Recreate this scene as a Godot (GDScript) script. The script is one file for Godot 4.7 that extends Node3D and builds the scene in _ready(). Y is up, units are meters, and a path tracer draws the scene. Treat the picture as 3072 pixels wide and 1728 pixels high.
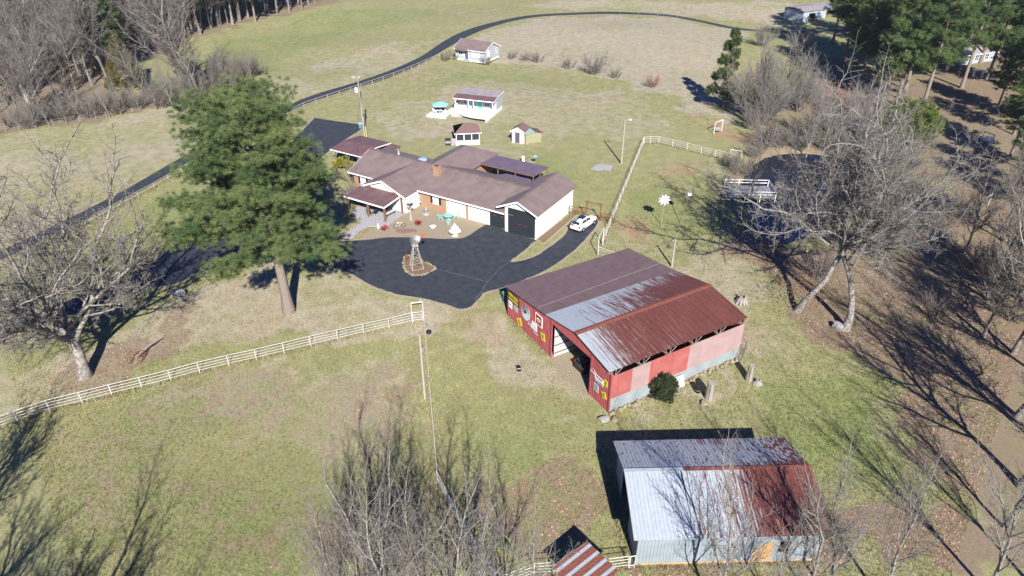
extends Node3D
# A farmstead seen from the air on a clear winter afternoon. Metres, y up, the camera looks towards -z.

class MB:
	# collects triangles and becomes one ArrayMesh
	var v := PackedVector3Array()
	var n := PackedVector3Array()
	var t := PackedVector2Array()
	var c := PackedColorArray()
	var i := PackedInt32Array()
	var col := Color(1, 1, 1)
	var colored := false
	func paint(k: Color) -> MB:
		col = k
		colored = true
		return self
	func tri(a: Vector3, b: Vector3, d: Vector3, ua := Vector2.ZERO, ub := Vector2(1, 0), ud := Vector2(1, 1)):
		var nn := (d - a).cross(b - a).normalized()
		var k := v.size()
		v.append_array([a, b, d])
		n.append_array([nn, nn, nn])
		t.append_array([ua, ub, ud])
		c.append_array([col, col, col])
		i.append_array([k, k + 1, k + 2])
	func quad(a: Vector3, b: Vector3, d: Vector3, e: Vector3, ua := Vector2.ZERO, ub := Vector2(1, 0), ud := Vector2(1, 1), ue := Vector2(0, 1)):
		# corners in order round the face, clockwise seen from the front
		var nn := (d - a).cross(b - a).normalized()
		var k := v.size()
		v.append_array([a, b, d, e])
		n.append_array([nn, nn, nn, nn])
		t.append_array([ua, ub, ud, ue])
		c.append_array([col, col, col, col])
		i.append_array([k, k + 1, k + 2, k, k + 2, k + 3])
	func hexa(p: Array):
		# eight corners: bottom four in order, then top four
		var m: Vector3 = (p[0] + p[6]) * 0.5
		for f in [[0, 1, 2, 3], [4, 5, 6, 7], [0, 1, 5, 4], [1, 2, 6, 5], [2, 3, 7, 6], [3, 0, 4, 7]]:
			var a: Vector3 = p[f[0]]
			var b: Vector3 = p[f[1]]
			var d: Vector3 = p[f[2]]
			var e: Vector3 = p[f[3]]
			var w := a.distance_to(b)
			var h := b.distance_to(d)
			if (d - a).cross(b - a).dot((a + d) * 0.5 - m) < 0:
				quad(a, e, d, b, Vector2.ZERO, Vector2(0, h), Vector2(w, h), Vector2(w, 0))
			else:
				quad(a, b, d, e, Vector2.ZERO, Vector2(w, 0), Vector2(w, h), Vector2(0, h))
	func box(x0: float, x1: float, y0: float, y1: float, z0: float, z1: float) -> MB:
		hexa([Vector3(x0, y0, z0), Vector3(x1, y0, z0), Vector3(x1, y0, z1), Vector3(x0, y0, z1), Vector3(x0, y1, z0), Vector3(x1, y1, z0), Vector3(x1, y1, z1), Vector3(x0, y1, z1)])
		return self
	func bar(p: Vector3, q: Vector3, w: float, h: float, up := Vector3.UP) -> MB:
		# a beam of w by h from p to q
		var d := (q - p).normalized()
		var s := d.cross(up)
		s = (s.normalized() if s.length() > 0.01 else Vector3.RIGHT) * w * 0.5
		var u := s.cross(d).normalized() * h * 0.5
		hexa([p - s - u, p + s - u, q + s - u, q - s - u, p - s + u, p + s + u, q + s + u, q - s + u])
		return self
	func tube(pts: Array, rad: Array, sides: int, cap := true) -> MB:
		var k0 := v.size()
		var u := Vector3.ZERO
		for j in pts.size():
			var p: Vector3 = pts[j]
			var a: Vector3 = pts[max(j - 1, 0)]
			var b: Vector3 = pts[min(j + 1, pts.size() - 1)]
			var d := (b - a).normalized()
			if j == 0:
				u = d.cross(Vector3(0.31, 0.2, 0.93))
				if u.length() < 0.05:
					u = d.cross(Vector3.RIGHT)
			u = (u - d * u.dot(d)).normalized()
			var w := d.cross(u)
			for s in sides:
				var an := TAU * s / sides
				var o := u * cos(an) + w * sin(an)
				v.append(p + o * rad[j])
				n.append(o)
				t.append(Vector2(float(s) / sides, j))
				c.append(col)
			if j:
				var q0 := k0 + (j - 1) * sides
				var q1 := k0 + j * sides
				for s in sides:
					var s2 := (s + 1) % sides
					i.append_array([q0 + s, q1 + s, q1 + s2, q0 + s, q1 + s2, q0 + s2])
		if cap:
			for e in [0, pts.size() - 1]:
				var k := v.size()
				var nn: Vector3 = (pts[0] - pts[1]).normalized() if e == 0 else (pts[-1] - pts[-2]).normalized()
				for s in sides:
					v.append(v[k0 + e * sides + s])
					n.append(nn)
					t.append(Vector2.ZERO)
					c.append(col)
				for s in range(1, sides - 1):
					i.append_array([k, k + s, k + s + 1] if e == 0 else [k, k + s + 1, k + s])
		return self
	func rod(p: Vector3, q: Vector3, r: float, sides := 6) -> MB:
		return tube([p, q], [r, r], sides)
	func lathe(o: Vector3, prof: Array, sides := 16) -> MB:
		# prof: Vector2(radius, height) from the bottom up
		var k0 := v.size()
		for j in prof.size():
			var d: Vector2 = prof[min(j + 1, prof.size() - 1)] - prof[max(j - 1, 0)]
			for s in sides:
				var an := TAU * s / sides
				v.append(o + Vector3(cos(an) * prof[j].x, prof[j].y, sin(an) * prof[j].x))
				n.append(Vector3(cos(an) * d.y, -d.x, sin(an) * d.y).normalized())
				t.append(Vector2(float(s) / sides, prof[j].y))
				c.append(col)
			if j:
				for s in sides:
					var s2 := (s + 1) % sides
					var q := k0 + (j - 1) * sides
					i.append_array([q + s, q + sides + s2, q + sides + s, q + s, q + s2, q + sides + s2])
		return self
	func slab(poly: PackedVector2Array, y0: float, y1: float) -> MB:
		# a flat plate with the outline poly in x and z
		var ix := Geometry2D.triangulate_polygon(poly)
		for k in range(0, ix.size(), 3):
			var p := []
			for j in 3:
				p.append(Vector3(poly[ix[k + j]].x, y1, poly[ix[k + j]].y))
			if (p[2] - p[0]).cross(p[1] - p[0]).y < 0:
				p = [p[0], p[2], p[1]]
			tri(p[0], p[1], p[2], Vector2(p[0].x, p[0].z), Vector2(p[1].x, p[1].z), Vector2(p[2].x, p[2].z))
		if y1 > y0:
			var turn := Geometry2D.is_polygon_clockwise(poly)
			for k in poly.size():
				var a := poly[k]
				var b := poly[(k + 1) % poly.size()]
				if not turn:
					var sw := a
					a = b
					b = sw
				quad(Vector3(a.x, y0, a.y), Vector3(b.x, y0, b.y), Vector3(b.x, y1, b.y), Vector3(a.x, y1, a.y))
		return self
	func plate(a: Vector3, b: Vector3, d: Vector3, e: Vector3, th: float) -> MB:
		# a flat four cornered plate of thickness th below the face a b d e (either winding), uv in metres
		var nn := (d - a).cross(b - a).normalized()
		if nn.y < 0 or (absf(nn.y) < 0.001 and th < 0):
			nn = -nn
		var o := nn * -absf(th)
		hexa([a + o, b + o, d + o, e + o, a, b, d, e])
		return self
	func mesh() -> ArrayMesh:
		var ar := []
		ar.resize(Mesh.ARRAY_MAX)
		ar[Mesh.ARRAY_VERTEX] = v
		ar[Mesh.ARRAY_NORMAL] = n
		ar[Mesh.ARRAY_TEX_UV] = t
		if colored:
			ar[Mesh.ARRAY_COLOR] = c
		ar[Mesh.ARRAY_INDEX] = i
		var m := ArrayMesh.new()
		m.add_surface_from_arrays(Mesh.PRIMITIVE_TRIANGLES, ar)
		return m

var M := {}
var taken := {}
var rng := RandomNumberGenerator.new()

func numbered(called: String) -> String:
	taken[called] = taken.get(called, -1) + 1
	return called if taken[called] == 0 else "%s_%03d" % [called, taken[called]]

func tag(o: Node, label: String, category := "", group := "", kind := ""):
	if label: o.set_meta("label", label)
	if category: o.set_meta("category", category)
	if group: o.set_meta("group", group)
	if kind: o.set_meta("kind", kind)
	return o

func thing(called: String, label: String, category: String, at := Vector3.ZERO, turn := 0.0, group := "") -> Node3D:
	var o := Node3D.new()
	o.name = numbered(called)
	add_child(o)
	o.position = at
	o.rotation.y = turn
	tag(o, label, category, group)
	return o

func part(called: String, mb: MB, m: Material, parent: Node) -> MeshInstance3D:
	return put(called, mb.mesh(), m, parent)

func put(called: String, mesh: Mesh, m: Material, parent: Node, xf := Transform3D.IDENTITY) -> MeshInstance3D:
	var o := MeshInstance3D.new()
	o.mesh = mesh
	o.material_override = m
	o.name = called
	o.transform = xf
	parent.add_child(o, true)
	return o

func one(called: String, mb: MB, m: Material, label: String, category: String, at := Vector3.ZERO, turn := 0.0, group := "") -> MeshInstance3D:
	# a thing that is a single mesh
	var o := put(numbered(called), mb.mesh(), m, self)
	o.position = at
	o.rotation.y = turn
	tag(o, label, category, group)
	return o

func struct(called: String, mb: MB, m: Material) -> MeshInstance3D:
	var o := put(called, mb.mesh(), m, self)
	o.set_meta("kind", "structure")
	return o

func copy(src: Node3D, at: Vector3, turn: float, size: float, label: String, group: String) -> Node3D:
	var o: Node3D = src.duplicate()
	var called := String(src.name).get_slice("_0", 0)
	o.name = numbered(called)
	add_child(o)
	o.position = at
	o.rotation.y = turn
	o.scale = Vector3.ONE * size
	o.set_meta("label", label)
	if group: o.set_meta("group", group)
	return o

func lin(r: float, g: float, b: float) -> Color:
	return Color(r, g, b).linear_to_srgb()

func flat(c: Color, rough := 0.8, metal := 0.0) -> StandardMaterial3D:
	var m := StandardMaterial3D.new()
	m.albedo_color = c.linear_to_srgb()
	m.roughness = rough
	m.metallic = metal
	m.metallic_specular = 0.4
	return m

func noise_bytes(size: int, freq: float, seed_: int, octaves := 4) -> PackedByteArray:
	var f := FastNoiseLite.new()
	f.seed = seed_
	f.frequency = freq
	f.fractal_octaves = octaves
	f.noise_type = FastNoiseLite.TYPE_SIMPLEX_SMOOTH
	var im := f.get_seamless_image(size, size)
	im.convert(Image.FORMAT_L8)
	return im.get_data()

func two_tone(c0: Color, c1: Color, freq: float, seed_: int, contrast := 1.6, size := 256) -> ImageTexture:
	# linear colours c0 and c1 mixed by noise
	var b := noise_bytes(size, freq, seed_)
	var out := PackedByteArray()
	out.resize(size * size * 3)
	var lut := PackedByteArray()
	lut.resize(768)
	for k in 256:
		var w := clampf((k / 255.0 - 0.5) * contrast + 0.5, 0, 1)
		var cc := c0.lerp(c1, w).linear_to_srgb()
		lut[k * 3] = cc.r8
		lut[k * 3 + 1] = cc.g8
		lut[k * 3 + 2] = cc.b8
	for k in size * size:
		var q := b[k] * 3
		out[k * 3] = lut[q]
		out[k * 3 + 1] = lut[q + 1]
		out[k * 3 + 2] = lut[q + 2]
	return ImageTexture.create_from_image(Image.create_from_data(size, size, false, Image.FORMAT_RGB8, out))

func grain(c0: Color, c1: Color, freq: float, scale: float, seed_: int, rough := 0.85, contrast := 1.6, world := false) -> StandardMaterial3D:
	var m := StandardMaterial3D.new()
	m.albedo_texture = two_tone(c0, c1, freq, seed_, contrast)
	m.uv1_triplanar = true
	m.uv1_world_triplanar = world
	m.uv1_scale = Vector3.ONE * scale
	m.roughness = rough
	m.metallic_specular = 0.35
	return m

func tinted(rough := 0.85, spec := 0.3) -> StandardMaterial3D:
	var m := StandardMaterial3D.new()
	m.vertex_color_use_as_albedo = true
	m.roughness = rough
	m.metallic_specular = spec
	return m

func glass(c: Color, rough := 0.06) -> StandardMaterial3D:
	var m := flat(c, rough)
	m.metallic_specular = 0.6
	return m

func xf(at: Vector3, turn: float) -> Transform3D:
	return Transform3D(Basis(Vector3.UP, turn), at)

func v2(a: Array) -> PackedVector2Array:
	var o := PackedVector2Array()
	for p in a:
		o.append(Vector2(p.x, p.z))
	return o

func rf(a: float, b: float) -> float:
	return rng.randf_range(a, b)


const NEAR := Rect2(-75, -132, 150, 108)
const FAR := Rect2(-205, -282, 410, 268)
var pond := PackedVector2Array()
var hill_noise := FastNoiseLite.new()

func gh(x: float, z: float) -> float:
	# height of the ground: level round the buildings, gently rolling in the far fields, a bowl for the pond
	var h := 0.0
	var dx := maxf(absf(x) - 78.0, 0.0)
	var dz := maxf(-134.0 - z, maxf(z + 22.0, 0.0))
	var far := smoothstep(2.0, 60.0, sqrt(dx * dx + dz * dz))
	if far > 0:
		h = hill_noise.get_noise_2d(x, z) * 1.6 * far
	if x > 28 and x < 80 and z < -74 and z > -132:
		var p := Vector2(x, z)
		var d := 1e9
		for k in pond.size():
			d = minf(d, p.distance_to(Geometry2D.get_closest_point_to_segment(p, pond[k], pond[(k + 1) % pond.size()])))
		if Geometry2D.is_point_in_polygon(p, pond):
			d = -d
		h -= 1.5 * (1.0 - smoothstep(-2.2, 2.2, d))
	return h

func on(p: Vector3) -> Vector3:
	return Vector3(p.x, gh(p.x, p.z), p.z)

var zones: Array = []

func make_zones():
	# [channel, strength, outline]: 0 dry straw, 1 fallen leaves, 2 bare red soil, 3 lush grass
	zones = [
		[0, 0.95, [Vector3(-8.47, 0, -192.55), Vector3(-1.34, 0, -181.6), Vector3(8.55, 0, -177.45), Vector3(17.88, 0, -171.38), Vector3(25.54, 0, -162.92), Vector3(31.1, 0, -155.15), Vector3(37.12, 0, -139.24), Vector3(40.88, 0, -130.4), Vector3(43.57, 0, -149.13), Vector3(50.94, 0, -175.9), Vector3(70.19, 0, -214.31), Vector3(57.03, 0, -224.73), Vector3(49.4, 0, -232.52), Vector3(38.23, 0, -234.55), Vector3(12.97, 0, -233.53), Vector3(2.45, 0, -227.6), Vector3(-5.5, 0, -217.39), Vector3(-12.51, 0, -201.94)]],
		[0, 0.55, [Vector3(-105.44, 0, -115.23), Vector3(-95.49, 0, -127.11), Vector3(-65.39, 0, -146.38), Vector3(-57.15, 0, -155.9), Vector3(-50.77, 0, -171.38), Vector3(-42.21, 0, -189.01), Vector3(-26.54, 0, -203.91), Vector3(-18.04, 0, -201.94), Vector3(-24.26, 0, -183.9), Vector3(-39.69, 0, -156.9), Vector3(-44.95, 0, -148.44), Vector3(-56.01, 0, -121.27), Vector3(-61.71, 0, -96.41), Vector3(-67.77, 0, -81.86), Vector3(-72.99, 0, -70.91)]],
		[0, 0.8, [Vector3(-42.24, 0, -68.77), Vector3(-37.51, 0, -73.92), Vector3(-27.07, 0, -77.95), Vector3(-16.66, 0, -71.65), Vector3(-10.35, 0, -68.77), Vector3(-10.74, 0, -65.4), Vector3(-19.72, 0, -63.48), Vector3(-30.55, 0, -62.86), Vector3(-37.33, 0, -59.87), Vector3(-42.35, 0, -54.45), Vector3(-44.89, 0, -55.48), Vector3(-44.27, 0, -61.04)]],
		[0, 0.6, [Vector3(-7.93, 0, -67.73), Vector3(-1.43, 0, -70.55), Vector3(3.7, 0, -60.46), Vector3(7.48, 0, -54.96), Vector3(5.08, 0, -53.95), Vector3(-1.26, 0, -58.73), Vector3(-6.84, 0, -63.48)]],
		[0, 0.45, [Vector3(-29.77, 0, -142.42), Vector3(-19.58, 0, -149.13), Vector3(-2.81, 0, -167.06), Vector3(25.83, 0, -149.13), Vector3(33.66, 0, -132.28), Vector3(25.39, 0, -125), Vector3(10.29, 0, -128.56), Vector3(6.04, 0, -116.77), Vector3(1.32, 0, -109.38), Vector3(-9.79, 0, -128.56), Vector3(-20.61, 0, -125)]],
		[0, 0.5, [Vector3(8.9, 0, -70.91), Vector3(29.41, 0, -82.31), Vector3(30.37, 0, -70.91), Vector3(29.21, 0, -63.48), Vector3(24.6, 0, -57.62), Vector3(14.68, 0, -50.57), Vector3(10.58, 0, -48.32), Vector3(9.62, 0, -50.57), Vector3(23.72, 0, -58.17)]],
		[0, 0.7, [Vector3(-53.26, 0, -58.17), Vector3(-45.16, 0, -59.3), Vector3(-41.27, 0, -54.96), Vector3(-48.31, 0, -50.11), Vector3(-53.37, 0, -48.32), Vector3(-58.33, 0, -55.48)]],
		[0, 0.7, [Vector3(95.48, 0, -254.86), Vector3(18.95, 0, -260.9), Vector3(-25.38, 0, -240.81), Vector3(-4.03, 0, -251.94), Vector3(39.93, 0, -246.26), Vector3(73.84, 0, -230.53), Vector3(88.88, 0, -223.32)]],
		[1, 1.0, [Vector3(-114.51, 0, -112.25), Vector3(-96.16, 0, -128.19), Vector3(-82.11, 0, -137.8), Vector3(-65.9, 0, -147.75), Vector3(-58.98, 0, -164.28), Vector3(-72.06, 0, -172.87), Vector3(-80.77, 0, -152.69), Vector3(-90.05, 0, -158.44), Vector3(-97.12, 0, -185.58), Vector3(-92.66, 0, -195.47), Vector3(-86.56, 0, -213.44), Vector3(-77.3, 0, -234.55), Vector3(-60.76, 0, -255.46), Vector3(-62.1, 0, -291.61), Vector3(-311.29, 0, -291.61), Vector3(-153.87, 0, -112.25)]],
		[1, 0.95, [Vector3(34.19, 0, -88.03), Vector3(38.33, 0, -85.1), Vector3(50.43, 0, -90.07), Vector3(65.02, 0, -94.38), Vector3(78.27, 0, -99), Vector3(100.08, 0, -99), Vector3(48.59, 0, -33.28), Vector3(23.85, 0, -33.28), Vector3(24.33, 0, -35.87), Vector3(37.49, 0, -41.19), Vector3(37.79, 0, -46.2), Vector3(37.93, 0, -52.95), Vector3(35.96, 0, -59.3), Vector3(33.48, 0, -64.11), Vector3(30.82, 0, -72.4), Vector3(28.97, 0, -82.31)]],
		[1, 0.9, [Vector3(66.19, 0, -158.95), Vector3(80.7, 0, -185.58), Vector3(120.38, 0, -230.53), Vector3(161.75, 0, -230.53), Vector3(213.46, 0, -230.53), Vector3(101.37, 0, -94.38), Vector3(66.22, 0, -96.65), Vector3(68.51, 0, -103.99), Vector3(63.81, 0, -121.6), Vector3(54.82, 0, -123.28), Vector3(48.69, 0, -125), Vector3(49.61, 0, -136.19)]],
		[1, 0.85, [Vector3(35.48, 0, -109.38), Vector3(40.86, 0, -116.77), Vector3(46.33, 0, -123.28), Vector3(53.91, 0, -124.13), Vector3(63.11, 0, -119.96), Vector3(58.62, 0, -109.38), Vector3(43.88, 0, -115.23), Vector3(34.08, 0, -94.38), Vector3(32.12, 0, -94.38)]],
		[1, 0.8, [Vector3(9.16, 0, -34.37), Vector3(23.77, 0, -34.37), Vector3(22.71, 0, -31.57), Vector3(8.76, 0, -31.57)]],
		[1, 0.75, [Vector3(-2.46, 0, -43.03), Vector3(3.06, 0, -44.98), Vector3(6.45, 0, -43.41), Vector3(7.07, 0, -38.42), Vector3(5.26, 0, -35.87), Vector3(0.62, 0, -35.87), Vector3(-2.57, 0, -38.42)]],
		[1, 0.7, [Vector3(-41.4, 0, -61.04), Vector3(-38.8, 0, -70.91), Vector3(-34.88, 0, -66.72), Vector3(-38.2, 0, -57.08), Vector3(-42.75, 0, -53.95), Vector3(-46.23, 0, -55.48)]],
		[1, 0.6, [Vector3(-9.78, 0, -44.19), Vector3(-6.06, 0, -44.98), Vector3(-5.25, 0, -38.42), Vector3(-2.41, 0, -34.08), Vector3(-13.31, 0, -33.51), Vector3(-13.7, 0, -40.48)]],
		[1, 0.55, [Vector3(-11.26, 0, -63.48), Vector3(-9.11, 0, -64.11), Vector3(-7.6, 0, -51.98), Vector3(-9.48, 0, -51.51)]],
		[2, 0.65, [Vector3(36.46, 0, -142.42), Vector3(40.56, 0, -134.21), Vector3(47.31, 0, -128.56), Vector3(44.51, 0, -123.28), Vector3(40.72, 0, -125), Vector3(36.44, 0, -133.24)]],
		[2, 0.5, [Vector3(26.65, 0, -115.23), Vector3(31.58, 0, -116.77), Vector3(29.92, 0, -106.63), Vector3(25.63, 0, -103.99)]],
		[2, 0.5, [Vector3(15.15, 0, -92.19), Vector3(20.64, 0, -93.27), Vector3(19.92, 0, -89.04), Vector3(15.56, 0, -88.03)]],
		[2, 0.8, [Vector3(69.91, 0, -142.42), Vector3(83.41, 0, -158.95), Vector3(98.86, 0, -164.28), Vector3(119.51, 0, -175.9), Vector3(113.95, 0, -153.91), Vector3(97.22, 0, -142.42), Vector3(83.88, 0, -140.29)]],
		[2, 0.75, [Vector3(38.84, 0, -81.41), Vector3(45.21, 0, -84.15), Vector3(44.24, 0, -75.5), Vector3(37.53, 0, -70.91)]],
		[2, 0.7, [Vector3(36.99, 0, -88.03), Vector3(39.16, 0, -82.31), Vector3(33.55, 0, -70.91), Vector3(30.47, 0, -73.92), Vector3(31.25, 0, -84.15)]],
		[2, 0.5, [Vector3(-12.45, 0, -64.11), Vector3(-10.29, 0, -64.75), Vector3(-9.65, 0, -62.25), Vector3(-11.79, 0, -61.94)]],
		[2, 0.6, [Vector3(-33.34, 0, -121.6), Vector3(-29.08, 0, -131.15), Vector3(-27.36, 0, -128.56), Vector3(-31.28, 0, -117.56)]],
		[3, 0.7, [Vector3(-74.17, 0, -169.92), Vector3(-78.94, 0, -207.96), Vector3(-58.8, 0, -246.26), Vector3(-26.42, 0, -251.94), Vector3(-24.41, 0, -230.53), Vector3(-50.61, 0, -207.96), Vector3(-61.71, 0, -175.9)]],
		[1, 0.38, [Vector3(-47.76, 0, -49.21), Vector3(-40.28, 0, -52.95), Vector3(-28.62, 0, -57.08), Vector3(-11.65, 0, -58.17), Vector3(-7.16, 0, -44.19), Vector3(-9.67, 0, -34.08), Vector3(-30.58, 0, -33.28), Vector3(-40.36, 0, -37.12)]],
		[0, 0.35, [Vector3(-34.17, 0, -53.95), Vector3(-22.19, 0, -58.73), Vector3(-10.89, 0, -60.46), Vector3(-8.48, 0, -48.32), Vector3(-15.43, 0, -43.41), Vector3(-25.27, 0, -47.03)]],
		[3, 0.5, [Vector3(-43.85, 0, -50.57), Vector3(-34.81, 0, -55.48), Vector3(-21.64, 0, -56.54), Vector3(-10.63, 0, -50.57), Vector3(-9.83, 0, -40.48), Vector3(-15.73, 0, -33.28), Vector3(-38, 0, -33.28), Vector3(-44.69, 0, -44.19)]],
		[3, 0.6, [Vector3(-5.41, 0, -58.17), Vector3(0.79, 0, -53.95), Vector3(5.22, 0, -51.04), Vector3(7.38, 0, -47.03), Vector3(-1.05, 0, -44.19), Vector3(-5.72, 0, -48.32)]],
		[3, 0.6, [Vector3(-22.53, 0, -175.9), Vector3(-2.87, 0, -171.38), Vector3(12.63, 0, -164.28), Vector3(4.79, 0, -158.95), Vector3(-17.92, 0, -161.58)]],
		[3, 0.6, [Vector3(-5.89, 0, -125), Vector3(6.38, 0, -125), Vector3(11.24, 0, -109.38), Vector3(9.38, 0, -99), Vector3(5.73, 0, -109.38), Vector3(-2.14, 0, -119.96)]],
		[3, 0.55, [Vector3(20.86, 0, -103.99), Vector3(33.16, 0, -106.63), Vector3(32.61, 0, -94.38), Vector3(20.9, 0, -84.15), Vector3(17.21, 0, -96.65)]],
		[3, 0.8, [Vector3(23.88, 0, -53.95), Vector3(33.86, 0, -59.3), Vector3(34.93, 0, -50.57), Vector3(35.61, 0, -44.19), Vector3(29.38, 0, -40.48), Vector3(25.14, 0, -44.19)]],
		[3, 0.9, [Vector3(44.32, 0, -66.72), Vector3(49, 0, -64.75), Vector3(48.53, 0, -60.46), Vector3(44.11, 0, -58.73), Vector3(42.25, 0, -62.25)]],
		[3, 0.7, [Vector3(7.07, 0, -38.42), Vector3(8.68, 0, -38.42), Vector3(8.87, 0, -35.87), Vector3(7.29, 0, -35.57)]],
		[3, 0.6, [Vector3(-54.32, 0, -105.3), Vector3(-41.09, 0, -103.99), Vector3(-45.46, 0, -88.03), Vector3(-49.66, 0, -77.12), Vector3(-53.11, 0, -70.91), Vector3(-56.6, 0, -86.06)]]]

func zone_map(r: Rect2, w: int, h: int, fw: int, fh: int) -> PackedByteArray:
	var polys := []
	for z in zones:
		polys.append(v2(z[2]))
	var warp := FastNoiseLite.new()
	warp.frequency = 0.07
	warp.seed = 5
	var b := PackedByteArray()
	b.resize(w * h * 4)
	for y in h:
		for x in w:
			var px := r.position.x + (x + 0.5) / w * r.size.x
			var pz := r.position.y + (y + 0.5) / h * r.size.y
			var p := Vector2(px + warp.get_noise_2d(px, pz) * 6.0, pz + warp.get_noise_2d(px + 300, pz) * 6.0)
			for k in polys.size():
				if Geometry2D.is_point_in_polygon(p, polys[k]):
					var q: int = (y * w + x) * 4 + zones[k][0]
					b[q] = maxi(b[q], int(zones[k][1] * 255))
	var im := Image.create_from_data(w, h, false, Image.FORMAT_RGBA8, b)
	im.resize(fw, fh, Image.INTERPOLATE_CUBIC)
	return im.get_data()

func ground_image(r: Rect2, fw: int, fh: int, cw: int, ch: int) -> ImageTexture:
	var wm := zone_map(r, cw, ch, fw, fh)
	var na := noise_bytes(512, 0.006, 11, 5)
	var nb := noise_bytes(512, 0.03, 12, 4)
	var nc := noise_bytes(512, 0.22, 13, 3)
	var nd := noise_bytes(512, 0.012, 14, 5)
	var out := PackedByteArray()
	out.resize(fw * fh * 3)
	var m := r.size.x / fw
	var ka := int(m / 0.16 * 256)
	var kb := int(m / 0.075 * 256)
	var kc := int(m / 0.075 * 256)
	var kd := int(m / 0.23 * 256)
	var ox := int((r.position.x + 400) / m)
	var oz := int((r.position.y + 700) / m)
	var lut := PackedFloat32Array()
	for k in 256:
		lut.append(k / 255.0)
	for y in fh:
		var ya := (((y + oz) * ka >> 8) & 511) << 9
		var yb := (((y + oz) * kb >> 8) & 511) << 9
		var yc := (((y + oz) * kc * 3 >> 9) & 511) << 9
		var yd := (((y + oz) * kd >> 8) & 511) << 9
		var q := y * fw * 4
		var o := y * fw * 3
		for x in fw:
			var xo := x + ox
			var a := lut[na[ya + ((xo * ka >> 8) & 511)]]
			var b := lut[nb[yb + ((xo * kb >> 8) & 511)]]
			var cc := lut[nc[yc + ((xo * kc >> 8) & 511)]]
			var d := lut[nd[yd + ((xo * kd >> 8) & 511)]]
			var mix := (a + b) - 1.0
			# dry, leaves, soil and lush shares of this spot, ragged by the noise
			var w0 := clampf(lut[wm[q]] * 1.25 + mix * 0.75 + (d - 0.5) * 0.9 - 0.05, 0.0, 1.0)
			var w1 := clampf(lut[wm[q + 1]] * 1.5 + (b - 0.5) * 1.3 + (cc - 0.5) * 0.8 + (d - 0.62) * 0.7 - 0.42, 0.0, 1.0)
			var w2 := clampf(lut[wm[q + 2]] * 1.3 + (a - 0.5) * 1.6 + (cc - 0.5) * 0.3 - 0.35, 0.0, 1.0)
			var w3 := clampf(lut[wm[q + 3]] * 0.9 + (d - 0.5) * 1.4 + (b - 0.5) * 0.5 - 0.18, 0.0, 1.0)
			var rr := 132.0
			var g := 132.0
			var bl := 96.0
			rr += (113.0 - rr) * w3
			g += (124.0 - g) * w3
			bl += (78.0 - bl) * w3
			rr += (148.0 - rr) * w0
			g += (142.0 - g) * w0
			bl += (124.0 - bl) * w0
			rr += (144.0 - rr) * w2
			g += (121.0 - g) * w2
			bl += (98.0 - bl) * w2
			rr += (122.0 - rr) * w1
			g += (109.0 - g) * w1
			bl += (95.0 - bl) * w1
			var k := 0.78 + cc * 0.34 + b * 0.12
			out[o] = int(rr * k)
			out[o + 1] = int(g * k)
			out[o + 2] = int(bl * k)
			q += 4
			o += 3
	return ImageTexture.create_from_image(Image.create_from_data(fw, fh, false, Image.FORMAT_RGB8, out))

var near_map: Image

func ground_sheet(called: String, r: Rect2, step: float, map: Rect2, tex: ImageTexture, hole := Rect2()):
	var nx := int(ceil(r.size.x / step))
	var nz := int(ceil(r.size.y / step))
	var mb := MB.new()
	var e := 0.5
	for z in nz + 1:
		for x in nx + 1:
			var px := r.position.x + r.size.x * x / nx
			var pz := r.position.y + r.size.y * z / nz
			mb.v.append(Vector3(px, gh(px, pz), pz))
			var sx := gh(px + e, pz) - gh(px - e, pz)
			var sz := gh(px, pz + e) - gh(px, pz - e)
			mb.n.append(Vector3(-sx, 2 * e, -sz).normalized())
			mb.t.append(Vector2((px - map.position.x) / map.size.x, (pz - map.position.y) / map.size.y))
	for z in nz:
		for x in nx:
			var c := Vector2(r.position.x + r.size.x * (x + 0.5) / nx, r.position.y + r.size.y * (z + 0.5) / nz)
			if hole.has_point(c):
				continue
			var k := z * (nx + 1) + x
			mb.i.append_array([k, k + 1, k + nx + 2, k, k + nx + 2, k + nx + 1])
	var m := StandardMaterial3D.new()
	m.albedo_texture = tex
	m.roughness = 0.95
	m.metallic_specular = 0.15
	struct(called, mb, m)

func strip(mb: MB, edges: Array, lift: float, sub := 4):
	# a road between pairs of edge points, laid on the ground
	var l := []
	var r := []
	for k in edges.size() - 1:
		for s in sub:
			for side in 2:
				var p0: Vector3 = edges[max(k - 1, 0)][side]
				var p1: Vector3 = edges[k][side]
				var p2: Vector3 = edges[k + 1][side]
				var p3: Vector3 = edges[min(k + 2, edges.size() - 1)][side]
				(l if side == 0 else r).append(p1.cubic_interpolate(p2, p0, p3, float(s) / sub))
	l.append(edges[-1][0])
	r.append(edges[-1][1])
	var across := 4
	for k in l.size() - 1:
		for j in across:
			var c := []
			for q in [[k, j], [k, j + 1], [k + 1, j + 1], [k + 1, j]]:
				var p: Vector3 = l[q[0]].lerp(r[q[0]], float(q[1]) / across)
				c.append(Vector3(p.x, gh(p.x, p.z) + lift, p.z))
			if (c[2] - c[0]).cross(c[1] - c[0]).y < 0:
				c = [c[0], c[3], c[2], c[1]]
			mb.quad(c[0], c[1], c[2], c[3])

func smooth_outline(a: Array, sub := 3) -> PackedVector2Array:
	var o := PackedVector2Array()
	for k in a.size():
		for s in sub:
			var p: Vector3 = a[k].cubic_interpolate(a[(k + 1) % a.size()], a[k - 1], a[(k + 2) % a.size()], float(s) / sub)
			o.append(Vector2(p.x, p.z))
	return o

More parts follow.
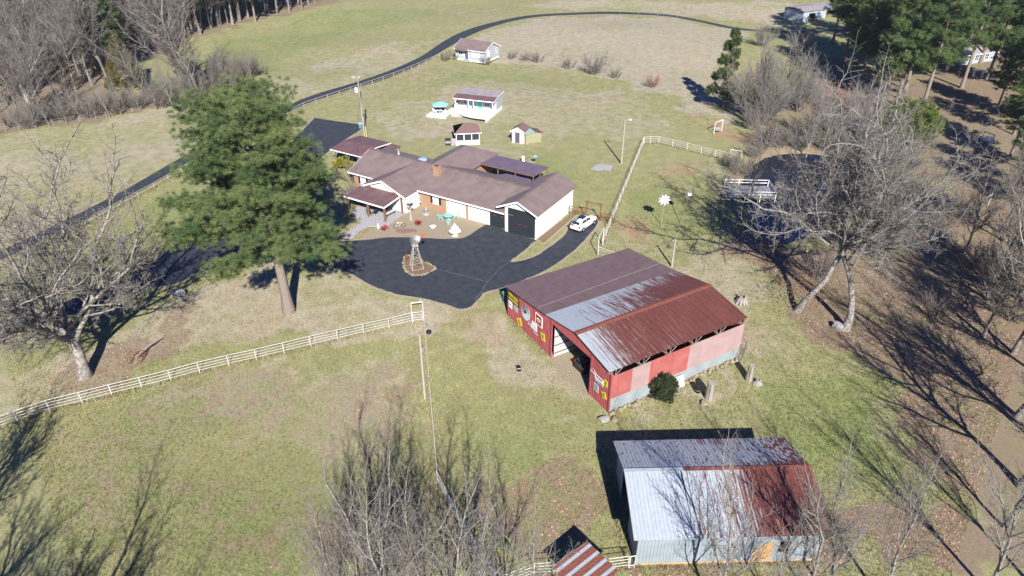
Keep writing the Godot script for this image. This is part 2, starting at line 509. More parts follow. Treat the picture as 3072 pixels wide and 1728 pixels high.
func build_ground():
	hill_noise.frequency = 0.011
	hill_noise.seed = 3
	hill_noise.fractal_octaves = 2
	pond = smooth_outline([Vector3(36.3, 0, -103.34), Vector3(41.17, 0, -113.43), Vector3(46.69, 0, -118.67), Vector3(53.92, 0, -119.15), Vector3(60.47, 0, -113.72), Vector3(64.38, 0, -105.3), Vector3(65.74, 0, -99.6), Vector3(59.62, 0, -94.38), Vector3(52.85, 0, -93.49), Vector3(46.71, 0, -92.73), Vector3(42.47, 0, -89.04), Vector3(36.3, 0, -85.87), Vector3(35.43, 0, -89.04), Vector3(35.8, 0, -96.07)])
	make_zones()
	var tn := ground_image(NEAR, 1792, 1290, 260, 187)
	near_map = tn.get_image()
	ground_sheet("lawn", NEAR, 1.5, NEAR, tn)
	ground_sheet("field", Rect2(-405, -552, 810, 648), 6.0, FAR, ground_image(FAR, 1230, 804, 260, 170), NEAR)
	var w := MB.new()
	w.slab(pond_grown(1.4), 0, -0.62)
	var wm := flat(Color(0.006, 0.010, 0.022), 0.05)
	wm.metallic_specular = 0.55
	var ripple := ImageTexture.create_from_image(bump(256, 0.02, 31, 3.0))
	wm.normal_enabled = true
	wm.normal_texture = ripple
	wm.normal_scale = 0.25
	wm.uv1_triplanar = true
	wm.uv1_world_triplanar = true
	wm.uv1_scale = Vector3.ONE * 0.25
	struct("pond_water", w, wm)

	# roads
	var road := MB.new()
	strip(road, [[Vector3(-74.48, 0, -66.72), Vector3(-72.95, 0, -64.75)], [Vector3(-68.32, 0, -82.76), Vector3(-66.79, 0, -80.26)], [Vector3(-64.7, 0, -91.76), Vector3(-63.02, 0, -88.64)], [Vector3(-61.14, 0, -101.82), Vector3(-59.49, 0, -98.29)], [Vector3(-57.97, 0, -114.02), Vector3(-56.15, 0, -109.52)], [Vector3(-55.77, 0, -121.6), Vector3(-54.33, 0, -117.71)], [Vector3(-50.56, 0, -134.6), Vector3(-49.24, 0, -130.96)], [Vector3(-44.62, 0, -149.37), Vector3(-43.37, 0, -145.49)], [Vector3(-35.86, 0, -162.11), Vector3(-34.62, 0, -157.92)], [Vector3(-29.39, 0, -172.57), Vector3(-27.69, 0, -167.91)], [Vector3(-23.22, 0, -185.24), Vector3(-21.68, 0, -180.31)], [Vector3(-19.16, 0, -200), Vector3(-17.33, 0, -194)], [Vector3(-15.42, 0, -211.31), Vector3(-13.29, 0, -205.92)], [Vector3(-11.02, 0, -220.09), Vector3(-9.07, 0, -215.62)], [Vector3(-4.31, 0, -228.57), Vector3(-3.03, 0, -224.73)], [Vector3(4.01, 0, -235.57), Vector3(4.58, 0, -232.02)], [Vector3(14.03, 0, -239.74), Vector3(13.87, 0, -236.6)], [Vector3(27.64, 0, -241.88), Vector3(27.31, 0, -238.69)], [Vector3(40.86, 0, -240.81), Vector3(40.38, 0, -237.64)], [Vector3(51.74, 0, -238.69), Vector3(50.5, 0, -235.57)], [Vector3(58.87, 0, -232.02), Vector3(57.59, 0, -229.05)], [Vector3(66.51, 0, -224.26), Vector3(65.17, 0, -221.46)], [Vector3(75.02, 0, -221.01), Vector3(74.33, 0, -218.73)], [Vector3(86.89, 0, -219.64), Vector3(86.1, 0, -217.39)], [Vector3(115.12, 0, -219.18), Vector3(114.08, 0, -216.94)]], 0.05)
	struct("road", road, M.asphalt)
	shoulders(road, "road_shoulder", 0.028)
	var drive := MB.new()
	strip(drive, [[Vector3(-62.85, 0, -57.08), Vector3(-61.31, 0, -54.96)], [Vector3(-58.16, 0, -66.18), Vector3(-56.13, 0, -62.86)], [Vector3(-54.69, 0, -68.77), Vector3(-52.86, 0, -66.18)], [Vector3(-50.89, 0, -73.23), Vector3(-48.6, 0, -69.83)], [Vector3(-47.18, 0, -78.2), Vector3(-44.72, 0, -73.54)], [Vector3(-45.84, 0, -84.15), Vector3(-40.71, 0, -75.82)], [Vector3(-44.52, 0, -90.49), Vector3(-38.94, 0, -88.03)], [Vector3(-42.71, 0, -97.81), Vector3(-39.58, 0, -94.38)], [Vector3(-40.96, 0, -105.3), Vector3(-36.66, 0, -101.45)], [Vector3(-40.4, 0, -116.77), Vector3(-34.08, 0, -112.25)], [Vector3(-39.91, 0, -128.56), Vector3(-31.68, 0, -122.27)], [Vector3(-39.31, 0, -136.59), Vector3(-28.7, 0, -131.15)], [Vector3(-39.19, 0, -137.19), Vector3(-29.24, 0, -133.43)]], 0.022)
	struct("side_road", drive, M.asphalt)
	shoulders(drive, "side_road_shoulder", 0.012)
	var apron := MB.new()
	var apron_line := ragged(smooth_outline([Vector3(-20.24, 0, -86.06), Vector3(-17.27, 0, -86.74), Vector3(-13.87, 0, -86.74), Vector3(-10.38, 0, -86.45), Vector3(-7.17, 0, -86.45), Vector3(-5.8, 0, -87.63), Vector3(-4.85, 0, -89.25), Vector3(-3.15, 0, -90.8), Vector3(-0.8, 0, -88.84), Vector3(3.21, 0, -86.06), Vector3(2.96, 0, -85.58), Vector3(1.56, 0, -82.95), Vector3(-0.22, 0, -80.09), Vector3(1.52, 0, -80.44), Vector3(3.17, 0, -81.59), Vector3(4.89, 0, -83.69), Vector3(6.75, 0, -86.45), Vector3(7.71, 0, -88.33), Vector3(8.44, 0, -91.44), Vector3(9.78, 0, -93.27), Vector3(12.3, 0, -92.62), Vector3(12.04, 0, -90.59), Vector3(10.77, 0, -87.63), Vector3(8.2, 0, -82.95), Vector3(5.52, 0, -79.31), Vector3(3.03, 0, -76.79), Vector3(-0.08, 0, -74.31), Vector3(-3.39, 0, -72.55), Vector3(-3.84, 0, -71.5), Vector3(-5.49, 0, -68.91), Vector3(-8.12, 0, -70.12), Vector3(-10.61, 0, -71.21), Vector3(-13.6, 0, -72.1), Vector3(-16.86, 0, -73.85), Vector3(-19.08, 0, -75.9), Vector3(-20.57, 0, -77.12), Vector3(-22.39, 0, -78.37), Vector3(-24.52, 0, -79.31), Vector3(-27.61, 0, -80.09), Vector3(-31.06, 0, -80), Vector3(-36.23, 0, -79.14), Vector3(-38.92, 0, -77.79), Vector3(-42.4, 0, -75.66), Vector3(-44.75, 0, -73.62), Vector3(-45.66, 0, -79.65), Vector3(-44.7, 0, -86.06), Vector3(-42.1, 0, -89.04), Vector3(-38.34, 0, -89.04), Vector3(-33.35, 0, -88.03), Vector3(-27.87, 0, -86.55), Vector3(-23.55, 0, -85.67)], 3))
	apron.slab(apron_line, 0, 0.035)
	struct("driveway", apron, M.asphalt)
	var sh := MB.new()
	for poly in Geometry2D.offset_polygon(apron_line, 0.4):
		sh.slab(poly, 0, 0.008)
	struct("driveway_shoulder", sh, M.shoulder)
	note_out(apron)
	note_strip(drive)
	note_strip(road)
	# repaired cracks in the asphalt
	for a in [[Vector3(-9.59, 0, -78.12), Vector3(-7.87, 0, -77.29), Vector3(-5.7, 0, -76.3), Vector3(-3.1, 0, -75.02)], [Vector3(-0.26, 0, -80), Vector3(-1.54, 0, -78.37), Vector3(-2.35, 0, -76.47), Vector3(-3.02, 0, -75.02), Vector3(-3.43, 0, -73.77), Vector3(-3.94, 0, -72.02), Vector3(-4.41, 0, -70.91)]]:
		var cr := MB.new()
		for k in a.size() - 1:
			for s in 6:
				var p: Vector3 = a[k].lerp(a[k + 1], s / 6.0) + Vector3(rf(-0.05, 0.05), 0.041, rf(-0.05, 0.05))
				var q: Vector3 = a[k].lerp(a[k + 1], (s + 1) / 6.0) + Vector3(rf(-0.05, 0.05), 0.041, rf(-0.05, 0.05))
				var w2 := (q - p).cross(Vector3.UP).normalized() * rf(0.03, 0.06)
				cr.quad(p - w2, q - w2, q + w2, p + w2)
		struct("pavement_crack" if a.size() == 4 else "pavement_crack_001", cr, M.crack)
	# gravel bed before the house, patio slab and walk
	var gravel := MB.new()
	gravel.slab(smooth_outline([Vector3(-20.85, 0, -85.87), Vector3(-17.26, 0, -86.64), Vector3(-13.85, 0, -86.64), Vector3(-10.38, 0, -86.35), Vector3(-7.16, 0, -86.35), Vector3(-5.75, 0, -87.53), Vector3(-4.8, 0, -89.14), Vector3(-3.24, 0, -90.59), Vector3(-6.49, 0, -92.73), Vector3(-9.37, 0, -94.26), Vector3(-13.89, 0, -96.53), Vector3(-15.96, 0, -94.38), Vector3(-17.9, 0, -90.59), Vector3(-20.02, 0, -89.04)], 3), 0, 0.028)
	struct("gravel_bed", gravel, M.gravel)
	note_out(gravel)
	var patio := MB.new()
	patio.slab(v2([Vector3(-23.62, 0, -94.38), Vector3(-23.1, 0, -96.88), Vector3(-15.75, 0, -94.26), Vector3(-17.82, 0, -90.07), Vector3(-20.43, 0, -90.07), Vector3(-21.6, 0, -91.33)]), -0.02, 0.10)
	struct("patio", patio, M.concrete)
	note_out(patio)
	var walk := MB.new()
	walk.slab(v2([Vector3(-21.6, 0, -91.33), Vector3(-20.43, 0, -90.07), Vector3(-21.39, 0, -88.84), Vector3(-21.91, 0, -86.64), Vector3(-23.25, 0, -86.45), Vector3(-22.74, 0, -89.04)]), -0.02, 0.07)
	struct("walkway", walk, M.concrete)
	note_out(walk)
	var bg := MB.new()
	bg.slab(smooth_outline([Vector3(3.71, 0, -60.75), Vector3(5.87, 0, -61.04), Vector3(8.82, 0, -54.96), Vector3(8.91, 0, -52.22), Vector3(7.58, 0, -53.2), Vector3(5.54, 0, -56.01), Vector3(4.15, 0, -58.73)], 2), 0, 0.02)
	struct("barn_gravel", bg, M.gravel)
	note_out(bg)
	var pad := MB.new()
	pad.slab(v2([Vector3(13.18, 0, -111.23), Vector3(14.34, 0, -112.83), Vector3(15.13, 0, -113.28), Vector3(17.02, 0, -112.54), Vector3(16.43, 0, -110.37), Vector3(15.39, 0, -111.09), Vector3(14.39, 0, -110.51), Vector3(13.75, 0, -110.8)]), -0.02, 0.09)
	struct("concrete_pad", pad, M.concrete)
	note_out(pad)

func pond_grown(by: float) -> PackedVector2Array:
	return Geometry2D.offset_polygon(pond, by)[0]

func bump(size: int, freq: float, seed_: int, k: float) -> Image:
	var im := Image.create_from_data(size, size, false, Image.FORMAT_L8, noise_bytes(size, freq, seed_))
	im.convert(Image.FORMAT_RGBA8)
	im.bump_map_to_normal_map(k)
	return im

func ground_color(x: float, z: float) -> Color:
	var u := clampi(int((x - NEAR.position.x) / NEAR.size.x * near_map.get_width()), 0, near_map.get_width() - 1)
	var w := clampi(int((z - NEAR.position.y) / NEAR.size.y * near_map.get_height()), 0, near_map.get_height() - 1)
	return near_map.get_pixel(u, w).srgb_to_linear()

func note_out(mb: MB):
	# where no grass grows: the outline of a paved plate, from its side walls
	var p := PackedVector2Array()
	for k in mb.v.size():
		p.append(Vector2(mb.v[k].x, mb.v[k].z))
	for k in range(0, mb.i.size(), 3):
		var t := PackedVector2Array([p[mb.i[k]], p[mb.i[k + 1]], p[mb.i[k + 2]]])
		if absf((t[1] - t[0]).cross(t[2] - t[0])) > 0.002:
			mark(t)

func note_strip(mb: MB):
	note_out(mb)

var paved := PackedByteArray()

func mark(t: PackedVector2Array):
	# raster of paved ground, 0.15 m cells
	if paved.is_empty():
		paved.resize(1000 * 720)
	var lo := t[0].min(t[1]).min(t[2])
	var hi := t[0].max(t[1]).max(t[2])
	for z in range(maxi(0, int((lo.y + 132) / 0.15)), mini(720, int((hi.y + 132) / 0.15) + 1)):
		for x in range(maxi(0, int((lo.x + 75) / 0.15)), mini(1000, int((hi.x + 75) / 0.15) + 1)):
			if Geometry2D.point_is_inside_triangle(Vector2(x * 0.15 - 74.925, z * 0.15 - 131.925), t[0], t[1], t[2]):
				paved[z * 1000 + x] = 1

func ragged(p: PackedVector2Array) -> PackedVector2Array:
	# crumbled asphalt edge: points every 0.6 m, moved a few centimetres
	var o := PackedVector2Array()
	rng.seed = 17
	for k in p.size():
		var a := p[k]
		var b := p[(k + 1) % p.size()]
		var n := maxi(1, int(a.distance_to(b) / 0.6))
		var side := (b - a).orthogonal().normalized()
		for j in n:
			o.append(a.lerp(b, float(j) / n) + side * rng.randf_range(-0.07, 0.07))
	return o

func shoulders(mb: MB, called: String, lift: float):
	# worn dirt margin on both sides of a road laid by strip()
	var o := MB.new()
	var n := mb.v.size() / 16
	for k in n:
		for s in 2:
			var q := k * 16 + (0 if s == 0 else 12)
			var c := mb.v.slice(q, q + 4)
			var m0 := (mb.v[k * 16] + mb.v[k * 16 + 13]) * 0.5
			var mid := Vector3.ZERO
			for j in 16:
				mid += mb.v[k * 16 + j] / 16.0
			# the two corners farthest from the middle line are the edge
			var e := [c[0], c[1], c[2], c[3]]
			e.sort_custom(func(u, v): return u.distance_squared_to(mid) > v.distance_squared_to(mid))
			var a: Vector3 = e[0]
			var b: Vector3 = e[1]
			var out := (a + b) * 0.5 - mid
			out -= (b - a).normalized() * out.dot((b - a).normalized())
			out = out.normalized() * 0.4
			for v in [[a, b]]:
				var p := [a - out * 0.5, b - out * 0.5, b + out, a + out]
				for j in 4:
					p[j] = Vector3(p[j].x, gh(p[j].x, p[j].z) + lift, p[j].z)
				if (p[2] - p[0]).cross(p[1] - p[0]).y < 0:
					p = [p[0], p[3], p[2], p[1]]
				o.quad(p[0], p[1], p[2], p[3])
	struct(called, o, M.shoulder)


func ribs(mb: MB, a: Vector3, b: Vector3, c: Vector3, d: Vector3, pitch: float, rise: float, u0 := 0.0, u1 := 1.0, v0 := 0.0, v1 := 1.0):
	# one ribbed metal sheet: a-b is its lower edge, d-c its upper edge, ribs run from a to d
	var w := a.distance_to(b)
	var k := maxi(1, int(round(w / pitch)))
	var nn := (d - a).cross(b - a).normalized()
	var flip := nn.y < -0.1 or (absf(nn.y) <= 0.1 and rise < 0)
	rise = absf(rise)
	if flip:
		var sw := a
		a = b
		b = sw
		sw = c
		c = d
		d = sw
		nn = -nn
		var su := u0
		u0 = u1
		u1 = su
	var q := []
	for j in k:
		for s in [[0.0, 0.0], [0.62, 0.0], [0.72, 1.0], [0.9, 1.0]]:
			q.append([(j + s[0]) / k, s[1]])
	q.append([1.0, 0.0])
	for j in q.size() - 1:
		var o0: Vector3 = nn * rise * q[j][1]
		var o1: Vector3 = nn * rise * q[j + 1][1]
		var t0: float = q[j][0]
		var t1: float = q[j + 1][0]
		mb.quad(a.lerp(b, t0) + o0, a.lerp(b, t1) + o1, d.lerp(c, t1) + o1, d.lerp(c, t0) + o0, Vector2(lerpf(u0, u1, t0), v0), Vector2(lerpf(u0, u1, t1), v0), Vector2(lerpf(u0, u1, t1), v1), Vector2(lerpf(u0, u1, t0), v1))
	# underside and edges
	var e := nn * -0.012
	mb.quad(d + e, c + e, b + e, a + e)
	mb.quad(a + e, b + e, b, a)

func sheet_row(parent: Node, called: String, a: Vector3, b: Vector3, c: Vector3, d: Vector3, width: float, pitch: float, rise: float, pick: Callable):
	# sheets side by side from a-d to b-c, each one a part, the odd ones lapped 3 mm over the even ones
	var k := maxi(1, int(round(a.distance_to(b) / width)))
	var nn := (d - a).cross(b - a).normalized()
	if nn.y < 0:
		nn = -nn
	for j in k:
		var t0 := float(j) / k
		var t1 := (j + 1.0) / k
		var o := nn * (0.003 * (j % 2) + rf(0, 0.002))
		var mb := MB.new()
		ribs(mb, a.lerp(b, t0) + o, a.lerp(b, t1) + o, d.lerp(c, t1) + o, d.lerp(c, t0) + o, pitch, rise, t0, t1)
		part(called, mb, pick.call((t0 + t1) * 0.5, j), parent)

func rust_map(seed_: int, w: int, h: int, f: Callable) -> ImageTexture:
	# f(u, v, streak, fine) gives 0 for bare metal to 1 for rust
	var st := FastNoiseLite.new()
	st.seed = seed_
	st.frequency = 1.0
	st.fractal_octaves = 3
	var out := PackedByteArray()
	out.resize(w * h * 3)
	for y in h:
		for x in w:
			var u := (x + 0.5) / w
			var v := (y + 0.5) / h
			var streak := st.get_noise_2d(u * 84.0, v * 0.9)
			var fine := st.get_noise_2d(u * 60.0 + 50.0, v * 6.0)
			var r: float = clampf(f.call(u, v, streak, fine), 0, 1)
			var metal := Color(0.31, 0.355, 0.40).lerp(Color(0.38, 0.425, 0.47), 0.5 + 0.5 * fine)
			var rust := Color(0.088, 0.030, 0.026).lerp(Color(0.165, 0.062, 0.048), 0.5 + 0.7 * streak + 0.3 * fine)
			var cc := metal.lerp(rust, r).linear_to_srgb()
			var q := (y * w + x) * 3
			out[q] = cc.r8
			out[q + 1] = cc.g8
			out[q + 2] = cc.b8
	return ImageTexture.create_from_image(Image.create_from_data(w, h, false, Image.FORMAT_RGB8, out))

func rusted(tex: ImageTexture) -> StandardMaterial3D:
	var m := StandardMaterial3D.new()
	m.albedo_texture = tex
	m.roughness = 0.5
	m.metallic = 0.15
	m.metallic_specular = 0.45
	return m

func window(parent: Node, x: Transform3D, w: float, h: float, nx := 1, ny := 2, frame: Material = null, pane: Material = null):
	# lower left corner at the origin of x, facing its +z
	var fr := MB.new()
	var b := 0.07
	fr.box(0, w, 0, b, 0.002, 0.09)
	fr.box(0, w, h - b, h, 0.002, 0.09)
	fr.box(0, b, b, h - b, 0.002, 0.09)
	fr.box(w - b, w, b, h - b, 0.002, 0.09)
	for k in range(1, nx):
		fr.box(w * k / nx - 0.025, w * k / nx + 0.025, b, h - b, 0.002, 0.075)
	for k in range(1, ny):
		fr.box(b, w - b, h * k / ny - 0.025, h * k / ny + 0.025, 0.002, 0.07)
	fr.box(-0.06, w + 0.06, -0.07, -0.002, 0.002, 0.13)
	var o := put("window", fr.mesh(), frame if frame else M.white, parent, x)
	var g := MB.new()
	g.box(b, w - b, b, h - b, 0.003, 0.03)
	part("pane", g, pane if pane else M.glass, o)
	return o

func door(parent: Node, x: Transform3D, w: float, h: float, m: Material, sections := 1, called := "door"):
	var fr := MB.new()
	fr.box(-0.09, 0, 0, h + 0.09, 0.002, 0.07)
	fr.box(w, w + 0.09, 0, h + 0.09, 0.002, 0.07)
	fr.box(0, w, h, h + 0.09, 0.002, 0.07)
	var o := put(called, fr.mesh(), M.white, parent, x)
	for k in sections:
		var p := MB.new()
		p.box(0, w, h * k / sections + 0.008, h * (k + 1) / sections - 0.008, 0.004, 0.045)
		if sections > 1:
			for j in 4:
				p.box(w * (j + 0.12) / 4, w * (j + 0.88) / 4, h * (k + 0.2) / sections, h * (k + 0.8) / sections, 0.046, 0.058)
		part("panel", p, m, o)
	if sections == 1:
		part("handle", MB.new().box(w - 0.16, w - 0.1, h * 0.45, h * 0.45 + 0.06, 0.046, 0.1), M.steel, o)
	return o

func gable(mb: MB, x0: float, x1: float, z: float, y: float, xm: float, ym: float, th: float):
	# a triangular wall in the x-y plane
	var f := [Vector3(x0, y, z), Vector3(x1, y, z), Vector3(xm, ym, z)]
	var o := Vector3(0, 0, -th)
	mb.tri(f[0], f[2], f[1])
	mb.tri(f[0] + o, f[1] + o, f[2] + o)
	for k in 3:
		mb.quad(f[k], f[(k + 1) % 3], f[(k + 1) % 3] + o, f[k] + o)

func gable_x(mb: MB, z0: float, z1: float, x: float, y: float, zm: float, ym: float, th: float):
	var f := [Vector3(x, y, z0), Vector3(x, y, z1), Vector3(x, ym, zm)]
	var o := Vector3(th, 0, 0)
	mb.tri(f[0], f[2], f[1])
	mb.tri(f[0] + o, f[1] + o, f[2] + o)
	for k in 3:
		mb.quad(f[k], f[(k + 1) % 3], f[(k + 1) % 3] + o, f[k] + o)

func roof(parent: Node, a: Vector3, b: Vector3, c: Vector3, d: Vector3, m: Material, called := "roof") -> MeshInstance3D:
	return part(called, MB.new().plate(a, b, c, d, 0.1), m, parent)

func fascia(parent: Node, pts: Array, h := 0.2, m: Material = null, called := "fascia"):
	var mb := MB.new()
	for k in pts.size() - 1:
		mb.bar(pts[k] + Vector3(0, -h * 0.5, 0), pts[k + 1] + Vector3(0, -h * 0.5, 0), 0.045, h)
	part(called, mb, m if m else M.white, parent)

func V(x: float, y: float, b: float) -> Vector3:
	# a point in a building's own frame: x along the front, b metres back from it
	return Vector3(x, y, -b)

func build_barn():
	var t := thing("barn", "long red metal barn with half brown, half rusted roof and a wide doorway", "barn", Vector3(-0.41, 0, -67.5), deg_to_rad(-59.6))
	var W := 19.0
	var D := 17.0
	var red_map := func(u, v, s, f): return 0.0
	M.barn_red = grain(Color(0.29, 0.065, 0.072), Color(0.35, 0.098, 0.105), 0.01, 0.3, 41, 0.55, 1.3)
	M.barn_pink = grain(Color(0.29, 0.205, 0.212), Color(0.345, 0.248, 0.252), 0.01, 0.2, 42, 0.6, 1.3)
	M.barn_grey = grain(Color(0.20, 0.24, 0.265), Color(0.27, 0.31, 0.335), 0.008, 0.2, 43, 0.5, 1.3)
	M.barn_coral = grain(Color(0.29, 0.085, 0.080), Color(0.345, 0.118, 0.110), 0.01, 0.2, 44, 0.6, 1.3)
	M.brown_roof = grain(Color(0.122, 0.082, 0.085), Color(0.158, 0.112, 0.114), 0.008, 0.3, 45, 0.42, 1.3)
	var left := rusted(rust_map(51, 512, 256, func(u, v, s, f): return smoothstep(-0.08, 0.10, u - 0.30 - 0.30 * (1.0 - v) * smoothstep(0.2, 0.7, u) + s * 0.42 + f * 0.12 - 0.05 * v) - 0.8 * smoothstep(0.16, 0.36, s + (0.4 - v) * 0.5) * smoothstep(0.5, 0.1, v)))
	var right := rusted(rust_map(52, 512, 256, func(u, v, s, f): return smoothstep(-0.06, 0.08, u - 0.07 - 0.04 * v + s * 0.16 + f * 0.07) - 0.5 * smoothstep(0.38, 0.5, s + f * 0.25) * smoothstep(0.7, 0.1, u)))
	var brown := func(_u, _j): return M.brown_roof
	var lf := func(_u, _j): return left
	var rt := func(_u, _j): return right
	# roof sheets; their ribs run down the slope
	sheet_row(t, "roof_sheet", V(-0.35, 3.96, -0.3), V(-0.35, 3.96, D + 0.3), V(8.2, 5.03, D + 0.3), V(8.2, 5.03, -0.3), 0.92, 0.23, -0.022, brown)
	sheet_row(t, "roof_sheet", V(8.1, 5.06, -0.3), V(8.1, 5.06, D + 0.3), V(13.42, 6.02, D + 0.3), V(13.42, 6.02, -0.3), 0.84, 0.21, -0.022, lf)
	sheet_row(t, "roof_sheet", V(19.0, 5.03, -0.3), V(19.0, 5.03, D + 0.3), V(13.44, 6.02, D + 0.3), V(13.44, 6.02, -0.3), 0.84, 0.21, 0.022, rt)
	var cap := MB.new()
	cap.plate(V(13.1, 6.0, -0.32), V(13.1, 6.0, D + 0.32), V(13.43, 6.065, D + 0.32), V(13.43, 6.065, -0.32), 0.01)
	cap.plate(V(13.76, 6.0, -0.32), V(13.76, 6.0, D + 0.32), V(13.43, 6.065, D + 0.32), V(13.43, 6.065, -0.32), 0.01)
	part("ridge_cap", cap, M.rust_sheet, t)
	var wire := MB.new()
	for k in 8:
		wire.rod(V(6.3 - 0.1 * k, 4.86 - 0.01 * k, k * 2.3), V(6.2 - 0.1 * k, 4.85 - 0.01 * k, k * 2.3 + 2.3), 0.012, 4)
	part("roof_cable", wire, M.strut, t)
	# front wall sheets
	var top := func(x): return 3.9 + (x / 8.2) * 1.05 if x < 8.2 else (4.98 + (x - 8.2) / 5.2 * 0.95 if x < 13.4 else 5.93 - (x - 13.4) / 5.6 * 0.95)
	var front := func(x0: float, x1: float, low: float, n: int, m: Material):
		for j in n:
			var a := lerpf(x0, x1, float(j) / n)
			var b := lerpf(x0, x1, (j + 1.0) / n)
			var mb := MB.new()
			ribs(mb, V(b, low, 0), V(a, low, 0), V(a, top.call(a) - 0.04, 0), V(b, top.call(b) - 0.04, 0), 0.225, 0.028)
			part("wall_sheet", mb, m, t)
	front.call(0.0, 8.9, 0.0, 10, M.barn_red)
	front.call(8.9, 15.9, 4.45, 8, M.barn_red)
	front.call(15.9, 19.0, 0.0, 4, M.barn_red)
	# trim posts at the openings and corners
	for x in [0.0, 8.9, 15.9, 18.98]:
		part("corner_trim", MB.new().box(x - 0.1, x + 0.1, 0, top.call(x) - 0.06, -0.06, 0.06), M.barn_red, t)
	part("door_header", MB.new().box(8.9, 15.9, 4.38, 4.5, -0.08, 0.05), M.barn_red, t)
	# right wall: red and faded sheets over galvanised ones, open under the eave
	var z := 0.0
	var runs := [[0.0, 2.45, M.barn_coral], [2.45, 4.65, M.barn_pink], [4.65, 9.6, M.barn_coral], [9.6, D, M.barn_pink]]
	for r in runs:
		var n := int(round((r[1] - r[0]) / 0.85))
		for j in n:
			var a := lerpf(r[0], r[1], float(j) / n)
			var b := lerpf(r[0], r[1], (j + 1.0) / n)
			var lo := 1.7 - 0.02 * a if a < 4.65 else 1.4
			var mb := MB.new()
			ribs(mb, V(W + 0.03, lo, b), V(W + 0.03, lo, a), V(W + 0.03, 4.42, a), V(W + 0.03, 4.42, b), 0.21, 0.02)
			part("wall_sheet", mb, r[2], t)
	for j in 20:
		var a := D * j / 20.0
		var b := D * (j + 1) / 20.0
		var mb := MB.new()
		ribs(mb, V(W, 0.0, b), V(W, 0.0, a), V(W, 1.8, a), V(W, 1.8, b), 0.21, 0.02)
		part("lower_sheet", mb, M.barn_grey, t)
	# other walls
	part("left_wall", MB.new().box(0, 0.05, 0, 3.88, -D, -0.06), M.barn_red, t)
	var bw := MB.new()
	bw.box(0.05, 8.2, 0, 3.9, -D, -D + 0.05)
	bw.box(8.2, W, 0, 4.9, -D, -D + 0.05)
	gable(bw, 8.2, W, -D + 0.05, 4.9, 13.4, 5.85, 0.05)
	part("back_wall", bw, M.barn_red, t)
	# partition beside the doorway: pale sheets on steel girts
	for j in 14:
		var mb := MB.new()
		var a := 0.3 + 16.4 * j / 14.0
		ribs(mb, V(9.05, 0, a + 1.17), V(9.05, 0, a), V(9.05, 4.9, a), V(9.05, 4.9, a + 1.17), 0.23, 0.02)
		part("partition_sheet", mb, M.barn_grey if j > 8 else M.pale_metal, t)
	for y in [0.5, 1.5, 2.6, 3.6]:
		part("girt", MB.new().bar(V(9.12, y, 0.3), V(9.12, y, D - 0.2), 0.06, 0.1), M.rust_steel, t)
	# open web trusses and eave beam
	for b in [0.15, 3.3, 6.6, 9.9, 13.2, D - 0.15]:
		var mb := MB.new()
		mb.bar(V(8.3, 4.9, b), V(13.4, 5.8, b), 0.06, 0.08)
		mb.bar(V(18.9, 4.85, b), V(13.4, 5.8, b), 0.06, 0.08)
		mb.bar(V(8.3, 4.4, b), V(18.9, 4.4, b), 0.06, 0.08)
		for k in 9:
			mb.bar(V(8.6 + k * 1.15, 4.4, b), V(9.2 + k * 1.15, 4.95, b), 0.04, 0.04)
		part("truss", mb, M.rust_steel, t)
		if b > 1 and b < 16:
			part("column", MB.new().bar(V(18.85, 0, b), V(18.85, 4.4, b), 0.12, 0.12, Vector3.RIGHT), M.rust_steel, t)
	for k in 6:
		var b := 0.3 + k * 3.28
		var webs := MB.new()
		for s in [[-0.75, 0], [-0.3, -0.15], [0.12, 0.1], [0.7, 0.2]]:
			webs.bar(V(W - 0.02, 4.4, b + s[1]), V(W - 0.02, 4.98, b + s[0] + s[1]), 0.03, 0.03)
		part("eave_struts", webs, M.strut, t)
	part("eave_beam", MB.new().bar(V(8.4, 4.92, 0.4), V(8.4, 4.92, D - 0.2), 0.1, 0.14), M.rust_steel, t)
	# loose stone footing under the right wall
	for k in 46:
		var b := k * 0.37 + rf(-0.1, 0.1)
		var st := put("footing_stone", M.stones[k % 5], M.stone, t, Transform3D(Basis(Vector3(rf(-1, 1), 1, rf(-1, 1)).normalized(), rf(0, 6)).scaled(Vector3.ONE * rf(0.2, 0.36)), V(W + rf(0.05, 0.5), rf(0.02, 0.12), b)))

func stone_mesh(seed_: int) -> ArrayMesh:
	var r := RandomNumberGenerator.new()
	r.seed = seed_
	var mb := MB.new()
	var prof := []
	var sides := 7
	var rings := [[0.0, -0.7], [0.8, -0.55], [1.0, 0.0], [0.8, 0.5], [0.0, 0.62]]
	var pts := []
	for g in rings:
		var row := []
		for s in sides:
			var a: float = TAU * s / sides + r.randf_range(-0.2, 0.2)
			row.append(Vector3(cos(a) * g[0] * r.randf_range(0.8, 1.15), g[1] + r.randf_range(-0.08, 0.08), sin(a) * g[0] * 0.75 * r.randf_range(0.8, 1.15)))
		pts.append(row)
	for g in rings.size() - 1:
		for s in sides:
			var s2 := (s + 1) % sides
			mb.quad(pts[g][s2], pts[g][s], pts[g + 1][s], pts[g + 1][s2])
	return mb.mesh()

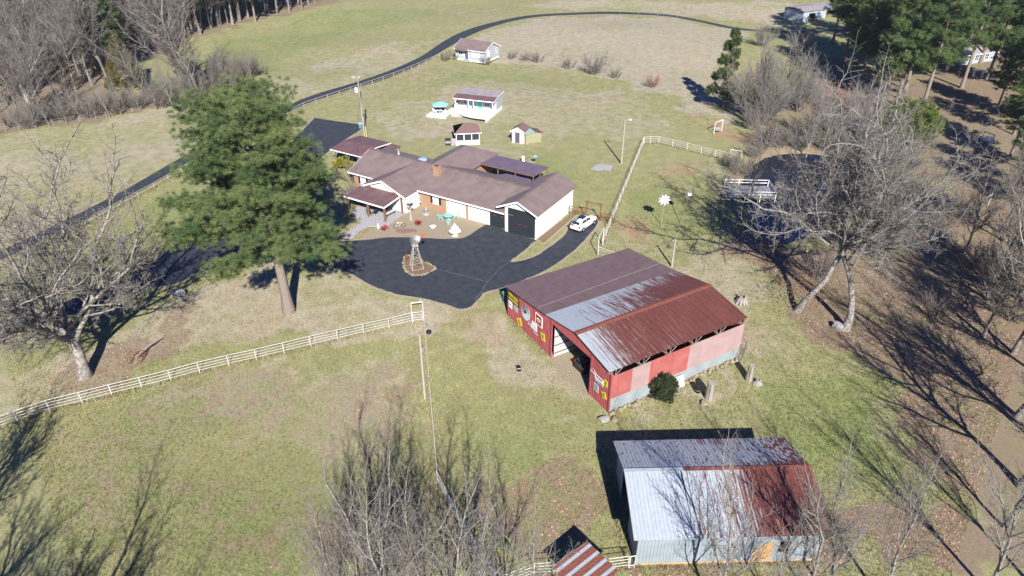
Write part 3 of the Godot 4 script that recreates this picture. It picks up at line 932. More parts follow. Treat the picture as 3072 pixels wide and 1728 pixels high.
func build_shed():
	var t := thing("metal_shed", "grey metal shed with half galvanised, half rust brown roof below the red barn", "shed", Vector3(9.24, 0, -34.23), deg_to_rad(1.7))
	var L := 13.7
	var D := 9.2
	var near := rusted(rust_map(61, 512, 256, func(u, v, s, f): return maxf(smoothstep(-0.04, 0.05, u - 0.57 + s * 0.13 + f * 0.05), smoothstep(0.10, 0.26, s + f * 0.45 + (u - 0.48) * 1.2) * smoothstep(0.26, 0.32, u)) - 0.3 * smoothstep(0.4, 0.55, s) * smoothstep(0.4, 0.7, u)))
	var far := rusted(rust_map(62, 512, 256, func(u, v, s, f): return smoothstep(0.26, 0.40, f * 0.75 + s * 0.35 + 0.16 * u - 0.03 + 0.35 * smoothstep(0.74, 1.0, u) + 0.5 * smoothstep(0.7, 1.0, v) * smoothstep(0.5, 0.9, u)) + smoothstep(0.3, 0.1, v) * smoothstep(0.38, 0.5, u) * smoothstep(0.72, 0.6, u) * smoothstep(-0.1, 0.2, s)))
	var clean: StandardMaterial3D = M.galvanised
	sheet_row(t, "roof_sheet", V(-0.45, 3.42, -0.5), V(4.0, 3.42, -0.5), V(3.9, 5.03, 4.72), V(-0.45, 5.03, 4.72), 0.87, 0.29, 0.035, func(_u, _j): return clean)
	var k := 12
	for j in k:
		var a := lerpf(4.0, L + 0.45, float(j) / k)
		var b := lerpf(4.0, L + 0.45, (j + 1.0) / k)
		var mb := MB.new()
		ribs(mb, V(a, 3.4, -0.42), V(b, 3.4, -0.42), V(b, 5.02, 4.72), V(a, 5.02, 4.72), 0.29, 0.035, 0.28 + 0.72 * j / k, 0.28 + 0.72 * (j + 1) / k)
		part("roof_sheet", mb, near, t)
	sheet_row(t, "roof_sheet", V(-0.45, 3.42, D + 0.4), V(L + 0.45, 3.42, D + 0.4), V(L + 0.45, 5.03, 4.74), V(-0.45, 5.03, 4.74), 0.88, 0.29, 0.035, func(_u, _j): return far)
	part("ridge_cap", MB.new().bar(V(-0.47, 5.06, 4.73), V(L * 0.3, 5.06, 4.73), 0.36, 0.03), clean, t)
	part("ridge_cap", MB.new().bar(V(L * 0.3, 5.055, 4.73), V(L + 0.47, 5.055, 4.73), 0.34, 0.03), M.rust_sheet, t)
	var n := 18
	for j in n:
		var a := L * j / n
		var b := L * (j + 1) / n
		var mb := MB.new()
		if a > 10.2 and a < 11.4:
			ribs(mb, V(a, 0.02, 0), V(b, 0.02, 0), V(b, 1.1, 0), V(a, 1.1, 0), 0.25, -0.03)
			var up := MB.new()
			ribs(up, V(a, 2.3, 0), V(b, 2.3, 0), V(b, 3.42, 0), V(a, 3.42, 0), 0.25, -0.03)
			part("wall_sheet", up, M.shed_wall, t)
		else:
			ribs(mb, V(a, 0.02, 0), V(b, 0.02, 0), V(b, 3.42, 0), V(a, 3.42, 0), 0.25, -0.03)
		part("wall_sheet", mb, M.shed_wall, t)
	# the brown stained patch round the opening and the soil line along the foot
	var st := MB.new()
	st.slab(PackedVector2Array([Vector2(8.7, -0.05), Vector2(10.2, -0.05), Vector2(10.2, -2.1), Vector2(9.9, -2.3), Vector2(9.3, -1.9), Vector2(8.8, -1.2)]), 0.026, 0.03)
	for q in st.v.size():
		st.v[q] = Vector3(st.v[q].x, -st.v[q].z, st.v[q].y)
		st.n[q] = Vector3(0, 0, 1)
	part("rust_patch", st, M.orange_rust, t)
	var low := MB.new()
	for j in 26:
		var a := L * j / 26.0
		low.box(a, a + L / 26.0, 0, 0.16 + 0.1 * absf(sin(j * 1.7)), 0.022, 0.034)
	part("soil_splash", low, M.orange_soil, t)
	part("left_wall", MB.new().box(0, 0.05, 0, 3.4, -3.2, -0.05), M.shed_wall, t)
	var lw := MB.new()
	lw.box(0, 0.05, 0, 3.4, -D, -6.6)
	gable_x(lw, 0, -D, 0, 3.4, -4.72, 4.95, 0.05)
	part("left_gable", lw, M.shed_wall, t)
	var rw := MB.new()
	rw.box(L - 0.05, L, 0, 3.4, -D, -0.05)
	gable_x(rw, 0, -D, L - 0.05, 3.4, -4.72, 4.95, 0.05)
	part("right_wall", rw, M.shed_wall, t)
	part("back_wall", MB.new().box(0.05, L - 0.05, 0, 3.4, -D - 0.05, -D), M.shed_wall, t)
	for x in [0.15, 4.6, 9.1, L - 0.2]:
		for b in [0.15, 4.7, D - 0.2]:
			part("post", MB.new().bar(V(x, 0, b), V(x, 3.3 if b != 4.7 else 4.8, b), 0.14, 0.14, Vector3.RIGHT), M.wood, t)
	# low striped roof of the pen beside it
	var p := thing("pen_roof", "small red and white striped tin roof beside the grey shed", "roof", Vector3(5.58, 0, -34.36), deg_to_rad(-51.0))
	for j in 12:
		var mb := MB.new()
		ribs(mb, V(-0.1 + j * 0.27, 2.5, 0), V(-0.1 + j * 0.27 + 0.26, 2.5, 0), V(-0.1 + j * 0.27 + 0.26, 2.3, -3.4), V(-0.1 + j * 0.27, 2.3, -3.4), 0.13, 0.015)
		part("tin_strip", mb, M.galvanised if j % 3 == 1 else M.rust_sheet, p)
	for x in [0.1, 2.9]:
		for z in [0.15, 3.2]:
			part("post", MB.new().bar(Vector3(x, 0, z), Vector3(x, 2.28, z), 0.1, 0.1, Vector3.RIGHT), M.wood, p)

func build_house():
	var t := thing("house", "long brick ranch house with brown metal roof, chimney and attached white garage", "house", Vector3(-13.93, 0, -96.47), deg_to_rad(-31.0))
	var R: Material = M.house_roof
	# walls
	part("front_wall", MB.new().box(0, 5.0, 0, 2.68, -0.75, -0.5), M.brick, t)
	part("front_wall", MB.new().box(-13.0, -7.9, 0, 2.68, -0.75, -0.5), M.brick, t)
	part("garage_front", MB.new().box(5.0, 15.1, 0, 2.68, -0.75, -0.5), M.white_wall, t)
	part("brick_pillar", MB.new().box(8.22, 8.62, 0, 2.6, -0.5, -0.42), M.brick, t)
	var lw := MB.new()
	lw.box(-13.0, -12.75, 0, 2.68, -10.5, -0.75)
	gable_x(lw, -0.5, -10.5, -13.0, 2.68, -5.5, 4.6, 0.2)
	part("gable_wall", lw, M.brick, t)
	part("rear_wall", MB.new().box(-12.75, 15.1, 0, 2.68, -10.5, -10.25), M.brick, t)
	# main roof
	roof(t, V(-13.7, 2.76, 0), V(16.4, 2.76, 0), V(16.4, 4.75, 5.5), V(-13.7, 4.75, 5.5), R)
	roof(t, V(-13.7, 2.76, 11), V(16.4, 2.76, 11), V(16.4, 4.75, 5.51), V(-13.7, 4.75, 5.51), R)
	part("ridge_cap", MB.new().bar(V(-13.72, 4.78, 5.5), V(15.8, 4.78, 5.5), 0.3, 0.03), R, t)
	fascia(t, [V(-13.7, 2.74, -0.03), V(-8.6, 2.74, -0.03)])
	fascia(t, [V(-0.1, 2.74, -0.03), V(15.0, 2.74, -0.03)])
	fascia(t, [V(-13.73, 2.74, 0), V(-13.73, 4.73, 5.5), V(-13.73, 2.74, 11)])
	# front wing with gable over the porch
	part("wing_wall", MB.new().box(-0.55, -0.3, 0, 2.7, -0.5, 2.6), M.white_wall, t)
	part("wing_wall", MB.new().box(-7.9, -7.65, 0, 2.7, -0.5, 2.6), M.brick, t)
	part("wing_front", MB.new().box(-7.65, -0.55, 0, 2.7, 2.4, 2.6), M.white_wall, t)
	var gw := MB.new()
	gable(gw, -8.2, -0.25, 2.62, 2.7, -4.25, 4.38, 0.15)
	part("wing_gable", gw, M.white_wall, t)
	roof(t, V(-0.05, 2.74, -3.1), V(-0.05, 2.74, 4.4), V(-4.25, 4.5, 4.9), V(-4.25, 4.5, -3.1), R)
	roof(t, V(-8.5, 2.74, -3.1), V(-8.5, 2.74, 4.4), V(-4.26, 4.5, 4.9), V(-4.26, 4.5, -3.1), R)
	fascia(t, [V(-8.52, 2.74, -3.13), V(-4.25, 4.49, -3.13), V(-0.03, 2.74, -3.13)], 0.24)
	# porch roof and posts
	roof(t, V(-8.4, 2.52, -6.7), V(-0.9, 2.52, -6.7), V(-0.9, 2.86, -2.72), V(-8.4, 2.86, -2.72), M.porch_roof, "porch_roof")
	fascia(t, [V(-8.42, 2.83, -2.8), V(-8.42, 2.5, -6.72), V(-0.88, 2.5, -6.72), V(-0.88, 2.83, -2.8)], 0.22)
	for p in [[-4.2, -6.45], [-1.1, -6.45], [-0.75, -3.0], [-8.0, -6.45]]:
		part("porch_post", MB.new().bar(V(p[0], 0.1, p[1]), V(p[0], 2.45 if p[1] < -4 else 2.7, p[1]), 0.24, 0.24, Vector3.RIGHT), M.wood, t)
	# windows, shutters and doors
	var win := func(x: float, b: float, y: float, w: float, h: float, sh: bool):
		window(t, Transform3D(Basis(), V(x, y, b)), w, h, 2, 2, null, M.blind)
		if sh:
			for q in [x - 0.46, x + w + 0.06]:
				part("shutter", MB.new().box(q, q + 0.4, y - 0.02, y + h + 0.02, -b + 0.004, -b + 0.05), M.dark, t)
	win.call(2.35, 0.5, 1.05, 1.0, 1.4, true)
	win.call(-11.6, 0.5, 1.05, 1.0, 1.4, true)
	var side := Basis(Vector3.UP, PI / 2)
	for b in [-0.15, -1.15, -2.15]:
		window(t, Transform3D(side, Vector3(-0.3, 0.55, -b - 0.35)), 0.85, 1.75, 1, 2, null, M.blind)
	window(t, Transform3D(Basis(), Vector3(-2.6, 0.6, 2.6)), 1.3, 1.7, 2, 2, null, M.blind)
	door(t, Transform3D(Basis(), Vector3(-4.6, 0.1, 2.6)), 1.0, 2.1, M.dark)
	window(t, Transform3D(Basis(), Vector3(-7.0, 0.7, 2.6)), 1.4, 1.5, 2, 2)
	for x in [5.15, 8.72]:
		door(t, Transform3D(Basis(), V(x, 0.02, 0.5)), 2.98, 2.25, M.white, 4, "garage_door")
	var sd = door(t, Transform3D(Basis(), V(12.3, 0.02, 0.5)), 2.7, 2.3, M.black_door, 4, "garage_door")
	sd.set_meta("label", "small black garage door with two red marks")
	for x in [0.7, 1.95]:
		part("red_emblem", MB.new().box(x, x + 0.22, 1.75, 1.87, 0.06, 0.068), M.red_mark, sd)
	# garage block
	var g := MB.new()
	g.box(15.1, 15.5, 0, 3.85, -0.3, 0)
	g.box(15.5, 19.95, 3.86, 3.9, -0.3, 0)
	g.box(19.95, 20.1, 0, 3.85, -0.3, 0)
	gable(g, 15.1, 20.1, 0, 3.9, 17.3, 5.1, 0.3)
	part("garage_face", g, M.white_wall, t)
	part("garage_side", MB.new().box(19.85, 20.1, 0, 3.85, -11.0, -0.3), M.white_wall, t)
	part("garage_side", MB.new().box(15.1, 15.3, 0, 3.85, -11.0, -0.3), M.white_wall, t)
	part("garage_back", MB.new().box(15.3, 19.85, 0, 3.85, -11.0, -10.8), M.white_wall, t)
	roof(t, V(20.55, 3.78, -0.5), V(20.55, 3.78, 11.5), V(17.3, 5.28, 11.5), V(17.3, 5.28, -0.5), R)
	roof(t, V(14.05, 3.78, -0.5), V(14.05, 3.78, 11.5), V(17.29, 5.28, 11.5), V(17.29, 5.28, -0.5), R)
	part("ridge_cap", MB.new().bar(V(17.3, 5.3, -0.5), V(17.3, 5.3, 11.5), 0.3, 0.03), R, t)
	fascia(t, [V(14.03, 3.77, -0.53), V(17.3, 5.26, -0.53), V(20.57, 3.77, -0.53)], 0.22)
	var bd = door(t, Transform3D(Basis(), V(15.55, 0.02, 0.1)), 4.35, 3.8, M.black_door, 7, "garage_door")
	bd.set_meta("label", "tall black sectional garage door under the white gable")
	for x in [1.6, 2.6]:
		part("red_emblem", MB.new().box(x, x + 0.45, 1.55, 1.6, 0.06, 0.066), M.red_mark, bd)
	part("gutter", MB.new().bar(V(-0.05, 2.64, -0.10), V(14.9, 2.64, -0.10), 0.1, 0.1), M.white, t)
	for x in [4.85, 12.05]:
		part("downspout", MB.new().bar(V(x, 0.05, 0.45), V(x, 2.6, 0.42), 0.08, 0.08, Vector3.RIGHT), M.white, t)
	for x in [3.6, 7.4, 11.2]:
		part("roof_vent", MB.new().box(x, x + 0.35, 4.2, 4.62, -4.75, -4.4), R, t)
	# back wing with hip
	var bw := MB.new()
	bw.box(-4.7, -4.45, 0, 2.85, -18.0, -10.5)
	bw.box(2.05, 2.3, 0, 2.85, -18.0, -10.5)
	bw.box(-4.45, 2.05, 0, 2.85, -18.0, -17.75)
	part("back_wing_wall", bw, M.brick, t)
	roof(t, V(2.75, 2.85, 9.5), V(2.75, 2.85, 18.6), V(-1.2, 4.75, 14.8), V(-1.2, 4.75, 5.2), R)
	roof(t, V(-5.15, 2.85, 9.5), V(-5.15, 2.85, 18.6), V(-1.21, 4.75, 14.8), V(-1.21, 4.75, 5.2), R)
	var hp := MB.new()
	hp.plate(V(-5.15, 2.85, 18.61), V(2.75, 2.85, 18.61), V(-1.2, 4.75, 14.81), V(-1.205, 4.75, 14.81), 0.1)
	part("roof", hp, R, t)
	# flat patio cover behind
	roof(t, V(2.6, 3.02, 12.9), V(12.4, 3.02, 12.9), V(12.4, 2.86, 17.6), V(2.6, 2.86, 17.6), M.patio_cover, "patio_cover")
	fascia(t, [V(2.8, 3.0, 12.86), V(12.43, 3.0, 12.86), V(12.43, 2.84, 17.6)], 0.12, M.wood)
	for p in [[5.8, 13.1], [9.0, 13.1], [12.2, 13.1], [12.2, 15.3], [12.2, 17.4], [7.5, 17.4], [3.0, 17.4]]:
		part("patio_post", MB.new().bar(V(p[0], 0, p[1]), V(p[0], 2.76, p[1]), 0.14, 0.14, Vector3.RIGHT), M.wood, t)
	var lower := MB.new()
	lower.plate(V(7.0, 2.86, 10.6), V(13.8, 2.86, 10.6), V(12.2, 2.72, 12.2), V(8.0, 2.72, 12.2), 0.06)
	part("lower_roof", lower, M.patio_cover, t)
	# chimney, vents and skylight dome
	var ch := part("chimney", MB.new().box(0.4, 1.4, 3.3, 5.35, -4.05, -3.35), M.brick, t)
	part("cap", MB.new().box(0.32, 1.48, 5.35, 5.47, -4.13, -3.27), M.brick, ch)
	var fl := MB.new()
	fl.box(0.6, 1.2, 5.47, 5.5, -3.9, -3.5)
	part("flue", fl, M.black, ch)
	part("vent_pipe", MB.new().rod(V(-8.3, 4.3, 6.2), V(-8.3, 5.2, 6.2), 0.06, 8), M.white, t)
	part("vent_pipe", MB.new().rod(V(-8.6, 4.3, 6.4), V(-8.6, 4.9, 6.4), 0.04, 8), M.white, t)
	var dome := MB.new()
	dome.lathe(V(-4.2, 4.3, 6.9), [Vector2(0.75, 0), Vector2(0.72, 0.16), Vector2(0.5, 0.3), Vector2(0.0, 0.36)], 14)
	part("skylight", dome, M.blue_glass, t)
	# carport
	var c := thing("carport", "open carport with low brown metal roof behind the brick house", "carport", Vector3(-13.93, 0, -96.47), deg_to_rad(-31.0))
	roof(c, V(-23.2, 2.62, 6.1), V(-16.3, 2.62, 6.1), V(-16.3, 3.0, 9.9), V(-23.2, 3.0, 9.9), M.porch_roof)
	roof(c, V(-23.2, 2.62, 13.7), V(-16.3, 2.62, 13.7), V(-16.3, 3.0, 9.91), V(-23.2, 3.0, 9.91), M.porch_roof)
	fascia(c, [V(-23.22, 2.6, 6.07), V(-16.28, 2.6, 6.07), V(-16.28, 2.98, 9.9), V(-16.28, 2.6, 13.73), V(-23.22, 2.6, 13.73)], 0.16)
	for x in [-22.4, -19.6, -16.9]:
		for b in [6.4, 13.3]:
			part("post", MB.new().bar(V(x, 0, b), V(x, 2.5, b), 0.1, 0.1, Vector3.RIGHT), M.rust_steel, c)
			if b < 7:
				for s in [-1, 1]:
					part("brace", MB.new().bar(V(x, 1.2, b), V(x + 0.6 * s, 2.5, b), 0.05, 0.05), M.strut, c)
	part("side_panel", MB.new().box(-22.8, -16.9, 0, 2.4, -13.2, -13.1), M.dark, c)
	var e := thing("entry_canopy", "small brown tin canopy between the carport and the house", "canopy", Vector3(-13.93, 0, -96.47), deg_to_rad(-31.0))
	roof(e, V(-16.1, 2.35, 9.0), V(-14.0, 2.35, 9.0), V(-14.0, 2.5, 13.6), V(-16.1, 2.5, 13.6), M.porch_roof)
	for p in [[-15.9, 9.2], [-14.2, 9.2], [-15.9, 13.4], [-14.2, 13.4]]:
		part("post", MB.new().bar(V(p[0], 0, p[1]), V(p[0], 2.25, p[1]), 0.1, 0.1, Vector3.RIGHT), M.wood, e)

func small_house(t: Node3D, L: float, D: float, h: float, ridge: float, wall: Material, rf_: Material, over := 0.3, skirt: Material = null):
	# a gabled house with its ridge along x
	var w := MB.new()
	var th := 0.15
	var y0 := 0.45 if skirt else 0.0
	w.box(0, L, y0, h, -th, 0)
	w.box(0, L, y0, h, -D, -D + th)
	w.box(0, th, y0, h, -D + th, -th)
	w.box(L - th, L, y0, h, -D + th, -th)
	gable_x(w, 0, -D, 0, h, -D / 2, ridge - 0.1, th)
	gable_x(w, 0, -D, L - th, h, -D / 2, ridge - 0.1, th)
	part("wall", w, wall, t)
	if skirt:
		part("skirting", MB.new().box(-0.02, L + 0.02, 0, y0, -D - 0.02, 0.02), skirt, t)
	var drop := (ridge - h) / (D / 2) * over
	roof(t, V(-over, h - drop, -over), V(L + over, h - drop, -over), V(L + over, ridge, D / 2), V(-over, ridge, D / 2), rf_)
	roof(t, V(-over, h - drop, D + over), V(L + over, h - drop, D + over), V(L + over, ridge, D / 2 + 0.01), V(-over, ridge, D / 2 + 0.01), rf_)
	fascia(t, [V(-over, h - drop, -over - 0.03), V(L + over, h - drop, -over - 0.03)], 0.18)
	for x in [-over - 0.03, L + over + 0.03]:
		fascia(t, [V(x, h - drop, -over), V(x, ridge, D / 2), V(x, h - drop, D + over)], 0.18)

func build_outbuildings():
	var side := Basis(Vector3.UP, PI / 2)
	# cottage far up the drive
	var p := on(Vector3(-14.29, 0, -183.24))
	var t := thing("cottage", "small pale blue cottage with brown roof beside the curving drive", "cottage", p, deg_to_rad(-29.5))
	small_house(t, 8.6, 7.0, 3.0, 4.5, M.blue_siding, M.house_roof, 0.35, M.white_wall)
	window(t, Transform3D(Basis(), V(4.9, 1.2, 0)), 2.1, 1.3, 3, 2, null, M.blind)
	window(t, Transform3D(Basis(), V(0.9, 1.3, 0)), 1.4, 0.9, 2, 1)
	window(t, Transform3D(side, Vector3(8.6, 1.3, -1.3)), 1.0, 1.5, 2, 2, null, M.blind)
	window(t, Transform3D(side, Vector3(8.6, 1.5, -5.6)), 0.8, 1.3, 1, 2)
	door(t, Transform3D(Basis(), V(2.9, 0.45, 0)), 0.95, 2.05, M.slate_door)
	part("porch_hood", MB.new().plate(V(0.3, 2.72, -1.1), V(3.9, 2.72, -1.1), V(3.9, 2.98, -0.2), V(0.3, 2.98, -0.2), 0.08), M.house_roof, t)
	part("porch_step", MB.new().box(2.5, 4.2, 0, 0.4, 0.03, 1.0), M.concrete, t)
	# cottage with deck behind the house
	t = thing("porch_cottage", "grey cottage with covered porch, turquoise door and white deck", "cottage", Vector3(-11.51, 0, -140.92), deg_to_rad(-19.0))
	var L := 8.2
	var w := MB.new()
	w.box(0, L, 0.7, 3.1, -2.15, -2.0)
	w.box(0, L, 0.7, 3.5, -5.2, -5.05)
	w.box(0, 0.15, 0.7, 3.1, -5.05, -2.15)
	w.box(L - 0.15, L, 0.7, 3.1, -5.05, -2.15)
	part("wall", w, M.blue_siding, t)
	part("skirting", MB.new().box(0, L, 0, 0.68, -5.2, -0.02), M.white_wall, t)
	part("porch_floor", MB.new().box(-0.1, L + 0.1, 0.68, 0.76, -2.0, 0.1), M.deck, t)
	roof(t, V(-0.3, 3.05, -0.25), V(L + 0.3, 3.05, -0.25), V(L + 0.3, 3.42, 1.7), V(-0.3, 3.42, 1.7), M.porch_roof)
	roof(t, V(-0.3, 3.42, 1.69), V(L + 0.3, 3.42, 1.69), V(L + 0.3, 3.66, 5.5), V(-0.3, 3.66, 5.5), M.grey_roof)
	fascia(t, [V(-0.3, 3.03, -0.28), V(L + 0.33, 3.03, -0.28), V(L + 0.33, 3.4, 1.7), V(L + 0.33, 3.64, 5.5)], 0.16)
	for x in [0.1, 2.9, 4.0, L - 0.12]:
		part("porch_post", MB.new().bar(V(x, 0.76, 0.05), V(x, 2.95, 0.05), 0.14, 0.14, Vector3.RIGHT), M.white, t)
	door(t, Transform3D(Basis(), V(4.1, 0.77, 2.0)), 1.0, 2.05, M.turquoise)
	window(t, Transform3D(Basis(), V(5.6, 1.3, 2.0)), 1.2, 1.3, 2, 2)
	window(t, Transform3D(Basis(), V(1.0, 1.3, 2.0)), 1.5, 1.2, 2, 2)
	# white sign wreath on the porch wall
	var ring := MB.new()
	for k in 12:
		var a := TAU * k / 12
		ring.rod(V(0.7 + 0.32 * cos(a), 1.7 + 0.32 * sin(a), 1.93), V(0.7 + 0.32 * cos(a + 0.55), 1.7 + 0.32 * sin(a + 0.55), 1.93), 0.05, 5)
	part("wreath", ring, M.pink, t)
	# deck with boards, rails and ramp
	var d := thing("deck", "white board deck with railings stepping down from the grey cottage porch", "deck", Vector3(-11.51, 0, -140.92), deg_to_rad(-19.0))
	for k in 30:
		part("board", MB.new().box(-4.4 + k * 0.142, -4.4 + k * 0.142 + 0.135, 0.28, 0.33, 0.2, 4.4), M.deck, d)
	for k in 44:
		part("board", MB.new().box(0.0 + k * 0.185, 0.0 + k * 0.185 + 0.18, 0.62, 0.67, 0.12, 2.4 + 1.6 * smoothstep(0.0, 6.0, k * 0.185)), M.deck, d)
	part("skirt", MB.new().box(0.05, 8.1, 0, 0.6, 2.2, 2.3), M.white_wall, d)
	part("skirt", MB.new().box(8.02, 8.12, 0, 0.6, 0.1, 3.9), M.white_wall, d)
	part("skirt", MB.new().box(-4.35, -0.15, 0, 0.27, 4.3, 4.4), M.white_wall, d)
	var rail := func(a: Vector3, b: Vector3):
		var n := int(a.distance_to(b) / 0.16)
		var mb := MB.new()
		mb.bar(a + Vector3(0, 0.9, 0), b + Vector3(0, 0.9, 0), 0.07, 0.06)
		mb.bar(a + Vector3(0, 0.1, 0), b + Vector3(0, 0.1, 0), 0.05, 0.05)
		for k in n + 1:
			var q := a.lerp(b, float(k) / n)
			mb.bar(q, q + Vector3(0, 0.9, 0), 0.035, 0.035, Vector3.RIGHT)
		part("railing", mb, M.white, d)
	rail.call(Vector3(8.05, 0.67, 0.2), Vector3(8.05, 0.67, 3.9))
	rail.call(Vector3(-0.1, 0.67, 0.2), Vector3(-0.1, 0.67, -1.9))
	rail.call(Vector3(0.1, 0.67, 2.35), Vector3(3.6, 0.67, 2.9))
	rail.call(Vector3(-0.2, 0.33, 1.0), Vector3(-0.4, 0.33, 4.2))
	# gazebo
	t = thing("gazebo", "white screened gazebo with brown shingled hip roof behind the house", "gazebo", Vector3(-9.99, 0, -122.1), deg_to_rad(8.0))
	for x in [0.0, 1.38, 2.76, 4.15]:
		for z in [0.0, -3.9]:
			part("post", MB.new().bar(Vector3(x, 0, z), Vector3(x, 2.3, z), 0.13, 0.13, Vector3.RIGHT), M.white, t)
	for z in [0.0, -3.9]:
		part("beam", MB.new().bar(Vector3(-0.05, 2.25, z), Vector3(4.2, 2.25, z), 0.12, 0.2), M.white, t)
		part("mid_rail", MB.new().bar(Vector3(0, 0.85, z), Vector3(4.15, 0.85, z), 0.1, 0.1), M.white, t)
		var pk := MB.new()
		for k in 20:
			pk.box(0.1 + k * 0.205, 0.19 + k * 0.205, 0.08, 0.8, z - 0.02, z + 0.02)
		part("pickets", pk, M.white, t)
	for x in [0.0, 4.15]:
		part("beam", MB.new().bar(Vector3(x, 2.25, -3.8), Vector3(x, 2.25, -0.1), 0.12, 0.2), M.white, t)
		part("mid_rail", MB.new().bar(Vector3(x, 0.85, -3.8), Vector3(x, 0.85, -0.1), 0.1, 0.1), M.white, t)
		part("side_screen", MB.new().box(x - 0.01, x + 0.01, 0.9, 2.15, -3.8, -0.1), M.screen, t)
	for k in 3:
		part("screen", MB.new().box(0.1 + k * 1.38, 1.28 + k * 1.38, 0.92, 2.14, -0.012, 0.012), M.screen, t)
	part("screen", MB.new().box(0.1, 4.05, 0.92, 2.14, -3.92, -3.89), M.screen, t)
	part("floor", MB.new().box(0, 4.15, 0, 0.08, -3.9, 0), M.deck, t)
	var e := [Vector3(-0.35, 2.32, 0.35), Vector3(4.5, 2.32, 0.35), Vector3(4.5, 2.32, -4.25), Vector3(-0.35, 2.32, -4.25)]
	var top := [Vector3(1.5, 3.5, -1.95), Vector3(2.65, 3.5, -1.95)]
	for f in [[e[0], e[1], top[1], top[0]], [e[1], e[2], top[1] + Vector3(0.001, 0, 0), top[1]], [e[2], e[3], top[0], top[1]], [e[3], e[0], top[0], top[0] + Vector3(-0.001, 0, 0)]]:
		part("roof", MB.new().plate(f[0], f[1], f[2], f[3], 0.07), M.shingle, t)
	fascia(t, [e[0], e[1], e[2], e[3], e[0]], 0.14)
	# little white shed with plum door
	t = thing("garden_shed", "tiny white garden shed with brown roof and plum grey door", "shed", Vector3(0, 0, -123.79), deg_to_rad(-22.0))
	w = MB.new()
	w.box(0, 2.25, 0, 2.35, -0.08, 0)
	w.box(0, 2.25, 0, 2.35, -2.6, -2.52)
	w.box(0, 0.08, 0, 2.35, -2.52, -0.08)
	w.box(2.17, 2.25, 0, 2.35, -2.52, -0.08)
	gable(w, 0, 2.25, 0, 2.35, 1.12, 2.95, 0.08)
	gable(w, 0, 2.25, -2.52, 2.35, 1.12, 2.95, 0.08)
	part("wall", w, M.white_wall, t)
	roof(t, Vector3(-0.25, 2.25, 0.25), Vector3(-0.25, 2.25, -2.85), Vector3(1.12, 3.05, -2.85), Vector3(1.12, 3.05, 0.25), M.shingle)
	roof(t, Vector3(2.5, 2.25, 0.25), Vector3(2.5, 2.25, -2.85), Vector3(1.13, 3.05, -2.85), Vector3(1.13, 3.05, 0.25), M.shingle)
	fascia(t, [Vector3(-0.25, 2.24, 0.28), Vector3(1.12, 3.04, 0.28), Vector3(2.5, 2.24, 0.28)], 0.16)
	door(t, Transform3D(Basis(), Vector3(0.6, 0.05, 0)), 0.95, 2.0, M.plum)
	# plank shed with green window
	t = thing("plank_shed", "small plank shed with green tin and brown roof and a green window panel", "shed", Vector3(2.54, 0, -122.77), deg_to_rad(25.0))
	for k in 16:
		part("plank", MB.new().box(k * 0.19, k * 0.19 + 0.182, 0, 1.75 + (0.35 if k > 6 and k < 12 else 0.12), -0.04 + rf(0, 0.01), 0), M.plank, t)
	for k in 10:
		part("plank", MB.new().box(3.03, 3.07 + rf(0, 0.01), 0, 1.8, -k * 0.2 - 0.19, -k * 0.2), M.plank, t)
	part("back_wall", MB.new().box(0, 3.0, 0, 1.9, -2.05, -2.0), M.plank, t)
	part("side_wall", MB.new().box(-0.04, 0, 0, 1.8, -2.0, -0.05), M.plank, t)
	roof(t, Vector3(-0.15, 1.9, 0.2), Vector3(1.6, 2.25, 0.2), Vector3(1.6, 2.25, -2.2), Vector3(-0.15, 1.9, -2.2), M.green_tin)
	roof(t, Vector3(3.35, 1.8, 0.25), Vector3(1.62, 2.3, 0.25), Vector3(1.62, 2.3, -2.2), Vector3(3.35, 1.8, -2.2), M.porch_roof)
	part("window_panel", MB.new().box(3.075, 3.1, 0.8, 1.55, -1.7, -0.5), M.green_panel, t)
	# far grey barn at the bend of the drive
	t = thing("far_barn", "grey metal barn with open bay far off beside the pines", "barn", on(Vector3(89.4, 0, -228.57)), deg_to_rad(26.0))
	w = MB.new()
	w.box(0, 2.3, 0, 3.3, -0.1, 0)
	w.box(5.0, 9.5, 0, 3.3, -0.1, 0)
	w.box(2.3, 5.0, 2.5, 3.3, -0.1, 0)
	w.box(0, 0.1, 0, 3.3, -8.0, -0.1)
	w.box(9.4, 9.5, 0, 3.3, -8.0, -0.1)
	w.box(0.1, 9.4, 0, 3.3, -8.0, -7.9)
	part("wall", w, M.blue_metal, t)
	roof(t, Vector3(-0.4, 3.35, 0.4), Vector3(9.9, 3.35, 0.4), Vector3(9.9, 3.9, -4.0), Vector3(-0.4, 3.9, -4.0), M.grey_roof)
	roof(t, Vector3(-0.4, 3.35, -8.4), Vector3(9.9, 3.35, -8.4), Vector3(9.9, 3.9, -4.01), Vector3(-0.4, 3.9, -4.01), M.grey_roof)
	roof(t, Vector3(9.6, 3.0, 0.2), Vector3(17, 3.0, 0.2), Vector3(17, 3.5, -7.5), Vector3(9.6, 3.5, -7.5), M.grey_roof, "lean_to_roof")
	for x in [10.0, 13.4, 16.7]:
		part("lean_to_post", MB.new().bar(Vector3(x, 0, 0), Vector3(x, 2.9, 0), 0.15, 0.15, Vector3.RIGHT), M.wood, t)
	part("lean_to_wall", MB.new().box(9.6, 17, 0, 3.1, -7.5, -7.4), M.blue_metal, t)
	one("brush_pile", twig_pile(3), M.orange_soil, "reddish brush pile inside the far barn's open bay", "brush pile", on(Vector3(89.4, 0, -228.57)) + Vector3(3.4, 0, -2.6))
	# cabin under the pines
	t = thing("cabin", "low white trimmed cabin half hidden under the right hand pines", "cabin", on(Vector3(110.38, 0, -177.14)), deg_to_rad(20.0))
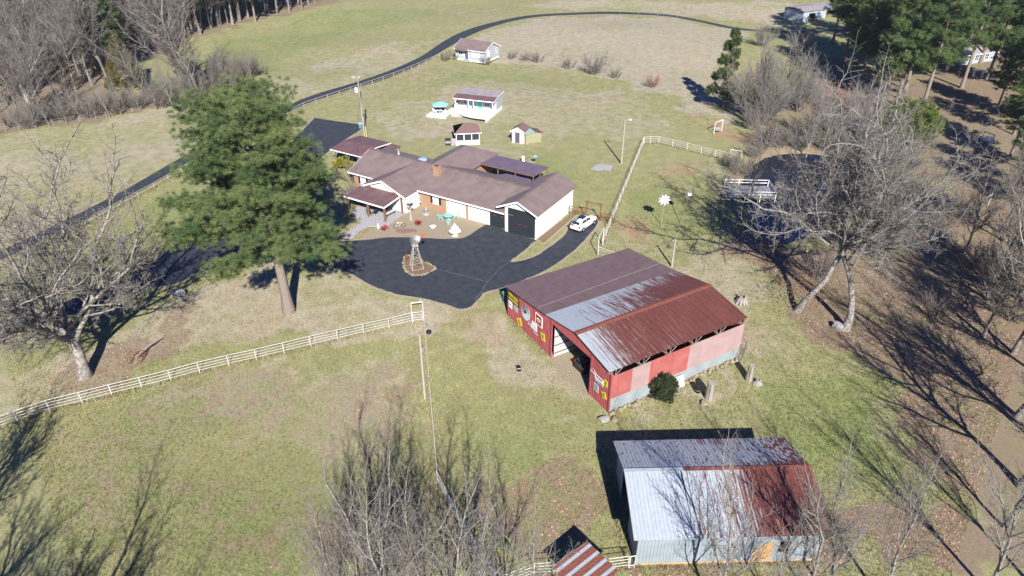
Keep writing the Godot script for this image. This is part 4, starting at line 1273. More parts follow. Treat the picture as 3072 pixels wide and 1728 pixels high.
	small_house(t, 11.0, 6.0, 2.6, 3.8, M.blue_metal, M.grey_roof, 0.4)
	for x in [1.0, 4.2, 7.5]:
		window(t, Transform3D(Basis(), V(x, 0.8, 0)), 1.3, 1.3, 2, 2)

func twig_pile(seed_: int) -> MB:
	var r := RandomNumberGenerator.new()
	r.seed = seed_
	var mb := MB.new()
	for k in 60:
		var a := r.randf() * TAU
		var p := Vector3(r.randf_range(-0.9, 0.9), r.randf_range(0.05, 0.5), r.randf_range(-0.7, 0.7))
		var d := Vector3(cos(a), r.randf_range(-0.2, 0.3), sin(a)) * r.randf_range(0.3, 0.8)
		mb.rod(p - d, p + d, 0.03, 4)
	return mb


var tr := RandomNumberGenerator.new()

func grow(wood: MB, twig: MB, p: Vector3, d: Vector3, length: float, r: float, level: int, q: Dictionary):
	# one branch and all that grows from it
	var last: int = q.levels
	var n: int = [7, 6, 5, 4, 3, 2][mini(level, 5)]
	var pts := [p]
	var rad := [r]
	var dir := d.normalized()
	var tip: float = q.get("tip", 0.4) if level < last else 0.35
	var wob: float = q.wobble * (1.0 + 0.25 * level)
	var mb := wood if level <= q.get("wood", 1) else twig
	for k in range(1, n + 1):
		dir = (dir + Vector3(tr.randf_range(-wob, wob), tr.randf_range(-wob, wob) * 0.7 + q.rise * (0.5 if level else 0.15), tr.randf_range(-wob, wob))).normalized()
		p += dir * length / n
		pts.append(p)
		rad.append(maxf(lerpf(r, r * tip, float(k) / n), q.thin))
	if level == 0:
		rad[0] = r * 1.5
		rad[1] = maxf(rad[1], r * 0.98)
	mb.tube(pts, rad, [9, 7, 5, 4, 3, 3][mini(level, 5)], level == 0)
	if level >= last:
		return
	var kids: int = q.kids[level]
	var from: float = q.from[mini(level, q.from.size() - 1)]
	var phase := tr.randf() * TAU
	for k in kids:
		var t := from + (1.0 - from) * (k + tr.randf_range(0.1, 0.9)) / kids
		var at := t * n
		var j := mini(int(at), n - 1)
		var bp: Vector3 = pts[j].lerp(pts[j + 1], at - j)
		var bd: Vector3 = (pts[j + 1] - pts[j]).normalized()
		var side := bd.cross(Vector3(0.2, 0.3, 0.9)).normalized()
		side = side.rotated(bd, phase + k * 2.4 + tr.randf_range(-0.5, 0.5))
		var spread: float = q.spread[mini(level, q.spread.size() - 1)] * tr.randf_range(0.75, 1.2)
		var nd := bd.rotated(bd.cross(side).normalized() if bd.cross(side).length() > 0.01 else Vector3.RIGHT, -spread) if false else (bd * cos(spread) + side * sin(spread))
		var shrink := lerpf(1.0, 0.55, t) if level > 0 else lerpf(1.0, 0.8, t)
		var nl: float = length * q.ratio[mini(level, q.ratio.size() - 1)] * shrink * tr.randf_range(0.75, 1.15)
		var nr: float = maxf(lerpf(r, r * tip, t) * q.get("girth", 0.6) * tr.randf_range(0.75, 1.05), q.thin)
		grow(wood, twig, bp, nd, nl, nr, level + 1, q)
	# leader carries on
	if level < last - 1 and q.get("leader", true):
		grow(wood, twig, pts[-1], dir + Vector3(tr.randf_range(-0.3, 0.3), 0.1, tr.randf_range(-0.3, 0.3)), length * 0.6, rad[-1], level + 1, q)

func bare_tree(called: String, seed_: int, q: Dictionary, bark: Material, twigs: Material, lean := Vector3.ZERO) -> Node3D:
	tr.seed = seed_
	var t := thing(called, "bare tree", "tree")
	var wood := MB.new()
	var twig := MB.new()
	if q.get("stems", 1) > 1:
		for s in q.stems:
			var a: float = TAU * s / q.stems + tr.randf_range(-0.4, 0.4)
			var o: float = q.get("fan", 0.35) * tr.randf_range(0.5, 1.3)
			grow(wood, twig, Vector3(cos(a), 0, sin(a)) * q.get("base", 0.25) * tr.randf_range(0.3, 1.0), Vector3(cos(a) * o, 1, sin(a) * o), q.height * tr.randf_range(0.75, 1.1), q.girth0, 0, q)
	else:
		grow(wood, twig, Vector3(0, -0.1, 0), Vector3(0, 1, 0) + lean, q.height, q.girth0, 0, q)
	part("trunk", wood, bark, t)
	part("crown", twig, twigs, t)
	return t

func needle_clump(seed_: int, n: int, len: float, wide: float, up := 0.25) -> ArrayMesh:
	# a burst of narrow needle bundles
	var r := RandomNumberGenerator.new()
	r.seed = seed_
	var mb := MB.new()
	mb.colored = true
	for k in n:
		var d := Vector3(r.randfn(), r.randfn() + up, r.randfn()).normalized()
		var s := d.cross(Vector3(r.randfn(), r.randfn(), r.randfn())).normalized() * wide
		var o := d * len * r.randf_range(0.0, 0.35)
		var e := d * len * r.randf_range(0.75, 1.1)
		var g := r.randf_range(0.75, 1.2)
		mb.col = Color(g, g, g)
		mb.tri(o - s, o + s, e)
	return mb.mesh()

func scatter(called: String, mesh: Mesh, m: Material, xfs: Array, cols: Array, parent: Node) -> MultiMeshInstance3D:
	var mm := MultiMesh.new()
	mm.transform_format = MultiMesh.TRANSFORM_3D
	mm.use_colors = true
	mm.mesh = mesh
	mm.instance_count = xfs.size()
	for k in xfs.size():
		mm.set_instance_transform(k, xfs[k])
		mm.set_instance_color(k, cols[k])
	var o := MultiMeshInstance3D.new()
	o.multimesh = mm
	o.material_override = m
	o.name = called
	parent.add_child(o, true)
	return o

func clump_at(p: Vector3, size: float, squash := 0.8) -> Transform3D:
	var b := Basis.from_euler(Vector3(tr.randf_range(-0.5, 0.5), tr.randf() * TAU, tr.randf_range(-0.5, 0.5))).scaled(Vector3(size, size * squash, size))
	return Transform3D(b, p)

func leaf_tone(c0: Color, c1: Color) -> Color:
	return c0.lerp(c1, tr.randf())

func pine_tree(called: String, seed_: int, q: Dictionary) -> Node3D:
	# q: height, girth, first (lowest branch height), reach (crown radius at t from 0 to 1), whorls, per, clump, tones
	tr.seed = seed_
	var t := thing(called, "pine", "tree")
	var wood := MB.new()
	var limb := MB.new()
	var pts := []
	var rad := []
	var H: float = q.height
	var lean: Vector3 = q.get("lean", Vector3.ZERO)
	for k in 11:
		var s := k / 10.0
		pts.append(Vector3(sin(s * 2.2 + seed_) * 0.25 * s, H * s - 0.1, cos(s * 1.7 + seed_) * 0.2 * s) + lean * s * s * H)
		rad.append(lerpf(q.girth, q.girth * 0.18, s) * (1.3 if k == 0 else 1.0))
	wood.tube(pts, rad, 10)
	var xfs := []
	var cols := []
	var first: float = q.first
	var total: int = q.whorls
	for w in total:
		var s: float = (w + tr.randf_range(0, 0.9)) / total
		var y := lerpf(first, H * 0.98, s)
		var f := y / H * 10.0
		var j := mini(int(f), 9)
		var o: Vector3 = pts[j].lerp(pts[j + 1], f - j)
		var a: float = w * 2.4 + tr.randf_range(-0.5, 0.5)
		var reach: float = q.reach.call(s, a) * tr.randf_range(0.72, 1.08)
		var d := Vector3(cos(a), 0, sin(a))
		var slope: float = lerpf(q.get("droop", -0.05), 0.9, s * s) + tr.randf_range(-0.08, 0.12)
		var bp := []
		var br := []
		var n := 5
		var side := d.cross(Vector3.UP)
		var bend := tr.randf_range(-0.25, 0.25)
		for k in n + 1:
			var u := float(k) / n
			bp.append(o + d * reach * u + Vector3.UP * reach * (slope * u + 0.12 * u * u) + side * bend * reach * u * u)
			br.append(lerpf(clampf(reach * 0.018, 0.03, 0.16), 0.015, u))
		limb.tube(bp, br, 4, false)
		# tufts gathered in fans along the outer half
		var fans: int = maxi(3, int(reach * q.per))
		for m in fans:
			var u := lerpf(q.get("inner", 0.3), 1.03, pow((m + tr.randf()) / fans, 0.8))
			var at: float = minf(u, 0.999) * n
			var jj := mini(int(at), n - 1)
			var c: Vector3 = bp[jj].lerp(bp[jj + 1], at - jj)
			var spread: float = lerpf(0.4, 0.20 * reach, minf(1.0, u)) * 0.9
			var cc := c + side * tr.randf_range(-1, 1) * spread + d * tr.randf_range(-0.3, 0.3) + Vector3.UP * tr.randf_range(0.0, 0.55)
			limb.tube([c, cc], [0.03, 0.012], 3, false)
			var tone := leaf_tone(q.tones[0], q.tones[1])
			for g in q.get("tufts", 6):
				var off: Vector3 = Vector3(tr.randfn(), tr.randfn() * 0.5 + 0.15, tr.randfn()) * q.get("dome", q.clump * 0.62)
				xfs.append(clump_at(cc + off, q.clump * tr.randf_range(0.7, 1.15)))
				cols.append(tone * tr.randf_range(0.85, 1.15))
	part("trunk", wood, q.bark, t)
	part("branches", limb, M.dark_bark, t)
	var f := scatter("crown", M.clump_pine, M.needles, xfs, cols, t)
	f.set_meta("kind", "stuff")
	return t

func bushy(called: String, seed_: int, label: String, group: String, at: Vector3, n: int, size: float, tones: Array, shape: Callable, trunk_h: float, trunk_r: float) -> Node3D:
	# an evergreen whose tufts fill the shell that shape(k) returns
	tr.seed = seed_
	var t := thing(called, label, "tree" if trunk_h > 0.8 else "bush", at, 0.0, group)
	var xfs := []
	var cols := []
	var wood := MB.new()
	if trunk_h > 0.8:
		wood.tube([Vector3(0, -0.1, 0), Vector3(0.05, trunk_h * 0.5, 0.05), Vector3(0, trunk_h, 0)], [trunk_r * 1.2, trunk_r, trunk_r * 0.6], 8)
	else:
		wood.tube([Vector3(0, -0.1, 0), Vector3(0, trunk_h + 0.3, 0)], [trunk_r, trunk_r * 0.5], 6)
	var core := []
	for k in n:
		var p: Vector3 = shape.call(k)
		xfs.append(clump_at(p, size * tr.randf_range(0.7, 1.2), 1.0))
		cols.append(leaf_tone(tones[0], tones[1]))
		if k % 14 == 0:
			wood.tube([Vector3(0, maxf(trunk_h * 0.6, p.y * 0.5), 0), p], [trunk_r * 0.3, 0.02], 4, false)
	part("trunk", wood, M.dark_bark, t)
	var f := scatter("foliage", M.clump_leaf, M.needles, xfs, cols, t)
	f.set_meta("kind", "stuff")
	return t

func build_trees():
	M.oak_bark = grain(Color(0.10, 0.092, 0.084), Color(0.30, 0.285, 0.265), 0.03, 0.5, 75, 0.9, 2.0)
	M.pale_bark = grain(Color(0.10, 0.094, 0.086), Color(0.31, 0.297, 0.28), 0.03, 0.5, 71, 0.9, 2.0)
	M.grey_bark = grain(Color(0.09, 0.08, 0.072), Color(0.23, 0.21, 0.19), 0.03, 0.5, 72, 0.9, 2.0)
	M.dark_bark = grain(Color(0.09, 0.07, 0.055), Color(0.19, 0.155, 0.13), 0.03, 0.5, 73, 0.9, 2.0)
	M.pine_bark = grain(Color(0.12, 0.10, 0.088), Color(0.28, 0.24, 0.215), 0.05, 0.5, 74, 0.9, 2.0)
	M.twig_grey = flat(Color(0.165, 0.153, 0.145), 0.9)
	M.twig_brown = flat(Color(0.145, 0.128, 0.118), 0.9)
	M.twig_red = flat(Color(0.26, 0.13, 0.11), 0.9)
	M.twig_pale = flat(Color(0.205, 0.192, 0.18), 0.9)
	M.needles = tinted(0.7, 0.35)
	M.needles.backlight_enabled = true
	M.needles.backlight = Color(0.25, 0.3, 0.1)
	M.clump_pine = needle_clump(1, 72, 0.66, 0.019, 0.3)
	M.clump_leaf = needle_clump(2, 34, 0.55, 0.06, 0.25)

	# --- the big pine by the drive
	var reach := func(s: float, a: float) -> float:
		var r := 9.6 * (1.0 - 0.42 * s) * (1.0 - smoothstep(0.72, 1.05, s) * 0.72)
		r *= 1.0 + 0.07 * cos(a - PI)
		if s < 0.35: r *= 1.0 + 0.14 * cos(a - PI) + 0.12 * sin(a * 3.0)
		return r
	var big := pine_tree("pine_tree", 11, {height = 24.5, girth = 0.62, first = 8.2, reach = reach, whorls = 84, per = 1.25, clump = 0.78, tufts = 14, dome = 0.68, inner = 0.3, bark = M.pine_bark, tones = [Color(0.052, 0.096, 0.036), Color(0.138, 0.178, 0.064)], lean = Vector3(-0.035, 0, 0)})
	big.position = Vector3(-25.89, 0, -68.42)
	tag(big, "huge full green pine with a bare grey trunk beside the driveway", "tree")

	# --- tall pines on the right
	var slim := func(s: float, a: float) -> float: return (6.8 - 3.6 * s) * (1.0 - smoothstep(0.8, 1.05, s) * 0.6) * (0.6 + 0.4 * smoothstep(0.0, 0.3, s))
	var tall := pine_tree("tall_pine", 21, {height = 27.0, girth = 0.42, first = 9.0, reach = slim, whorls = 46, per = 1.7, clump = 1.15, tufts = 5, bark = M.pine_bark, tones = [Color(0.052, 0.098, 0.034), Color(0.12, 0.172, 0.056)]})
	var tall2 := pine_tree("tall_pine", 22, {height = 25.0, girth = 0.38, first = 7.0, reach = slim, whorls = 50, per = 1.7, clump = 1.15, tufts = 5, bark = M.pine_bark, tones = [Color(0.052, 0.10, 0.036), Color(0.125, 0.178, 0.058)]})
	tall.position = on(Vector3(83.91, 0, -142.42))
	tag(tall, "tall pine with dark leaning trunk right of the rounded evergreen", "tree", "pines on the right")
	tall2.position = on(Vector3(80.1, 0, -145.71))
	tag(tall2, "tall pine with pale straight trunk behind the rounded evergreen", "tree", "pines on the right")
	var lab := [["tall pine behind the two nearest pale trunks", "2716,268"], ["tall pine with dark trunk near the grey far barn", ""], ["slender pine left of the pale trunks", ""]]
	copy(tall, on(Vector3(87.38, 0, -156.9)), 1.0, 1.0, "tall pine set just behind the two nearest pale trunks", "pines on the right")
	copy(tall2, on(Vector3(78.04, 0, -147.98)), 2.2, 0.62, "short pine left of the pale pine trunks", "pines on the right")
	copy(tall, on(Vector3(84.97, 0, -184.9)), 4.0, 0.95, "dark trunked pine in front of the far grey barn", "pines on the right")
	var k := 0
	for p in [Vector3(98.74, 0, -203.91), Vector3(93.16, 0, -179.03), Vector3(108.05, 0, -192.55), Vector3(104.87, 0, -172.87), Vector3(84.76, 0, -172.87), Vector3(120.41, 0, -192.55), Vector3(109.64, 0, -164.28), Vector3(109.91, 0, -207.96), Vector3(121.24, 0, -207.96), Vector3(134.01, 0, -203.91), Vector3(128.27, 0, -182.25), Vector3(100.72, 0, -158.44), Vector3(111.07, 0, -156.4), Vector3(89.46, 0, -203.91), Vector3(79.26, 0, -161.58), Vector3(87.33, 0, -171.38), Vector3(88.24, 0, -187.28), Vector3(92.92, 0, -171.38), Vector3(110.66, 0, -189.01), Vector3(116.36, 0, -179.03)]:
		copy(tall if k % 2 else tall2, on(p), k * 1.7, 0.8 + 0.06 * (k % 4), "dark green pine within the grove at upper right", "pine grove at upper right")
		k += 1
	var edge := ["pine with spreading boughs at the right edge above the swing", "pine low at the right edge beside the swing", "pine at the right edge below the swing", "pine at the right edge beyond the birdbaths", "low pine right of the birdbaths", "low pine between the birdbaths and the swing", "small pine right of the pond frame"]
	k = 0
	for p in [[Vector3(86.72, 0, -116.77), 0.6], [Vector3(85.35, 0, -109.38), 0.55], [Vector3(77.3, 0, -94.38), 0.55], [Vector3(100.46, 0, -132.28), 0.75], [Vector3(99.27, 0, -142.42), 0.6], [Vector3(93.83, 0, -127.65), 0.6], [Vector3(80.69, 0, -103.99), 0.5]]:
		copy(tall2, on(p[0]), 0.9 + k * 1.9, p[1], edge[k], "pines at the right edge")
		k += 1
	# rounded evergreen
	bushy("rounded_evergreen", 31, "rounded bright evergreen tree in front of the tall pine trunks", "", on(Vector3(66.14, 0, -114.93)), 1200, 0.85, [Color(0.05, 0.09, 0.02), Color(0.15, 0.19, 0.04)], func(_k):
		var d := Vector3(tr.randfn(), tr.randfn(), tr.randfn()).normalized() * pow(tr.randf(), 0.28)
		return Vector3(d.x * 5.4, 6.8 + d.y * 3.9, d.z * 5.0), 4.8, 0.3)
	# leaning cedar by the field
	bushy("cedar_tree", 32, "narrow ragged cedar leaning left of the grey bare trees", "", on(Vector3(43.59, 0, -144.16)), 900, 1.0, [Color(0.035, 0.06, 0.02), Color(0.09, 0.125, 0.04)], func(k):
		var s: float = float(k) / 900
		var lay := floorf(s * 11) / 11.0
		var a := lay * 40.0 + tr.randf_range(-0.9, 0.9)
		var r := (3.3 - 2.3 * s) * sqrt(tr.randf())
		return Vector3(cos(a) * r - 1.2 + 1.6 * s, 1.8 + 13.5 * s + tr.randf_range(-0.4, 0.4), sin(a) * r), 14.5, 0.2)
	# olive cedar at the woods' edge
	var olive := bushy("olive_cedar", 33, "olive brown cedar at the edge of the left woods", "", on(Vector3(-85.24, 0, -156.9)), 520, 1.05, [Color(0.06, 0.055, 0.014), Color(0.13, 0.115, 0.032)], func(k):
		var s: float = float(k) / 520
		var a := tr.randf() * TAU
		var r := (4.2 * (1.0 - s) + 0.5) * sqrt(tr.randf_range(0.4, 1.0))
		return Vector3(cos(a) * r, 0.6 + 10.5 * s, sin(a) * r), 9.0, 0.2)
	# dark bush against the barn wall
	bushy("cedar_bush", 34, "dark green round cedar bush against the barn's galvanised wall", "", Vector3(14.75, 0, -52.7), 520, 0.4, [Color(0.02, 0.032, 0.014), Color(0.05, 0.068, 0.028)], func(_k):
		var d := Vector3(tr.randfn(), tr.randfn(), tr.randfn()).normalized() * pow(tr.randf(), 0.3)
		var up := 0.5 + 0.5 * d.y
		var wide := 1.5 * (1.0 - 0.55 * up * up) * (0.85 + 0.3 * sin(atan2(d.z, d.x) * 5.0 + up * 7.0))
		return Vector3(d.x * wide, 0.35 + up * 3.1, d.z * wide), 0.5, 0.1)
	bushy("golden_bush", 35, "yellow flowered green bush between the carport and the pine", "", on(Vector3(-28.31, 0, -111.52)), 240, 0.5, [Color(0.05, 0.09, 0.02), Color(0.42, 0.34, 0.03)], func(_k):
		var d := Vector3(tr.randfn(), absf(tr.randfn()), tr.randfn()).normalized() * pow(tr.randf(), 0.4)
		return Vector3(d.x * 1.7, 0.4 + d.y * 1.7, d.z * 1.5), 0.5, 0.08)

	# --- bare trees
	var oak := bare_tree("oak_tree", 41, {height = 4.6, girth0 = 0.40, levels = 5, kids = [9, 7, 7, 6, 4], from = [0.5, 0.25, 0.2, 0.15], spread = [1.0, 0.75, 0.8, 0.85], ratio = [1.75, 0.62, 0.55, 0.55, 0.6], wobble = 0.22, rise = 0.05, thin = 0.010, girth = 0.62, tip = 0.62, wood = 3}, M.oak_bark, M.twig_grey)
	oak.position = Vector3(-43.63, 0, -56.65)
	oak.scale = Vector3.ONE * 1.5
	tag(oak, "broad bare oak with flared trunk by the lower left fence", "tree")
	var white := bare_tree("white_oak", 43, {height = 9.5, girth0 = 0.27, levels = 5, kids = [8, 7, 7, 6, 4], from = [0.62, 0.25, 0.2, 0.15], spread = [0.88, 0.75, 0.8, 0.85], ratio = [0.95, 0.6, 0.55, 0.55, 0.6], wobble = 0.24, rise = 0.09, thin = 0.010, girth = 0.68, tip = 0.62, wood = 3}, M.pale_bark, M.twig_pale, Vector3(0.05, 0, 0))
	white.position = Vector3(33.25, 0, -68.63)
	white.scale = Vector3.ONE * 1.3
	tag(white, "pale barked bare tree, left of the two tall ones beyond the barn", "tree", "pale trees by the pond")
	var white2 := bare_tree("white_oak", 47, {height = 9.5, girth0 = 0.28, levels = 5, kids = [8, 7, 7, 6, 4], from = [0.58, 0.25, 0.2, 0.15], spread = [0.95, 0.75, 0.8, 0.85], ratio = [1.0, 0.6, 0.55, 0.55, 0.6], wobble = 0.26, rise = 0.08, thin = 0.010, girth = 0.68, tip = 0.62, wood = 3}, M.pale_bark, M.twig_pale, Vector3(0.12, 0, 0))
	white2.position = Vector3(37.34, 0, -64.88)
	white2.scale = Vector3.ONE * 1.35
	tag(white2, "pale barked bare tree, right of the two tall ones beyond the barn", "tree", "pale trees by the pond")
	var slender := []
	for s in 4:
		slender.append(bare_tree("slender_tree", 50 + s, {height = 7.5 + 0.8 * (s % 2), girth0 = 0.12 + 0.015 * s, levels = 4, kids = [9, 7, 6, 4], from = [0.25, 0.2, 0.15, 0.1], spread = [0.5, 0.6, 0.75, 0.8], ratio = [0.58, 0.5, 0.5, 0.55], wobble = 0.10, rise = 0.16, thin = 0.007, girth = 0.6, tip = 0.5, wood = 2}, [M.oak_bark, M.pale_bark, M.pale_bark, M.pale_bark][s], [M.twig_grey, M.twig_pale, M.twig_grey, M.twig_pale][s], Vector3(tr.randf_range(-0.1, 0.1), 0, tr.randf_range(-0.1, 0.1))))
	var forest := []
	for s in 4:
		forest.append(bare_tree("woodland_tree", 60 + s, {height = 10.0 + s, girth0 = 0.22 + 0.03 * s, levels = 4, kids = [12, 8, 6, 4], from = [0.35, 0.25, 0.2, 0.1], spread = [0.75, 0.7, 0.8, 0.8], ratio = [0.52, 0.52, 0.5, 0.55], wobble = 0.14, rise = 0.12, thin = 0.016, girth = 0.6, tip = 0.5, wood = 2}, M.grey_bark if s % 2 else M.pale_bark, M.twig_grey if s % 2 else M.twig_brown))
	var bush := []
	for s in 3:
		bush.append(bare_tree("bare_shrub", 70 + s, {stems = 14, height = 1.5, fan = 0.6, base = 0.5, girth0 = 0.03, levels = 3, kids = [5, 4, 3], from = [0.2, 0.15, 0.1], spread = [0.5, 0.6, 0.7], ratio = [0.6, 0.55, 0.5], wobble = 0.12, rise = 0.08, thin = 0.009, wood = 0}, M.grey_bark, [M.twig_brown, M.twig_grey, M.twig_red][s]))
	var fine := []
	for s in 2:
		fine.append(bare_tree("grey_thicket_tree", 80 + s, {stems = 5, height = 5.0, fan = 0.55, base = 0.5, girth0 = 0.13, levels = 4, kids = [8, 7, 6, 4], from = [0.15, 0.2, 0.15, 0.1], spread = [0.55, 0.6, 0.7, 0.7], ratio = [0.65, 0.55, 0.5, 0.55], wobble = 0.13, rise = 0.09, thin = 0.009, girth = 0.58, tip = 0.5, wood = 1}, M.grey_bark, M.twig_pale))

	# lower middle clump of slender trees, tops towards the camera
	var first := true
	k = 0
	var low := [[Vector3(-11.92, 0, -28.05), 1.0], [Vector3(-10.32, 0, -28.64), 1.05], [Vector3(-8.73, 0, -27.93), 1.1], [Vector3(-7.36, 0, -28.77), 1.1], [Vector3(-5.61, 0, -28.4), 1.15], [Vector3(-3.99, 0, -28.05), 1.1], [Vector3(-2.43, 0, -28.64), 1.0], [Vector3(-0.36, 0, -27.69), 0.85]]
	for e in low:
		var o: Node3D
		if k < 4:
			o = slender[k]
			o.position = e[0]
			o.scale = Vector3.ONE * e[1]
			tag(o, "", "tree", "slender bare trees at the bottom")
		else:
			o = copy(slender[k % 4], e[0], k * 2.1, e[1], "", "slender bare trees at the bottom")
		var order := ["first", "second", "third", "fourth", "fifth", "sixth", "seventh", "eighth"]
		o.set_meta("label", "slender bare tree, %s from the left in the clump along the bottom edge" % order[k])
		k += 1
	# bare trees out of frame at the lower left, known by their shadows on the lawn
	k = 0
	for p in [[Vector3(-42, 0, -33), 0.72], [Vector3(-44, 0, -37), 0.72], [Vector3(-31, 0, -20), 0.8], [Vector3(-27.5, 0, -18.5), 0.8], [Vector3(-24, 0, -17), 0.75], [Vector3(-36, 0, -24), 0.75]]:
		copy(forest[k % 4], p[0], k * 1.3, p[1], "bare tree just outside the lower left corner, casting shadow on the lawn", "bare trees outside the lower left")
		k += 1
	# lower right trees round the shed
	var names := ["bare tree at the bottom edge, its branch shadows crossing the shed roof", "bare white tree rising in front of the shed's rusted roof end", "bare white tree just right of the shed", "bare white forked tree left of the corner clump", "crooked bare tree at the lower right corner", "bare tree at the right edge above the corner", "bare thin tree before the shed's end wall", "bare tree at the bottom right edge", "bare tree in the leaf litter at the right edge"]
	k = 0
	for p in [[Vector3(14.39, 0, -30.01), 1.0], [Vector3(21.51, 0, -31.57), 0.95], [Vector3(22.85, 0, -31.31), 0.9], [Vector3(26.44, 0, -31.31), 1.05], [Vector3(34.41, 0, -31.84), 1.1], [Vector3(39.11, 0, -37.77), 1.0], [Vector3(18.77, 0, -30.52), 0.62], [Vector3(37.99, 0, -32.94), 1.1], [Vector3(47.58, 0, -47.03), 1.0]]:
		copy(slender[(k + 1) % 4], p[0], k * 1.9 + 0.5, p[1], names[k], "bare trees at the lower right")
		k += 1
	k = 0
	for p in [[Vector3(56.61, 0, -70.91), 0.8], [Vector3(53.51, 0, -60.46), 0.9], [Vector3(47.9, 0, -50.57), 0.9], [Vector3(42.95, 0, -41.92), 1.0], [Vector3(55.11, 0, -82.31), 0.6], [Vector3(68.19, 0, -88.03), 0.8], [Vector3(59.04, 0, -64.11), 1.0], [Vector3(61.49, 0, -72.4), 0.9], [Vector3(52.02, 0, -63.48), 0.8], [Vector3(54.23, 0, -53.95), 1.0], [Vector3(49.34, 0, -43.41), 1.1], [Vector3(62.76, 0, -60.46), 1.1], [Vector3(59.98, 0, -82.31), 0.75], [Vector3(67.73, 0, -84.15), 0.85]]:
		copy(forest[k % 4], p[0], k * 1.3, p[1], "bare woodland tree in the leaf strewn wood at right", "bare trees of the right hand wood")
		k += 1
	# smaller bare trees round the pond
	var pondside := ["bare pale tree standing at the pond's edge by the dock", "bare tree between the dock and the pale tall trees", "bare grey tree behind the pond", "bare tree in front of the rounded evergreen", "bare tree right of the rounded evergreen", "bare scrubby tree below the pond"]
	k = 0
	for p in [[Vector3(34.26, 0, -93.27), 0.8], [Vector3(35.91, 0, -84.62), 0.75], [Vector3(51.87, 0, -118.35), 1.15], [Vector3(58.62, 0, -109.38), 1.0], [Vector3(61.63, 0, -103.99), 1.05], [Vector3(43.93, 0, -78.8), 0.8]]:
		copy(slender[(k + 2) % 4], on(p[0]), k * 2.7, p[1], pondside[k], "bare trees by the pond")
		k += 1
	# grey thicket right of the cedar
	fine[0].position = on(Vector3(46.65, 0, -136.19))
	fine[0].scale = Vector3.ONE * 1.5
	tag(fine[0], "fine twigged grey tree standing right of the ragged cedar", "tree", "grey thicket trees")
	fine[1].position = on(Vector3(52.87, 0, -139.24))
	fine[1].scale = Vector3.ONE * 1.6
	tag(fine[1], "fine twigged grey tree behind the pond's far bank", "tree", "grey thicket trees")
	var th := ["small grey tree beside the drive above the thicket", "small grey twiggy tree at the pine shade's edge", "grey bare tree low in the thicket by the orange bank", "grey bare tree at the thicket's right end", "grey tree left of the rounded evergreen", "grey tree above the pond's middle", "low grey tree on the orange bank"]
	k = 0
	for p in [[Vector3(67.66, 0, -196.22), 0.8], [Vector3(73.21, 0, -184.9), 0.85], [Vector3(48.72, 0, -133.24), 1.2], [Vector3(58.28, 0, -141.35), 1.2], [Vector3(64.88, 0, -128.56), 1.25], [Vector3(57.85, 0, -123.28), 1.2], [Vector3(45.98, 0, -130.03), 0.7]]:
		copy(fine[k % 2], on(p[0]), k * 1.1 + 0.4, p[1], th[k], "grey thicket trees")
		k += 1
	# shrubs along the field edge and elsewhere
	bush[0].position = on(Vector3(-16.84, 0, -181.28))
	tag(bush[0], "bare brown shrub left of the pale blue cottage", "shrub", "bare shrubs by the field")
	bush[1].position = on(Vector3(-6.46, 0, -179.03))
	tag(bush[1], "bare grey shrub at the pale blue cottage's front corner", "shrub", "bare shrubs by the field")
	bush[2].position = on(Vector3(65.13, 0, -142.42))
	bush[2].scale = Vector3.ONE * 2.2
	tag(bush[2], "reddish bare shrub in the pine shade", "shrub", "bare shrubs by the field")
	var sh := [[0, Vector3(-0.09, 0, -185.58), 0.9, "bare shrub nearest the pale blue cottage on the field edge"], [1, Vector3(3.56, 0, -183.9), 1.0, "second bare shrub from the cottage on the field edge"], [0, Vector3(6.4, 0, -182.25), 1.1, "third bare shrub from the cottage on the field edge"], [0, Vector3(13.88, 0, -175.9), 1.1, "low round bare shrub left of the biggest field edge shrub"], [1, Vector3(19.63, 0, -170.5), 2.1, "biggest bare shrub along the tan field's edge"], [0, Vector3(24.14, 0, -166.5), 1.0, "bare shrub right of the biggest field edge shrub"], [2, Vector3(31.51, 0, -158.44), 1.2, "pinkish bare shrub last along the tan field's edge"], [2, Vector3(67.28, 0, -139.24), 1.8, "reddish bare shrub left of the pale pine trunks"], [0, Vector3(-25.58, 0, -105.96), 1.6, "brown bare shrub at the brick gable under the pine"], [0, Vector3(-23.49, 0, -99), 1.2, "brown bare shrub beside the porch under the pine"], [1, Vector3(36.78, 0, -112.25), 1.1, "bare grey shrub at the end of the white fence"], [0, Vector3(46.85, 0, -125), 1.3, "brown bare shrub on the pond's near bank"], [1, Vector3(-14.33, 0, -182.58), 0.5, "small bare shrub at the blue cottage's step"]]
	for e in sh:
		copy(bush[e[0]], on(e[1]), e[2] * 7.0, e[2], e[3], "bare shrubs by the field")
	# the red dead-leaved tree base and brown leaves kept on the trunk
	var wood_edge := v2([Vector3(-101.79, 0, -125.35), Vector3(-96.38, 0, -128.56), Vector3(-89.03, 0, -132.28), Vector3(-82.11, 0, -137.8), Vector3(-76.79, 0, -140.71), Vector3(-70.07, 0, -144.16), Vector3(-65.9, 0, -147.75), Vector3(-68.99, 0, -164.28), Vector3(-75.03, 0, -156.4), Vector3(-77.77, 0, -149.13), Vector3(-88.56, 0, -157.67), Vector3(-97.43, 0, -186.26), Vector3(-92.66, 0, -195.47), Vector3(-86.87, 0, -214.31), Vector3(-77.3, 0, -234.55), Vector3(-65.3, 0, -255.46), Vector3(-63.69, 0, -269.15), Vector3(-129.34, 0, -284.24), Vector3(-191.76, 0, -284.24), Vector3(-222.98, 0, -284.24), Vector3(-207.51, 0, -203.91), Vector3(-135.59, 0, -138.21)])
	tr.seed = 91
	var cedar_at := Vector2(olive.position.x, olive.position.z)
	var spots: Array = []
	var tries := 0
